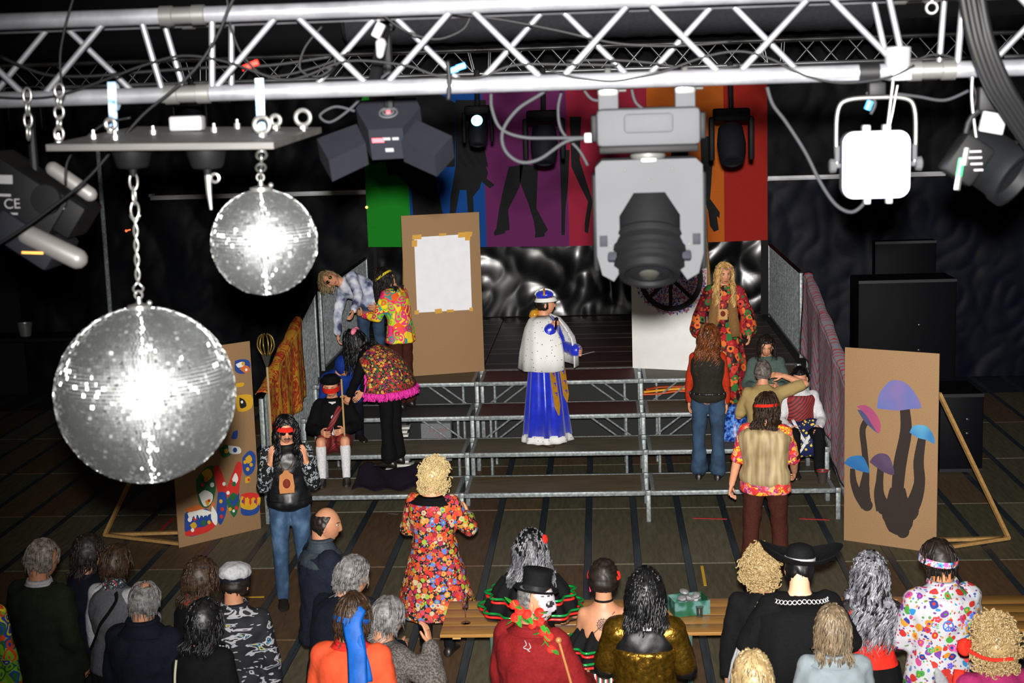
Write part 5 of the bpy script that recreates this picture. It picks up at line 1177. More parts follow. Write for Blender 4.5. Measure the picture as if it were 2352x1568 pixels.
R_ARM = ((.16, .02, -1), (.06, .2, -1)); FOLD = ((.25, .15, -1), (-.5, 1, .1)); FRONT = ((.16, .25, -1), (-.2, 1, .25)); POCK = ((.2, -.05, -1), (-.12, .5, -1))
def P_(label, px, py, z=0, anchor='head', dz=0, **kw):
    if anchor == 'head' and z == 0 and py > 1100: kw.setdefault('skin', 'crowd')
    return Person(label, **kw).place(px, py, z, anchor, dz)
G_ = 'audience'
# --- far left
p = P_('person in green, yellow and red patterned costume cut by the left edge', -62, 1285, h=1.76, az=10); p.top('costume', ggreen, -.5, flare=.1); p.trousers(dk); p.shoes(); p.cap_hair(hair_dark)
p = P_('man with brown-grey hair in dark green jacket standing far left', 98, 1243, h=1.80, az=22, girth=1.2, arms=POCK and (POCK, POCK), head=(28, 4, 0), face=True)
p.top('jacket', cloth('loden_green', '141a10'), -.34, flare=.12, inf=.03, wr=.012); p.collar(whited, .006, .98, 1.06); p.trousers(dk); p.shoes(); p.cap_hair(hair_salt, .014); p.strands(hair_salt, .04, 120, r=.007, seed=3)
for q in ((.12, -.02), (.17, .2)):
    mb = MB(); mb.ball(p.at(.5)+V((.19+q[0]*.1, .04, q[1])), .011, 8, 6); p.part('button', mb, plain('horn_button', 'b58a4e', .4))
p = P_('woman with short dark hair in dark navy top behind the green jacket', 202, 1234, h=1.62, az=35, female=True, head=(20, 2, 0)); p.top('jumper', navy, -.2, inf=.02); p.trousers(dk); p.shoes(); p.cap_hair(hair_dark, .024); p.strands(hair_dark, .1, 130, r=.009, seed=4)
p = P_('woman in grey vest with white sleeves and dark flowered scarf', 266, 1258, h=1.67, az=20, female=True, girth=1.12, head=(12, 2, 0), arms=(FOLD, R_ARM))
p.top('vest', cloth('grey_felt', '44454a'), -.24, 0, .026, flare=.1); mb = MB(); p.armgeo(mb, .03, 2.); p.solid('sleeves', mb, whited); p.trousers(dk); p.shoes(); p.cap_hair(hair_brown, .018); p.strands(hair_brown, .05, 100, r=.008, seed=5)
mb = MB(); [mb.cap(p.at(t)+p.Rc @ V((0, 0, 0)), p.at(t+.03), .085, .08) for t in (.97, 1.02)]; p.solid('scarf', mb, cells('scarf_print', ['3a6a6a', '8a2a3a', 'b0b8b8', '1c1e24'], 40, '1c2026'), wr=.012, wscale=.04); p.band(cells('scarf_print', [], 1), .02, .1, 0, 'headscarf') if False else None
mb = MB(); mb.tube(smooth([p.bs(x, t, .034) for x, t in ((.075, .97), (.1, .88), (.06, .72), (.0, .55), (-.06, .38), (-.13, .2), (-.17, .08))], 4), .022, 8, flat=.2, hint=(0, 1, 0)); p.part('bag_strap', mb, blackc)
p = P_('grey-haired man with thinning crown in dark navy quilted jacket', 332, 1338, h=1.75, az=12, girth=1.12, head=(14, 3, 0)); o = p.top('quilted_jacket', navy, -.25, flare=.05, inf=.04, wr=.014); p.collar(navy, .03, .92, 1.12); p.trousers(dk); p.shoes(); p.cap_hair(hair_grey, .008, line=.75, extra=lambda d: d.z > .80 and d.y > -.5); p.strands(hair_grey, .03, 90, r=.006, seed=6, out=.008)
for t in (.1, .3, .5, .7): mb = MB(); mb.loft([p.ring(t-.012, .040, 30), p.ring(t, .034, 30), p.ring(t+.012, .040, 30)], caps=False); p.part('quilt_seam', mb, cloth('navy_seam', '0b0d14'), 180)
p = P_('woman with brown bob in black coat beside the white cap', 462, 1290, h=1.62, az=42, female=True, girth=1.08, head=(18, 4, 0), face=True); p.top('coat', blackc, -.4, inf=.03, flare=.1); p.trousers(dk); p.shoes(); p.cap_hair(hair_brown, .026, low=-.7); p.strands(hair_brown, .13, 190, r=.009, seed=7, out=.026); p.collar(red, .012, .96, 1.08)
p = P_('man in white flat cap and black shirt printed with white horses', 540, 1297, h=1.73, az=6, girth=1.1, head=(4, 6, 0)); p.top('printed_shirt', horse, -.2, 1.5, .026, flare=.12); p.trousers(dk); p.shoes(); p.cap_hair(hair_dark, .008, line=.3); p.collar(horse, .014, .93, 1.08)
mb = MB(); mb.ball(p.hloc(0, -.005, .078), V((.098, .115, .06))*p.hs, 24, 14, rot=p.Rh); p.solid('white_cap', mb, whited, .009, 2, .008, .05); mb = MB(); rr = []
p.band(navy, .045, .022, 0, 'cap_band', .02)
p = P_('woman with black hair in black coat with pale shoulder strap, lower left', 470, 1386, h=1.63, az=18, female=True, girth=1.15, head=(18, 5, 0)); p.top('coat', blackc, -.4, inf=.035, flare=.1); p.trousers(dk); p.shoes(); p.cap_hair(hair_black, .028, low=-.62); p.strands(hair_black, .12, 190, r=.009, seed=8, out=.026)
mb = MB(); mb.tube(smooth([p.bs(-.10, t, .045) for t in (.88, .7, .5, .3, .1, -.05)], 4), .008, 6); p.part('shoulder_strap', mb, plain('pale_strap', '9a9a86', .6))
# --- left middle
p = P_('balding man in profile in dark navy fleece with grey yoke', 752, 1166, h=1.80, az=62, girth=1.12, head=(24, 6, 0), face=True, arms=(((.1, .3, -1), (-.2, .8, -.4)), R_ARM)); p.top('fleece', cloth('navy_fleece', '131722'), -.34, 2, .032, flare=.06)
mb = MB(); p.torso(mb, .037, .74, .99, neckinf=.018); p.solid('grey_yoke', mb, cloth('slate_yoke', '2b3238', .6)); p.collar(cloth('slate_yoke', ''), .016, .95, 1.12); p.trousers(dk); p.shoes(); p.cap_hair(hair_dark, .007, front=.5, line=9, low=-.5, nu=140, nv=100, nz=.005, extra=lambda d: d.z > .60-.1*max(0, -d.y) or d.y > -.02+.55*d.z)
p = P_('man with wavy grey hair bending in dark navy jacket', 816, 1283, h=1.74, az=38, girth=1.15, lean=16, head=(40, 10, 0), arms=(((.2, .3, -1), (-.2, .8, -.2)), R_ARM)); p.top('jacket', navy, -.3, 2, .035, flare=.06); p.trousers(cloth('navy_jeans', '171b26')); p.shoes(); p.cap_hair(hair_grey, .02); p.strands(hair_grey, .07, 150, r=.009, wave=.02, seed=9)
p = P_('man in bright orange shirt with long blue headband tails', 812, 1370, h=1.76, az=8, girth=1.12, head=(14, 4, 3)); orange = cloth('bright_orange_cloth', 'b84427', .8, 40, .05); p.top('orange_shirt', orange, -.25, 2, .03, flare=.1); p.collar(cloth('crimson_collar', 'b5221c'), .012, .96, 1.05); p.trousers(dk); p.shoes(); p.cap_hair(hair_brown, .02, low=-.62); p.strands(hair_brown, .075, 190, r=.008, seed=10, out=.02)
bluec = cloth('cobalt_satin', '0b468e', .5, 20, .15); p.band(bluec, -.01, .03, -.3, 'headband', .03)
mb = MB(); k0 = p.hloc(.055, -.085, .0)
def ribbon(pts, w_, m, nm, hint=(0, 1, 0)): mb = MB(); mb.tube(smooth([tuple(q) for q in pts], 5), [w_*.5]+[w_]*(5*(len(pts)-1)-1)+[w_*.9], 8, flat=.18, hint=hint); return p.part(nm, mb, m, 180)
ribbon([p.hloc(.06, -.05, .09), k0+V((0, -.02, 0)), k0+V((.03, -.06, -.13)), k0+V((.05, -.12, -.24)), k0+V((.06, -.16, -.36)), k0+V((.055, -.17, -.55))], .058, bluec, 'headband_tail'); ribbon([k0, k0+V((.03, -.05, -.1)), k0+V((.07, -.07, -.22)), k0+V((.09, -.08, -.33))], .04, bluec, 'headband_tail')
p = P_('grey-haired person in grey tweed jacket with hand raised to ear', 896, 1376, h=1.62, az=42, girth=1.2, lean=6, head=(20, 8, 0), arms=(((.75, .45, -.55), (-.55, .25, 1), (-.35, .15, 1), (-.8, -.3, .2)), R_ARM), hands=((.4, .1), (.4, .1))); p.top('tweed_jacket', blotch('grey_tweed', [(.4, '2c2927'), (.5, '403c39'), (.6, '56514d')], 90, .9, 'LINEAR', 3), -.3, 1.9, .034, flare=.06); p.trousers(dk); p.shoes(); p.cap_hair(hair_grey, .016); p.strands(hair_grey, .06, 150, r=.008, seed=11)
# --- floral coat
p = P_('blond curly-wigged person in long fruit and flower print coat', 1000, 1062, h=1.66, az=12, girth=1.12, head=(10, 14, 0), arms=(((.55, .2, -1), (-.4, 1, .35)), ((.3, .2, -1), (-.3, 1, .2)))); p.trousers(dk); p.shoes()
o = p.top('printed_coat', floral, -1.12, 1.85, .03, flare=.13, wr=.014, neck=.97); p.collar(blackc, .03, .86, 1.0, gap=0); p.curls(hair_curl2, .055, 520, low=-.9, seed=2, drop=.06, cr=.013)
mb = MB(); mb.box(p.at(.9)+V((-.02, -.095, .01)), (.05, .006, .014)); p.part('neck_label', mb, plain('coral_label', 'd86a5a', .6), 0)
# --- centre crowd
sil2 = streak('wig_silver_black', '101116', '77777c', (26, 26, 6), .4, .1, .3, spec=.45)
p = P_('black and silver wigged person in black ruffled dress behind the top hat', 1218, 1226, h=1.70, az=0, female=True, girth=1.05, head=(5, 6, 0), arms=(((.6, .15, -1), (-.2, .8, -.4)),)*2); p.top('black_dress', blackc, -.3, 0, .02, neck=.86); p.skirt('ruffled_skirt', stripes('mexican_stripes', ['1a5a34', 'd8d8d8', 'b5222a', '17171a'], 9, 'X'), [(p.at(.05).z, .2, .15, 0, 0), (.6, .27, .24, 0, 0), (.06, .33, .3, 0, 0)], 14, .1); p.shoes()
p.cap_hair(hair_black, .03); p.strands(sil2, .34, 280, r=.008, wave=.02, seed=12, out=.03, spread=.12)
redtrim = plain('red_sequin', 'c4231c', .35, .1, .2, 60); greentrim = plain('green_sequin', '0f8a3c', .22, .5, .3, 60)
def ruffle(p, t, inf, n, zoff=0, k=11, am=.022, h=.08):
    for sfx, m_, o_ in (('ruffle', blackc, 0), ('red_trim', redtrim, 1), ('green_trim', greentrim, 2)):
        mb = MB(); rings = []; c = p.at(t)+V((0, 0, zoff))
        def at(a, dr, dz): w_ = am*math.sin(k*a); return c+p.Rc @ V(((.19+inf+dr+w_)*math.sin(a), (.135+inf+dr+w_)*math.cos(a), dz))
        A = [2*math.pi*j/90 for j in range(90)]
        if o_ == 0: mb.loft([[at(a, -.06, h) for a in A], [at(a, 0, 0) for a in A], [at(a, .035, -h) for a in A]], caps=False); o = p.part(sfx, mb, m_, 180); md = o.modifiers.new('t', 'SOLIDIFY'); md.thickness = .006
        else: mb.tube([at(a, .03+.012*o_, -h*.75+.03*(o_-1)) for a in A], .009, 5, closed=True); p.part(sfx, mb, m_, 180)
ruffle(p, .80, .05, 0); ruffle(p, .62, .10, 0)
for sx, q in ((1, .09), (-1, .02)):
    mb = MB(); [mb.torus(p.hloc(sx*.1, -.02, q), .012+.006*i, .009, p.Rh @ V((sx, -.3, .2)), 12, 6) for i in range(3)]; p.part('hair_flower', mb, red, 180)
# skull man
wpaint = plain('white_face_paint', '9a949c', .55); bpaint = plain('black_face_paint', '17131a', .6); gold_t = plain('gold_teeth', 'a58a5a', .4)
def paint(d, q, m):
    if d.y < .05 or q.z > .075 or abs(q.x) > .068: return m
    e = min(math.hypot((q.x-sx*.031)/.021, (q.z-.010)/.019) for sx in (-1, 1))
    if e < 1: return 6
    if abs(q.x) < .010 and -.038 < q.z < -.024 and d.y > .5: return 6
    if abs(q.z+.064) < .009 and abs(q.x) < .036: return 7 if int((q.x+.05)/.008) % 2 else 6
    if abs(q.z+.03) < .004 and .035 < abs(q.x) < .062: return 6
    if abs(q.z-.052) < .0035 and int((q.x+.08)/.010) % 2: return 6
    if abs(q.z+.092) < .004 and abs(q.x) < .03 and int((q.x+.08)/.008) % 2: return 6
    return 5
p = P_('man with painted white skull face, black top hat and red jacket', 1236, 1330, h=1.80, hscale=1.1, az=32, girth=1.15, head=(72, 6, 0), skin='crowd', face=True, headmats=([wpaint, bpaint, gold_t], paint), arms=(((.3, .3, -1), (-.3, .8, -.3)), R_ARM)); redj = cloth('red_wool_jacket', '641214', .85, 60); p.top('red_jacket', redj, -.32, 2, .036, flare=.08, wr=.012); p.collar(redj, .022, .93, 1.07); p.trousers(dk); p.shoes(); p.cap_hair(hair_grey, .005, front=-.1, line=9)
hatm = cloth('black_felt', '0c0c0e', .8, 50); Rt = p.Rh @ M.Rotation(R_(-10), 3, 'Y'); b0 = p.hloc(0, -.008, .055); mb = MB(); ax = Rt @ V((0, .0, 1)); mb.lathe([(.082, .0), (.082, .012), (.087, .03), (.086, .115), (.094, .13), (.088, .134), (.001, .132)], b0, ax, 32); mb.lathe([(.08, 0), (.13, .006), (.138, .018), (.134, .022), (.125, .012), (.08, .008)], b0, ax, 36); th_ = p.part('top_hat', mb, hatm); mb = MB(); mb.lathe([(.0885, .012), (.0895, .04), (.0875, .04)], b0, ax, 32, caps=False); hb_ = p.part('hat_band', mb, plain('satin_band', '1a1a1d', .3)); hb_.parent = th_; mb = MB(); mb.box(b0+Rt @ V((-.02, -.086, .03)), (.03, .012, .016), Rt, bev=.003); p.part('hat_buckle', mb, steel).parent = th_
leafm = cloth('green_leaf', '2c7a28', .6); rosem = cloth('red_rose', 'd3271c', .6)
for i, (px, py) in enumerate(((1183, 1378), (1196, 1392), (1186, 1408), (1212, 1400), (1226, 1424), (1243, 1418), (1250, 1440), (1262, 1452), (1268, 1478), (1240, 1396))):
    c = p.local(W(px-2, py+10, p.o.location.y-.165-.01*(i % 2))); mb = MB()
    for k in range(3): mb.torus(c+V((0, -.004*k, .004*k)), .022-.007*k, .010, (.3*math.sin(k+i), -.6, .6), 12, 6)
    mb.ball(c, .014, 8, 6); p.part('rose', mb, rosem, 180)
    for q in (0, 1):
        mb = MB(); d = V((math.cos(i*2.1+q*2.6), -.25, math.sin(i*1.7+q*2.2)-.2)).normalized(); x, y, _ = frame(d); mb.prism([c+d*.01-x*.006, c+d*.03-x*.018, c+d*.055-x*.012, c+d*.072, c+d*.055+x*.012, c+d*.03+x*.018, c+d*.01+x*.006], y*.003); p.part('leaf', mb, leafm, 0)
mb = MB(); bp = p.at(.86)
for i in range(6): a = bp+V((.06+.016*i, -.155+.02*i, .04-.02*i)); mb.tube(smooth([tuple(a), tuple(a+V((.02, -.012, -.02))), tuple(a+V((.0, -.016, -.04))), tuple(a+V((.03, -.004, -.05)))], 3), .003, 5)
p.part('embroidery', mb, whited, 180)
# cane held by skull man (own thing)
c0 = W(1283, 1470, 8.2); c1 = W(1308, 1556, 8.16); dd = (c1-c0).normalized(); mb = MB(); mb.tube([c0, c0+dd*(c0.z/-dd.z)*.985], .008, 8); mb.ball(c0, .02, 10, 8); tag(mb.build('walking_cane', plain('cane_wood', '8a5a30', .4)), 'thin brown cane with round knob beside the red jacket', 'cane')
# tattooed woman
p = P_('woman with bare tattooed back, black choker and red hair flowers', 1386, 1290, h=1.66, az=4, female=True, head=(2, 2, 0), girth=.98, arms=(((.12, .25, -1), (-.3, 1, .1)),)*2); p.top('off_shoulder_dress', blackc, -.3, 0, .016, neck=.52); p.skirt('striped_skirt', stripes('mexican_stripes', [], 1), [(p.at(.08).z, .19, .14, 0, 0), (.6, .26, .23, 0, 0), (.08, .32, .3, 0, 0)], 14, .1); p.shoes(); ruffle(p, .50, .015, 0); ruffle(p, .36, .04, 0)
p.cap_hair(hair_dark, .016, low=-.45); mb = MB(); mb.ball(p.hloc(0, -.06, .02), V((.078, .05, .085))*p.hs, 18, 12, rot=p.Rh); p.part('pinned_hair', mb, hair_dark, 180)
p.band(blackc, 0, .012, 0, 'choker') if False else None
mb = MB(); mb.loft([p.ring(1.03, .006, 24), p.ring(1.06, .006, 24)], caps=False); o = p.part('choker', mb, blackc, 180); o.modifiers.new('t', 'SOLIDIFY').thickness = .004
for sx in (-1, 1):
    mb = MB(); [mb.torus(p.hloc(sx*.088, -.01, .035), .010+.007*i, .009, p.Rh @ V((sx, -.4, .2)), 12, 6) for i in range(3)]; mb.ball(p.hloc(sx*.09, -.01, .035), .01, 8, 6); p.part('hair_flower', mb, red, 180)
mb = MB(); mb.cap(p.hloc(-.088, -.01, 0), p.hloc(-.085, -.012, -.07), .007, .005, 8); p.part('hair_ribbon', mb, cloth('pink_ribbon', 'd8325a'), 180)
ink = plain('tattoo_ink', '3a3430', .7)
def back(x, z, out=.002): 
    # surface point on the upper back by the torso section at that height
    t = .72+z/(.51*p.k); c = p.at(t); rx, ry = p.rad(t); return c+p.rot(t) @ V((x, -ry*math.sqrt(max(.05, 1-(x/rx)**2))-out-.001, 0))
for r_ in (.034, .024, .015): mb = MB(); mb.tube([back(r_*math.cos(a)+.0, r_*math.sin(a)+.02) for a in [2*math.pi*i/24 for i in range(24)]], .0028, 5, closed=True); p.part('tattoo_ring', mb, ink, 180)
mb = MB(); [mb.tube([back(.034*math.cos(a), .034*math.sin(a)+.02), back(.043*math.cos(a+.1), .043*math.sin(a+.1)+.02), back(.034*math.cos(a+.2), .034*math.sin(a+.2)+.02)], .0024, 5) for a in [2*math.pi*i/14 for i in range(14)]]; [mb.tube([back(0, .02), back(.03*math.cos(a), .03*math.sin(a)+.02)], .002, 5) for a in [2*math.pi*i/8 for i in range(8)]]; mb.tube([back(-.08, -.055), back(0, .02), back(.075, .095)], .0028, 5); o = p.part('tattoo_compass', mb, ink, 180); o['kind'] = 'stuff'
# gold jacket
gold = plain('gold_lame', '6a4f16', .3, .85, .45, 45, bump=.5)
p = P_('person with big black hair and gold sequin jacket seen from behind', 1484, 1322, h=1.71, az=3, girth=1.08, head=(4, 6, 3), arms=(((.3, .1, -1), (-.1, 1, -.2)), ((.3, .15, -1), (-.1, 1, -.1)))); p.top('black_blouse', plain('black_satin', '060607', .5, 0, .2, 20, bump=.2, spec=.3), -.3, 2, .03); mb = MB(); p.torso(mb, .042, -.25, .68); p.solid('gold_jacket', mb, gold, .013, 3, .010, .05); mb = MB(); p.armgeo(mb, .045, .8); p.solid('gold_sleeve', mb, gold); p.collar(plain('black_satin', ''), .024, .93, 1.09); p.trousers(dk); p.shoes(); p.cap_hair(hair_black, .04, low=-.62, front=.4); p.strands(hair_black, .21, 280, r=.010, wave=.012, seed=13, out=.042, jit=.5)
mb = MB(); mb.box(p.at(.96)+V((.02, -.118, .0)), (.05, .006, .022), M.Rotation(-.3, 3, 'X'), bev=.002); p.part('white_tag', mb, whited, 0)
# --- right crowd
p = P_('person with blond curly wig half hidden behind the wide black hat', 1746, 1268, h=1.64, az=0, head=(0, 4, 0)); p.top('dark_costume', blackc, -.3, 2, .03); p.trousers(dk); p.shoes(); p.curls(hair_curl, .055, 430, low=-.75, seed=5)
silver = plain('silver_lace', 'c9c9cc', .35, .4, .1, 40)
p = P_('person in wide black hat with silver band and black cape', 1838, 1262, h=1.78, az=-4, girth=1.2, head=(0, 6, 4), skin='pale', arms=(((.5, .1, -1), (-.3, .8, -.4)), ((.5, .1, -1), (-.1, .6, -1)))); p.top('black_costume', blackc, -.35, 2, .04, flare=.1, wr=.012); p.trousers(dk); p.shoes(); p.cap_hair(hair_black, .006)
z_ = p.at(.95); p.skirt('black_cape', blackc, [(z_.z+.0, .15, .12, 0, z_.y-.01), (z_.z-.09, .27, .19, 0, z_.y-.01), (z_.z-.3, .30, .22, 0, z_.y-.01), (z_.z-.6, .32, .24, 0, -.0)], 7, .07, a0=35, a1=325)
b0 = p.hloc(0, -.008, .045); Rt = p.Rh; mb = MB(); mb.lathe([(.088, .0), (.092, .03), (.088, .07), (.07, .105), (.03, .12), (.001, .121)], b0, Rt @ V((0, 0, 1)), 32); n = 60; rings = []
for rr_, zz in ((.085, .004), (.16, .004), (.23, .018), (.262, .045), (.258, .05), (.225, .028), (.16, .014), (.085, .012)):
    rings.append([b0+Rt @ V((rr_*math.sin(2*math.pi*j/n), rr_*.86*math.cos(2*math.pi*j/n), zz+(rr_-.085)**2*2.6*abs(math.sin(2*math.pi*j/n))**2)) for j in range(n)])
mb.loft(rings, caps=False); th_ = p.part('wide_brim_hat', mb, hatm); mb = MB(); mb.lathe([(.093, .012), (.097, .016), (.097, .034), (.092, .036)], b0, Rt @ V((0, 0, 1)), 32, caps=False); mb.box(b0+Rt @ V((0, -.098, .018)), (.05, .012, .03), Rt, bev=.004); p.part('hat_band', mb, silver).parent = th_
mb = MB(); 
for i in range(17):
    a = R_(100+160*i/16); c = p.at(.93)+V((.175*math.sin(a), .13*math.cos(a)-.02, .035-.02*abs(math.sin(a)))); mb.torus(c, .013, .0028, (math.sin(a), math.cos(a), .6), 12, 4)
o = p.part('collar_scrolls', mb, silver, 180); o['kind'] = 'stuff'
for i in range(3):
    a = p.arm[1]; c = a[0]+(a[1]-a[0])*(.18+.11*i); x, y, d = frame(a[1]-a[0]); mb = MB(); mb.tube([c+x*(.117*math.cos(q))+y*(.117*math.sin(q)) for q in [R_(150+i_*12) for i_ in range(12)]], .008, 6); p.part('sleeve_stripe', mb, silver, 180)
z_ = p.arm[1][2]; p.skirt('white_ruffle_cuff', whited, [(p.arm[1][1].z+.02, .06, .06, p.arm[1][1].x, p.arm[1][1].y), (p.arm[1][1].z-.12, .085, .08, p.arm[1][1].x-.02, p.arm[1][1].y), (p.arm[1][1].z-.26, .1, .09, p.arm[1][1].x-.03, p.arm[1][1].y)], 11, .12)
p = P_('person with long silver and black streaked wig over red top', 1998, 1280, h=1.65, az=2, female=True, girth=1.08, head=(3, 5, 0), arms=(((.14, .2, -1), (-.2, .8, -.3)),)*2); p.top('red_top', red, -.15, 0, .02); mb = MB(); p.armgeo(mb, .02, 2.); p.solid('lace_sleeves', mb, cells('black_lace', ['3a2a28', '0c0c0e', '121214'], 60, '0c0c0e')); p.skirt('dark_skirt', blackc, [(p.at(.1).z, .19, .14, 0, 0), (.55, .25, .23, 0, 0), (.1, .3, .28, 0, 0)], 9, .1); p.shoes(); p.cap_hair(sil2, .034, low=-.6); p.strands(hair_silver, .40, 380, r=.008, wave=.018, seed=14, out=.036, vary=.3, body=.165); p.strands(hair_black, .36, 90, 'dark_streaks', r=.009, wave=.018, seed=15, out=.04, body=.165)
p = P_('man in white suit printed with peace signs and matching headband', 2152, 1245, h=1.80, az=-12, girth=1.12, head=(-32, 5, 0), skin='tan', face=True, arms=(FRONT, FRONT)); p.top('printed_jacket', peace, -.42, 1.95, .034, flare=.08, wr=.012); p.collar(peace, .022, .92, 1.1); p.trousers(peace); p.shoes(); p.cap_hair(hair_dark, .016, line=.5); p.strands(hair_dark, .035, 90, r=.008, seed=16, out=.014); p.band(cells('headband_print', ['d8342a', '5a3aa8', 'e0559a', '2a8fd0'], 26, '9d9da2', size=.4), .02, .036, .25, 'headband', .03); p.glasses(plain('red_lens', 'a81c16', .2))
pm_ = [plain('print_'+k, v, .7, 0, .05) for k, v in dict(red='d02a2a', blue='2a5fb8', green='3a9a4a', pink='e0559a', violet='5a3aa8', orange='e88a2a').items()]
def bk_(x, z, out=.0): t = z; c = p.at(t); rx, ry = p.rad(t); u = max(-.97, min(.97, x/(rx+.034))); return c+p.rot(t) @ V((x, -(ry+.034)*math.sqrt(1-u*u)-.006-out, 0))
def txt(s_, x, t, size, m, gap=None):
    for i, ch in enumerate(s_):
        cu = bpy.data.curves.new('t', 'FONT'); cu.body = ch; cu.size = size; cu.extrude = .001; o = bpy.data.objects.new('t', cu); COL.objects.link(o); dg = bpy.context.evaluated_depsgraph_get(); me = bpy.data.meshes.new_from_object(o.evaluated_get(dg)); bpy.data.objects.remove(o); bpy.data.curves.remove(cu)
        o = bpy.data.objects.new('printed_letter', me); COL.objects.link(o); me.materials.clear(); me.materials.append(m[i % len(m)]); o.parent = p.o; q = bk_(x+i*(gap or size*.62), t-(.012*((i+1) % 2)), .006); o.location = q; o.rotation_euler = (R_(90), 0, 0)
txt('PEACE', .045, .60, .042, pm_); txt('ACE', -.165, .60, .042, pm_)
def peace_sign(x, t, r): 
    mb = MB(); mb.tube([bk_(x+r*math.cos(a), t+r*math.sin(a)/.52, .004) for a in [2*math.pi*i/20 for i in range(20)]], .005, 5, closed=True)
    for a in (90, 270, 225, 315): mb.tube([bk_(x, t, .004), bk_(x+r*math.cos(R_(a)), t+r*math.sin(R_(a))/.52, .004)], .0035, 5)
    p.part('peace_sign', mb, pm_[1] if x < 0 else pm_[0], 180)
peace_sign(-.04, .62, .03); peace_sign(-.04, -.15, .03); peace_sign(.1, .18, .02)
for i, (x, t) in enumerate(((-.1, .7), (.13, .7), (-.13, .3), (.02, .32), (-.02, .12), (.1, .4), (-.08, .02), (.14, .05))):
    mb = MB(); [mb.ball(bk_(x+.013*math.cos(a), t+.013*math.sin(a)/.52), (.009, .004, .009), 8, 6) for a in [2*math.pi*k/5 for k in range(5)]]; mb.ball(bk_(x, t, .003), (.006, .004, .006), 8, 6, m=1); p.part('printed_flower', mb, [pm_[i % 6], pm_[(i+3) % 6]], 180)
p = P_('woman with short ash-blond hair in pale grey-blue shirt, lower right', 1912, 1400, h=1.64, az=0, female=True, girth=1.15, head=(2, 8, 0)); o = p.top('pale_shirt', cloth('pale_grey_blue', '6d767b', .7, 30, .06), -.25, 2, .036, flare=.08, wr=.014); p.collar(cloth('pale_grey_blue', ''), .024, .9, 1.06); p.trousers(dk); p.shoes(); p.cap_hair(hair_ashb, .022, low=-.68); p.strands(hair_ashb, .12, 220, r=.009, seed=17, out=.022, jit=.4)
p = P_('blond-haired person at bottom edge below the black cape', 1728, 1506, h=1.66, az=-10, female=True, head=(0, 5, 0)); p.top('dark_top', blackc, -.3, 2, .03); p.trousers(dk); p.shoes(); p.cap_hair(hair_blond, .026, low=-.6); p.strands(hair_blond, .1, 230, r=.010, seed=18, out=.026, jit=.5)
p = P_('person with curly blond wig in hot pink top, bottom right corner', 2282, 1432, h=1.70, az=-8, head=(-6, 6, 0), girth=1.1); p.top('pink_top', cloth('raspberry_cloth', '80204c'), -.3, 2, .034); p.trousers(dk); p.shoes(); p.curls(hair_curl, .06, 560, low=-.9, seed=7, drop=.07, cr=.013)
mb = MB(); mb.tube(smooth([p.hloc(-.12, .04, .03), p.hloc(-.16, -.02, .0), p.hloc(-.1, -.13, -.03), p.hloc(.02, -.16, -.03)], 4), .013, 8, flat=.5); p.part('red_mask_strap', mb, red, 180); mb = MB(); mb.ball(p.hloc(-.14, .06, -.01), V((.04, .05, .05)), 14, 10); p.part('red_mask', mb, red, 180); mb = MB(); mb.tube(smooth([p.at(.98)+V((-.2, .04, .02)), p.at(.8)+V((-.24, -.03, 0)), p.at(.6)+V((-.26, -.04, 0))], 4), .03, 8, flat=.3); p.part('red_ribbon', mb, red, 180)
p = P_('person mostly below the frame wearing a grey animal ear', 2195, 1592, h=1.70, az=-5); p.top('dark_top', blackc, -.3, 2, .03); p.trousers(dk); p.shoes(); p.cap_hair(hair_black, .02)
mb = MB(); q = p.hloc(-.05, 0, .118); d = V((-.22, .0, 1)).normalized(); rings = []
for u, w_ in ((0, .03), (.04, .04), (.08, .036), (.12, .02), (.14, .006)): rings.append([q+d*u+V((w_*math.cos(a)*.85-.2*u*u*4, w_*.35*math.sin(a), 0)) for a in [2*math.pi*j/14 for j in range(14)]])
mb.loft(rings); p.part('animal_ear', mb, cloth('grey_felt_ear', '6c6c70'), 180); mb = MB(); mb.lathe([(.045, 0), (.05, .02), (.04, .025)], q-d*.015, d, 16); p.part('ear_base', mb, blackc)
# ------------------------------------------------------------------ people on the stage
SIT = lambda a=.05, b=.1: (((.12, 1, a), (0, b, -1)),)*2
blue = plain('royal_blue_satin', '1428b0', .32, 0, .2, 12, bump=.25, sheen=.3); goldc = plain('gold_satin', 'c98f2a', .32, .25, .15, 18)
ermine = cells('ermine', ['1c1c1e'], 26, 'd6d6d4', size=.13, small=False)
# king
p = P_('person dressed as king in blue robe, white ermine cape and blue crown', 1256, 1019, LV[1], 'foot', h=1.80, az=128, head=(-38, -2, 0), face=True, arms=(((.12, .35, -1), (-.42, .42, 1), (-.2, .5, .8), (-.6, .3, .2)), ((.12, .25, -1), (-.15, 1, -.15))), hands=((1.0, .05), (.9, .05)))
zt = p.at(.4).z; p.top('blue_tunic', blue, -.1, 2, .02, cuff=.03); p.skirt('blue_robe', blue, [(p.at(.3).z, .16, .125, 0, 0), (p.at(0).z, .2, .17, 0, 0), (.5, .25, .23, 0, 0), (.13, .29, .27, 0, 0)], 9, .12); p.skirt('ermine_hem', ermine, [(.15, .292, .272, 0, 0), (.1, .305, .285, 0, 0), (.06, .31, .29, 0, 0)], 9, .12); p.shoes(cloth('brown_boot', '3a2c20'))
c = p.at(.95); p.skirt('ermine_cape', ermine, [(c.z+.05, .10, .10, c.x, c.y), (c.z-.0, .21, .16, c.x, c.y+.01), (c.z-.1, .28, .22, c.x, c.y+.03), (c.z-.22, .33, .27, c.x, c.y+.06), (c.z-.38, .35, .31, c.x, c.y+.06), (c.z-.56, .36, .32, c.x, c.y+.05)], 6, .06, a0=14, a1=338)
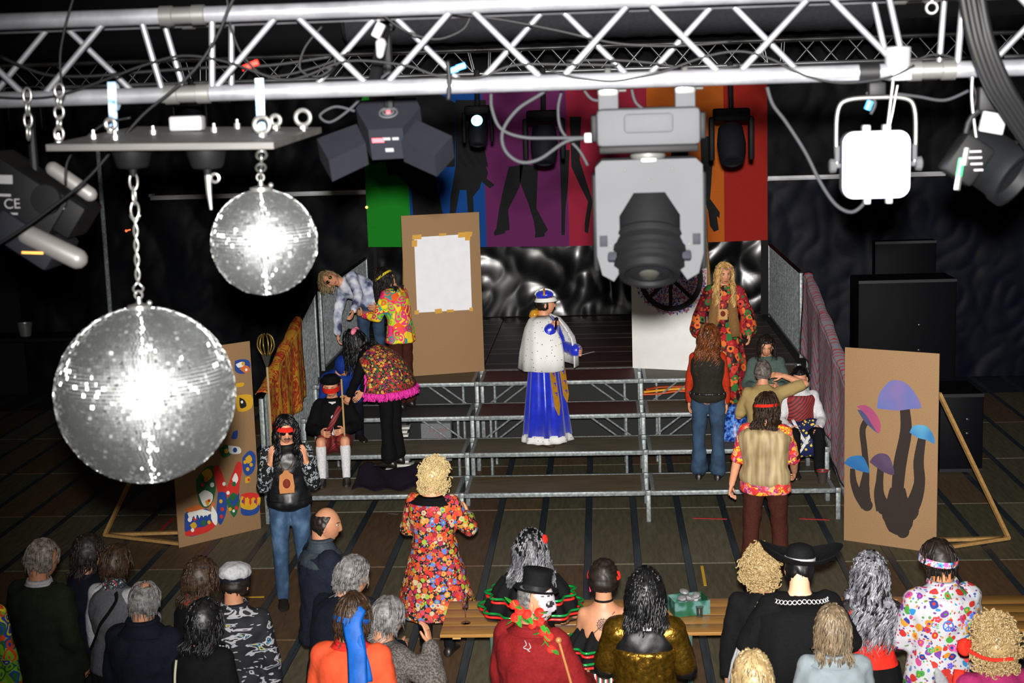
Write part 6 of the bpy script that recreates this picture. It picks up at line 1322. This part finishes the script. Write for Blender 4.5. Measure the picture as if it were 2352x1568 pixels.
mb = MB(); mb.loft([p.ring(.27, .03, 30), p.ring(.34, .03, 30)], caps=False); o = p.part('gold_belt', mb, goldc, 180); o.modifiers.new('t', 'SOLIDIFY').thickness = .01
mb = MB(); c = p.at(1.0); mb.cap(c+V((-.09, -.08, .02)), c+V((.08, -.08, .03)), .06, .06); p.solid('gold_hood', mb, goldc, .012, 3, .014, .05)
for sx, ln in ((-.09, .62), (.09, .74)):
    z0 = p.at(.28).z; mb = MB(); y_ = lambda z: .135+(.95-z)*.16; mb.loft([[V((sx+w_, y_(z)+.03, z)), V((sx-w_, y_(z)+.03, z)), V((sx-w_, y_(z)+.042, z)), V((sx+w_, y_(z)+.042, z))] for z, w_ in ((z0, .04), (z0-ln*.5, .045), (z0-ln*.86, .045), (z0-ln, .004))]); p.part('gold_sash', mb, goldc, 30)
    for k in range(4):
        zz = z0-.15-.11*k; mb = MB(); mb.box(V((sx, y_(zz)+.046, zz)), (.035, .006, .014)); mb.box(V((sx-.012, y_(zz)+.046, zz-.02)), (.012, .006, .04)); p.part('sash_letter', mb, blue, 0)
p.cap_hair(hair_dark, .008); p.band(ermine, .048, .04, 0, 'crown_band', .02, thick=.014); mb = MB(); mb.ball(p.hloc(0, -.01, .1), V((.088, .1, .055))*p.hs, 20, 12, rot=p.Rh); p.solid('blue_crown', mb, blue, .011, 2, .006, .05)
for a in (0, 90): mb = MB(); mb.tube([p.hc+p.Rh @ V((.094*math.sin(t)*math.cos(R_(a)), .105*math.sin(t)*math.sin(R_(a))-.01, .1+.068*math.cos(t))) for t in [R_(-85+17*i) for i in range(11)]], .013, 8); p.part('crown_arch', mb, ermine if a else goldc, 180)
p.glasses(plain('dark_lens', '101014', .1))
mb = MB(); a = p.arm[0]; q = a[2]+a[5]*.08*p.k+V((0, .03, .0)); d = (p.hloc(0, .12, -.06)-q).normalized(); mb.tube([q-d*.08, q+d*.06], .012, 8); mb.ball(q+d*.085, .026, 12, 8); mic = p.part('microphone', mb, blackmetal)
q = p.arm[1][2]+p.arm[1][5]*.12; mb = MB(); mb.box(q+V((0, .03, -.01)), (.13, .18, .003), M.Rotation(.3, 3, 'X')); p.part('paper_sheet', mb, whitec, 0)
# jeans woman
p = P_('woman with long auburn hair in black waistcoat, red sleeves and jeans', 1628, 1100, LV[0], 'foot', h=1.74, az=12, female=True, girth=1.06, head=(12, 4, 0), arms=(((.12, .05, -1), (.02, .12, -1)), R_ARM)); p.top('dark_waistcoat', cloth('dark_grey_waistcoat', '26241f'), -.12, 0, .026); mb = MB(); p.armgeo(mb, .014, 1.9); p.solid('red_sleeves', mb, cloth('rust_red_knit', 'a32d14')); p.trousers(jeans2, bell=.045); p.shoes(); p.cap_hair(hair_auburn, .02); p.strands(hair_auburn, .40, 230, r=.011, wave=.022, seed=21, out=.02)
mb = MB(); mb.loft([p.ring(.06, .034, 30), p.ring(.1, .034, 30)], caps=False); o = p.part('studded_belt', mb, plain('belt_leather', '15110e', .4), 180); o.modifiers.new('t', 'SOLIDIFY').thickness = .006
for a in range(-80, 81, 20): mb = MB(); rx, ry = p.rad(.08); mb.ball(p.at(.08)+V(((rx+.036)*math.sin(R_(a)), -(ry+.036)*math.cos(R_(a)), 0)), .011, 8, 6); p.part('stud', mb, steel, 180)
mb = MB(); mb.torus(p.arm[0][2], .036, .008, p.arm[0][4], 16, 6); p.part('bracelet', mb, steel, 180)
# flower-robed blond
p = P_('person with very long blond wig in red flowered robe and suede vest', 1664, 606, LV[2], h=1.74, az=188, head=(-18, 8, 0), face=True, girth=1.05, arms=(((.4, .2, -1), (.1, .5, -1)),)*2); p.top('flowered_robe', rose, -.2, 0, .022); mb = MB(); p.armgeo(mb, .035, 1.8, cuff=.05); p.solid('wide_sleeves', mb, rose); p.skirt('robe_skirt', rose, [(p.at(.2).z, .18, .14, 0, 0), (.6, .25, .21, 0, 0), (.05, .33, .28, 0, 0)], 8, .08); p.shoes(); suede = cloth('tan_suede', '7a5a36')
for sx in (-1, 1): mb = MB(); mb.loft([[p.at(t)+V((sx*x0, y_, 0)), p.at(t)+V((sx*x1, y_*.8, 0)), p.at(t)+V((sx*x1, y_*.8+.012, 0)), p.at(t)+V((sx*x0, y_+.012, 0))] for t, x0, x1, y_ in ((.9, .07, .13, .1), (.5, .06, .16, .165), (.1, .07, .19, .18), (-.3, .1, .2, .21), (-.75, .12, .17, .25))]); p.part('suede_vest_front', mb, suede, 180)
mb = MB(); mb.box(p.at(.36)+V((0, .19, 0)), (.11, .02, .13), bev=.01); np_ = p.part('neck_pouch', mb, cloth('tan_pouch', 'b98f5a')); mb = MB(); mb.ball(p.at(.36)+V((0, .203, .01)), (.03, .006, .035), 10, 6); p.part('pouch_picture', mb, cloth('dark_red_patch', '6a2a20'), 180).parent = np_
p.cap_hair(hair_wig, .02, front=.45); p.strands(hair_wig, .58, 260, r=.012, wave=.018, seed=22, out=.022, front=.5, body=.15)
for a in range(-100, 101, 25): mb = MB(); mb.ball(p.hloc(.088*math.sin(R_(a)), .1*math.cos(R_(a)), .085), .017, 8, 6); p.part('wreath_flower', mb, cloth('pink_flower' if a % 50 else 'olive_leaf', 'c06a8a' if a % 50 else '7a7a2a'), 180)
# beige photographer
p = P_('man in beige T-shirt seen from behind with right arm bent above head', 1752, 826, LV[0], h=1.78, az=4, lean=14, head=(4, 2, 0), girth=1.05, arms=(((.95, .1, .3), (-1, .25, .35), (-1, .2, .1), (0, .5, -.6)), ((.3, .2, -1), (-.2, 1, .5))), legs=(((.2, .95, -.35), (0, -.75, -.7)),)*2); p.put(1752, 16.1, LV[0]); p.top('beige_t_shirt', cloth('beige_cotton', '9c8657', .85, 30, .06), -.18, .85, .022); p.trousers(jeans2); p.shoes(); p.cap_hair(hair_salt, .008)
# vest hippie on the floor
p = P_('man with long brown hair, red headband and beige velvet vest walking to stage', 1762, 904, 0, h=1.82, az=18, girth=1.18, head=(25, 8, -4), arms=(((.2, .3, -1), (-.1, .7, -.6)), ((.25, .02, -1), (.22, -.05, -1), (.2, .0, -1))), hands=((.5, .1), (1.2, .05)), legs=(((.05, .15, -1), (0, -.05, -1)), ((.05, -.1, -1), (0, -.25, -1))))
p.top('paisley_shirt', paisl, -.24, .95, .024, flare=.1); velv = blotch('beige_velvet', [(.3, '7d6a4a'), (.5, '9a8662'), (.7, 'b5a27c')], 4, .55, 'LINEAR', 1, (5, 5, .5)); mb = MB(); p.torso(mb, .040, -.16, .93, .25); p.solid('velvet_vest', mb, velv, .0165, 3, .012, .14); p.trousers(brownc, bell=.05); p.shoes(); p.cap_hair(hair_brown, .016); p.strands(hair_brown, .30, 220, r=.011, wave=.012, seed=23, out=.018); p.band(red, .025, .026, .12, 'headband', .034)
for a in (p.arm[0], p.arm[1]): c = a[0]+(a[1]-a[0])*.9; mb = MB(); mb.lathe([(.066, -.02), (.067, .02)], c, a[3], 16, caps=False); o = p.part('sleeve_cuff', mb, brownc, 180); o.modifiers.new('t', 'SOLIDIFY').thickness = .006
# sitting at right
p = P_('seated person in white shirt and tartan vest holding a blue flag', 1838, 826, 0, h=1.72, az=176, legs=SIT(.3, .05), head=(10, 14, 0), arms=(((.25, .3, -1), (-.3, .9, -.2)),)*2); p.seat(1836, 1); p.top('white_shirt', whitec, .0, 1.95, .02); mb = MB(); p.torso(mb, .028, .0, .9); p.solid('tartan_vest', mb, tartan); p.trousers(dk); p.shoes(); p.cap_hair(hair_black, .022)
flag_b = cells('flag_blue', ['e0c23a'], 22, '16204f', size=.28, small=False); fl = p
def flagf(u, v): q = p.leg[0][0]+V((-.26+.3*u+.05*v, .16+.16*math.sin(v*2.6)+.02*math.sin(u*9), .22-.42*v+.02*math.sin(u*7))); return wmat(p.o) @ q
mb = MB(); mb.grid(flagf, 20, 20); o = mb.build('flag', flag_b, smooth=180); o.modifiers.new('t', 'SOLIDIFY').thickness = .004; tag(o, 'dark blue flag with yellow stars and white cross on seated person\'s lap', 'flag')
for a, c in (((.02, .1), (.9, 1.)), ((.95, .0), (.4, .6))):
    mb = MB(); n = 14; L2 = [flagf(a[0]+(c[0]-a[0])*i/n, a[1]+(c[1]-a[1])*i/n)+V((0, -.008, .004)) for i in range(n+1)]; mb.tube(L2, .022, 6, flat=.15, hint=(0, -1, .3)); s_ = mb.build('white_stripe', whitec, o, 180)
p = P_('seated person in grey-green top with dark hair on third tier at right', 1758, 762, LV[1], face=True, h=1.70, az=185, legs=SIT(.3, .05), head=(0, 20, 0), arms=(FOLD, FOLD)); p.seat(1760, 2); p.top('grey_green_top', cloth('grey_green', '4a5a54'), .0, 1.9, .022); p.trousers(dk); p.shoes(); p.cap_hair(hair_dark, .024); p.strands(hair_dark, .15, 90, r=.01, seed=24, front=-.1)
# camera held by the seated person
# --- left group
p = P_('person in yellow and pink groovy shirt bowing head, brown flared trousers', 868, 622, LV[2], h=1.80, az=-62, lean=14, head=(-10, 40, 0), arms=(((.15, .3, -1), (-.25, 1, .2)), ((.15, .4, -1), (-.2, 1, .1)))); p.top('groovy_shirt', groovy, -.28, 1.85, .026, flare=.08); p.trousers(brownc, bell=.04); p.shoes(); p.cap_hair(hair_dark, .02); p.strands(hair_dark, .28, 170, r=.011, seed=25, out=.02); p.band(cloth('yellow_band', 'c9b22a'), .03, .026, .1, 'headband', .034)
p = P_('person with blond wig and sunglasses bending sideways in white tie-dye shirt', 762, 700, LV[2], h=1.74, az=175, lean=40, side=62, head=(0, 0, 62), face=True, arms=(((.2, .3, -1), (0, .3, -1)), ((.3, .5, -.8), (-.2, .6, -.6)))); p.put(768, 18.45, LV[3]); p.top('tie_dye_shirt', wb, -.1, 1.95, .024); p.trousers(jeans2); p.shoes(); p.cap_hair(hair_blond, .02, front=.35); p.strands(hair_blond, .07, 110, r=.011, wave=.02, seed=26, out=.022, front=-.1); p.glasses(plain('gold_lens', '2a2410', .1, .3)); p.band(goldc, .0, .012, 0, 'gold_rim', .02) if False else None
p = P_('woman with long black hair bending over in flowered shawl with pink fringe', 800, 764, LV[1], h=1.70, az=-70, lean=48, female=True, head=(-10, 40, 0), arms=(((.1, .3, -1), (-.1, .5, -.8)),)*2); p.top('black_top', blackc, -.1, 1.9, .02); p.trousers(blackc, bell=.04); p.shoes(); p.cap_hair(hair_black, .02); p.strands(hair_black, .34, 170, r=.011, seed=27, out=.022)
mb = MB(); rings = []
for t, rr in ((.98, .1), (.8, .24), (.55, .3), (.3, .34), (.1, .38), (-.08, .42)):
    rings.append([p.at(t)+p.rot(t) @ V((rr*.95*math.sin(R_(a))*(1+.05*math.sin(a*.16)), -rr*.62*math.cos(R_(a)), -.16*(1-abs(math.cos(R_(a))))*0)) for a in range(-118, 119, 8)])
mb.loft(rings, open_=True); o = p.part('flowered_shawl', mb, shawl, 180); o.modifiers.new('t', 'SOLIDIFY').thickness = .008
mb = MB(); rn = random.Random(4)
for i in range(0, len(rings[-1])-1):
    a, c = rings[-1][i], rings[-1][i+1]
    for k in range(7): q = a+(c-a)*rn.random(); mb.tube([q, q+V((rn.uniform(-.02, .02), rn.uniform(-.02, .02), -.03)), q+V((rn.uniform(-.035, .035), rn.uniform(-.035, .035), -.085))], [.012, .016, .006], 4)
for side_ in (0, -1):
    for r0_, r1_ in zip(rings[2:], rings[3:]):
        for k in range(6): q = r0_[side_]+(r1_[side_]-r0_[side_])*rn.random(); mb.tube([q, q+V((rn.uniform(-.02, .02), 0, -.03)), q+V((rn.uniform(-.03, .03), rn.uniform(-.03, .03), -.08))], [.012, .016, .006], 4)
o = p.part('pink_fringe', mb, pinkc, 180); o['kind'] = 'stuff'
mb = MB(); [mb.ball(p.hloc(sx*.05, -.075, .085), V((.05, .03, .035)), 12, 8, rot=M.Rotation(sx*.5, 3, 'Y')) for sx in (-1, 1)]; mb.ball(p.hloc(0, -.085, .08), .02, 10, 8); p.part('pink_bow', mb, cloth('pink_bow_cloth', 'd8738a', .6), 180)
p = P_('crouching person in royal blue coat hunched behind the red-bandaged pirate', 764, 822, LV[1], h=1.68, az=150, lean=35, legs=SIT(.3, .05), head=(0, 45, 0), arms=(FOLD, FOLD)); p.seat(768, 2, .25); p.top('blue_coat', cloth('royal_blue_coat', '14307e', .7), .0, 2, .035); mb = MB(); mb.ball(p.hloc(0, -.02, .02), V((.1, .115, .13)), 20, 14, rot=p.Rh); p.solid('blue_hood', mb, cloth('royal_blue_coat', ''), .012); p.trousers(navy); p.shoes()
# kilted pirate
p = P_('seated person with red blindfold, black jacket, tartan kilt and white knee socks', 742, 884, LV[0], h=1.74, az=172, legs=SIT(.3, .12), head=(8, 12, 0), face=True, arms=(((.35, .2, -1), (-.55, .9, -.05)), ((.45, .1, -1), (-.65, .8, -.05)))); p.seat(760, 1); p.top('black_jacket', blackc, .0, 1.9, .03)
mb = MB(); mb.loft([[p.at(t)+p.rot(t) @ V((x, p.rad(t)[1]+.034-.02*(abs(x)/.06), 0)) for x in (-w_, 0, w_)]+[p.at(t)+p.rot(t) @ V((x, p.rad(t)[1]-.02, 0)) for x in (w_, -w_)] for t, w_ in ((.02, .09), (.3, .06), (.6, .05), (.95, .04))]); p.part('white_shirt_front', mb, whitec, 60)
mb = MB(); mb.tube([p.at(.85)+p.rot(.85) @ V((-.09, .14, 0)), p.at(.5)+p.rot(.5) @ V((0, .165, 0)), p.at(.15)+p.rot(.15) @ V((.1, .15, 0))], .032, 8, flat=.25, hint=(0, 1, 0)); p.part('tartan_sash', mb, tartan, 180)
mb = MB(); p.leggeo(mb, .03, .70); c = p.at(0); mb.ball(c+V((0, .02, -.0)), (.22, .2, .12), 20, 12); p.solid('tartan_kilt', mb, tartan, .0165, 3, .012)
mb = MB(); [mb.cap(l[1]+(l[2]-l[1])*.18, l[2], .062, .046) for l in p.leg]; p.solid('white_knee_socks', mb, whitec, .012, 3, .004); p.shoes(); p.cap_hair(hair_dark, .012); p.band(red, .0, .06, 0, 'red_blindfold', .03); mb = MB(); mb.lathe([(.09, 0), (.12, .02), (.125, .035), (.1, .045), (.085, .08), (.05, .095), (.001, .097)], p.hloc(0, -.01, .05), p.Rh @ V((0, 0, 1)), 28); p.part('black_tricorn', mb, hatm)
rod0 = wmat(p.o) @ (p.arm[1][2]+V((0, .1, .0))); mb = MB(); mb.tube([(rod0.x+.01, rod0.y-.02, LV[0]+.02+.25), rod0, (rod0.x-.0, rod0.y-.02, rod0.z+.62)], .011, 8); tag(mb.build('thin_staff', plain('bamboo', 'a98a55', .5)), 'thin pale wooden staff held by seated kilted person', 'staff')
# left front hippie
leath = plain('black_leather', '0f1012', .42, 0, .2, 14, bump=.25)
p = P_('man with red headband, long black hair and sunglasses holding hands at chin', 655, 958, 0, h=1.84, az=166, head=(-4, 12, 0), face=True, girth=1.0, arms=(((.16, .25, -1), (-.3, .5, 1), (-.1, .15, 1), (-.7, -.3, 0)), ((.16, .25, -1), (-.26, .55, 1), (-.1, .2, 1), (-.7, -.3, 0))), hands=((.25, .12), (.3, .12))); p.top('quilted_waistcoat', leath, -.15, 0, .034); mb = MB(); p.armgeo(mb, .026, 1.8); p.solid('leaf_print_sleeves', mb, bwleaf); p.trousers(jeans); p.shoes(cloth('dark_shoe', '1c1714')); p.cap_hair(hair_black, .018, front=.3); p.strands(hair_black, .40, 200, r=.011, wave=.02, seed=28, out=.02, body=.14); p.band(red, .045, .034, .05, 'headband', .034); p.glasses(plain('dark_lens', ''))
mb = MB(); mb.cap(p.hloc(-.020, .096, -.042), p.hloc(.020, .096, -.042), .007, .007, 8); p.part('moustache', mb, hair_black, 180)
for t in (.05, .2, .35, .5): mb = MB(); mb.loft([p.ring(t-.01, .037, 30), p.ring(t, .031, 30), p.ring(t+.01, .037, 30)], caps=False); p.part('quilt_seam', mb, blackmetal, 180)
c = p.at(.42)+V((.02, .19, 0)); mb = MB(); mb.prism([c+V((x, 0, z)) for x, z in ((-.065, -.1), (.065, -.1), (.07, -.04), (.06, .07), (.03, .09), (.015, .115), (-.015, .115), (-.03, .09), (-.06, .07), (-.07, -.04))], (0, .014, 0)); np_ = p.part('wooden_pendant', mb, plain('honey_wood', 'a8682a', .5), 40); mb = MB(); mb.ball(c+V((0, .016, -.01)), (.035, .005, .045), 12, 6); p.part('pendant_picture', mb, cloth('dark_red_patch', ''), 180).parent = np_
mb = MB(); mb.tube(smooth([p.at(.97)+V((-.07, .08, 0)), p.at(.75)+V((-.05, .15, 0)), c+V((0, 0, .11)), p.at(.75)+V((.07, .15, 0)), p.at(.97)+V((.07, .08, 0))], 4), .004, 6); p.part('pendant_cord', mb, cloth('brown_cord', '4a3018'), 180)
for i in range(7): mb = MB(); mb.ball(p.hloc(.09+.006*(i % 2), .035, .03-.045*i), .011, 8, 6); p.part('hair_bead', mb, plain(('gold_bead', 'red_bead', 'amber_bead')[i % 3], ('c99a3a', 'a83020', 'c8702a')[i % 3], .3), 180)
# ------------------------------------------------------------------ odds and ends on and under the stage
a = W(617, 830, 15.45); t = thing('ceremonial_staff', 'tall staff with gold crown-like head leaning at the orange cloth', 'staff', (a.x-.02, 15.45, 0)); h = a.z
b = MB(); b.tube([(0, 0, .01), (0, 0, h)], .014, 8); b.build('shaft', plain('pale_wood', '9a8560', .5), t); b = MB(); b.lathe([(.014, h-.06), (.05, h+.06), (.055, h+.07), (.04, h+.07)], n=20); b.build('socket_cone', steel, t)
for q in range(6): b = MB(); an = q*math.pi/3; b.tube(smooth([(.04*math.cos(an), .04*math.sin(an), h+.07), (.09*math.cos(an), .09*math.sin(an), h+.16), (.075*math.cos(an), .075*math.sin(an), h+.26), (.03*math.cos(an), .03*math.sin(an), h+.3)], 4), .009, 6); b.build('crown_arm', plain('old_gold', '7a6530', .35, .6), t, 180)
def bx(px0, py0, px1, py1, Y, z0, dep, m, name, lab, cat):
    a, c = W(px0, py0, Y), W(px1, py1, Y); t = thing(name, lab, cat, ((a.x+c.x)/2, Y+dep/2, z0)); w2, h = abs(c.x-a.x), max(a.z, c.z)-z0; b = MB(); b.box((0, 0, h/2), (w2, dep, h), bev=.006); b.build('body', m, t); return t, w2, h
t, w2, h = bx(966, 973, 1036, 1004, 17.5, LV[1]-.35, .3, cloth('grey_carton', '6b6d70'), 'storage_box', 'grey storage box with faint red writing under third tier deck', 'box')
redink = plain('faded_red_ink', '7a4a48', .7)
def letters(t, s_, size, loc, m, dy):
    cu = bpy.data.curves.new('t', 'FONT'); cu.body = s_; cu.size = size; cu.align_x = 'CENTER'; cu.extrude = .0008; o = bpy.data.objects.new('t', cu); COL.objects.link(o); dg = bpy.context.evaluated_depsgraph_get(); me = bpy.data.meshes.new_from_object(o.evaluated_get(dg)); bpy.data.objects.remove(o); me.materials.clear(); me.materials.append(m); o = bpy.data.objects.new('writing', me); COL.objects.link(o); o.parent = t; o.location = loc; o.rotation_euler = (R_(90), 0, 0); o['kind'] = 'stuff'; return o
letters(t, 'RANGER', .06, (.03, -.153, h-.1), redink, 0); letters(t, 'FOH', .05, (.03, -.153, h-.17), redink, 0)
for (px0, py0, px1, py1, Y, k, n, z0, lab) in ((905, 978, 937, 1006, 17.3, 2, 3, LV[1], 'stack of three white slats on second tier at left'), (886, 1056, 945, 1088, 16.5, 1, 4, LV[0], 'stack of shiny pale slats on lowest tier under the deck')):
    a, c = W(px0, py0, Y), W(px1, py1, Y); t = thing('slat_stack', lab, 'slats', ((a.x+c.x)/2, Y+.12, z0)); hh = a.z-z0
    for q in range(n): b = MB(); b.box((.01*q*(-1)**q, 0, .012+hh*q/n), (c.x-a.x, .2, .024), bev=.003); b.build('slat', plain('pale_slat', 'b9b6b0', .4), t)
    for sx in (-1, 1): b = MB(); b.box((sx*(c.x-a.x)*.4, .05, hh/2), (.03, .06, hh)); b.build('spacer', darkgrey, t, 0)
# blue shiny bag
a = G(1688, 1006, LV[1]); t = thing('blue_bag', 'shiny blue patterned bag slumped on second tier beside jeans woman', 'bag', (a.x, a.y, LV[1])); b = MB(); b.lathe([(.2, .01), (.19, .06), (.17, .16), (.13, .28), (.09, .36), (.04, .4)], n=28); o = b.build('sack', blotch('blue_sequin_cloth', [(.4, '12205a'), (.5, '2a55a8'), (.6, '5f8fd8')], 25, .35, 'LINEAR', 3), t, 180); tx = bpy.data.textures.new('sack', 'CLOUDS'); tx.noise_scale = .12; d = o.modifiers.new('d', 'DISPLACE'); d.texture = tx; d.strength = .06
b = MB(); b.box((0, 0, .008), (.36, .36, .014), bev=.005); b.build('base_cloth', bpy.data.materials['blue_sequin_cloth'], t)
a = G(1889, 1108, LV[0]); b = MB(); b.lathe([(.045, 0), (.06, .13), (.064, .135), (.06, .135), (.05, .11), (.001, .1)], (a.x, a.y, LV[0]), n=24); t = tag(b.build('drinking_cup', plain('dark_cup', '3a3433', .3)), 'dark plastic cup with red rim on right end of lowest tier', 'cup'); b = MB(); b.torus((a.x, a.y, LV[0]+.135), .062, .006, (0, 0, 1), 24, 6); b.build('red_rim', plain('red_rim', '9a2a1c', .4), t)
# bright orange bundle under the top deck
a = W(1520, 902, 18.3); t = thing('orange_bundle', 'orange and yellow folded tarpaulin lying under the top deck', 'tarpaulin', (a.x, 18.2, LV[2]+.002)); 
for q in range(3): b = MB(); b.tube(smooth([(-.26+.03*q, 0, .03+.03*q), (-.05, .03*q, .035+.035*q), (.2, .02, .06+.03*q), (.42, .04*q, .05+.03*q)], 4), [.03]*13, 8, flat=.5); b.build('fold', plain(('deep_orange', 'bright_yellow', 'dark_orange')[q], ('b5481c', 'd89a1c', '9a3a18')[q], .5), t, 180)
# dark purple cape on the steps
def capef(u, v): return V((-2.82+.72*u, 15.75+.55*v+.05*math.sin(u*8), LV[0]+.012+1.0*.14*max(0, v-.25)*(1.1+.3*math.sin(u*9))+.02*math.sin(u*14+v*6)+.02))
mb = MB(); mb.grid(capef, 34, 26); o = mb.build('dark_cape', cloth('dark_purple_cloth', '1a1420'), smooth=180); o.modifiers.new('t', 'SOLIDIFY').thickness = .008; tag(o, 'dark purple cape heaped on the lowest tier beside white knee socks', 'cape')
# black camera on the third tier
a = G(1705, 862, LV[2]); t = thing('photo_camera', 'black photo camera with round lens on third tier beside beige T-shirt', 'camera', (a.x, a.y-.1, LV[2])); b = MB(); b.box((0, 0, .05), (.14, .07, .1), bev=.012); b.box((0, 0, .11), (.06, .06, .03), bev=.008); b.build('body', blackplas, t); b = MB(); b.lathe([(.038, 0), (.04, .05), (.034, .09), (.028, .085)], (0, -.035, .05), (0, -1, 0), 20); b.build('lens', blackplas, t)
# pink basket of the flower-robed person
a = W(1722, 756, 17.55); mb = MB(); mb.box(a, (.16, .1, .02), M.Rotation(-.25, 3, 'Y'), bev=.004); mb.box(a+V((0, -.05, .03)), (.16, .008, .05), M.Rotation(-.25, 3, 'Y')); mb.box(a+V((0, .05, .03)), (.16, .008, .05), M.Rotation(-.25, 3, 'Y')); tag(mb.build('pink_tray', plain('pink_plastic', 'c82a5a', .4), smooth=0), 'small bright pink tray held beside the flowered robe', 'tray')
# CE mark of the effect light at the left edge
q = next(o for o in bpy.data.objects if o.get('label') == 'black effect light with pale rounded ends at left edge'); letters(q, 'CE', .045, (-.06, -.108, .012), white, 0)
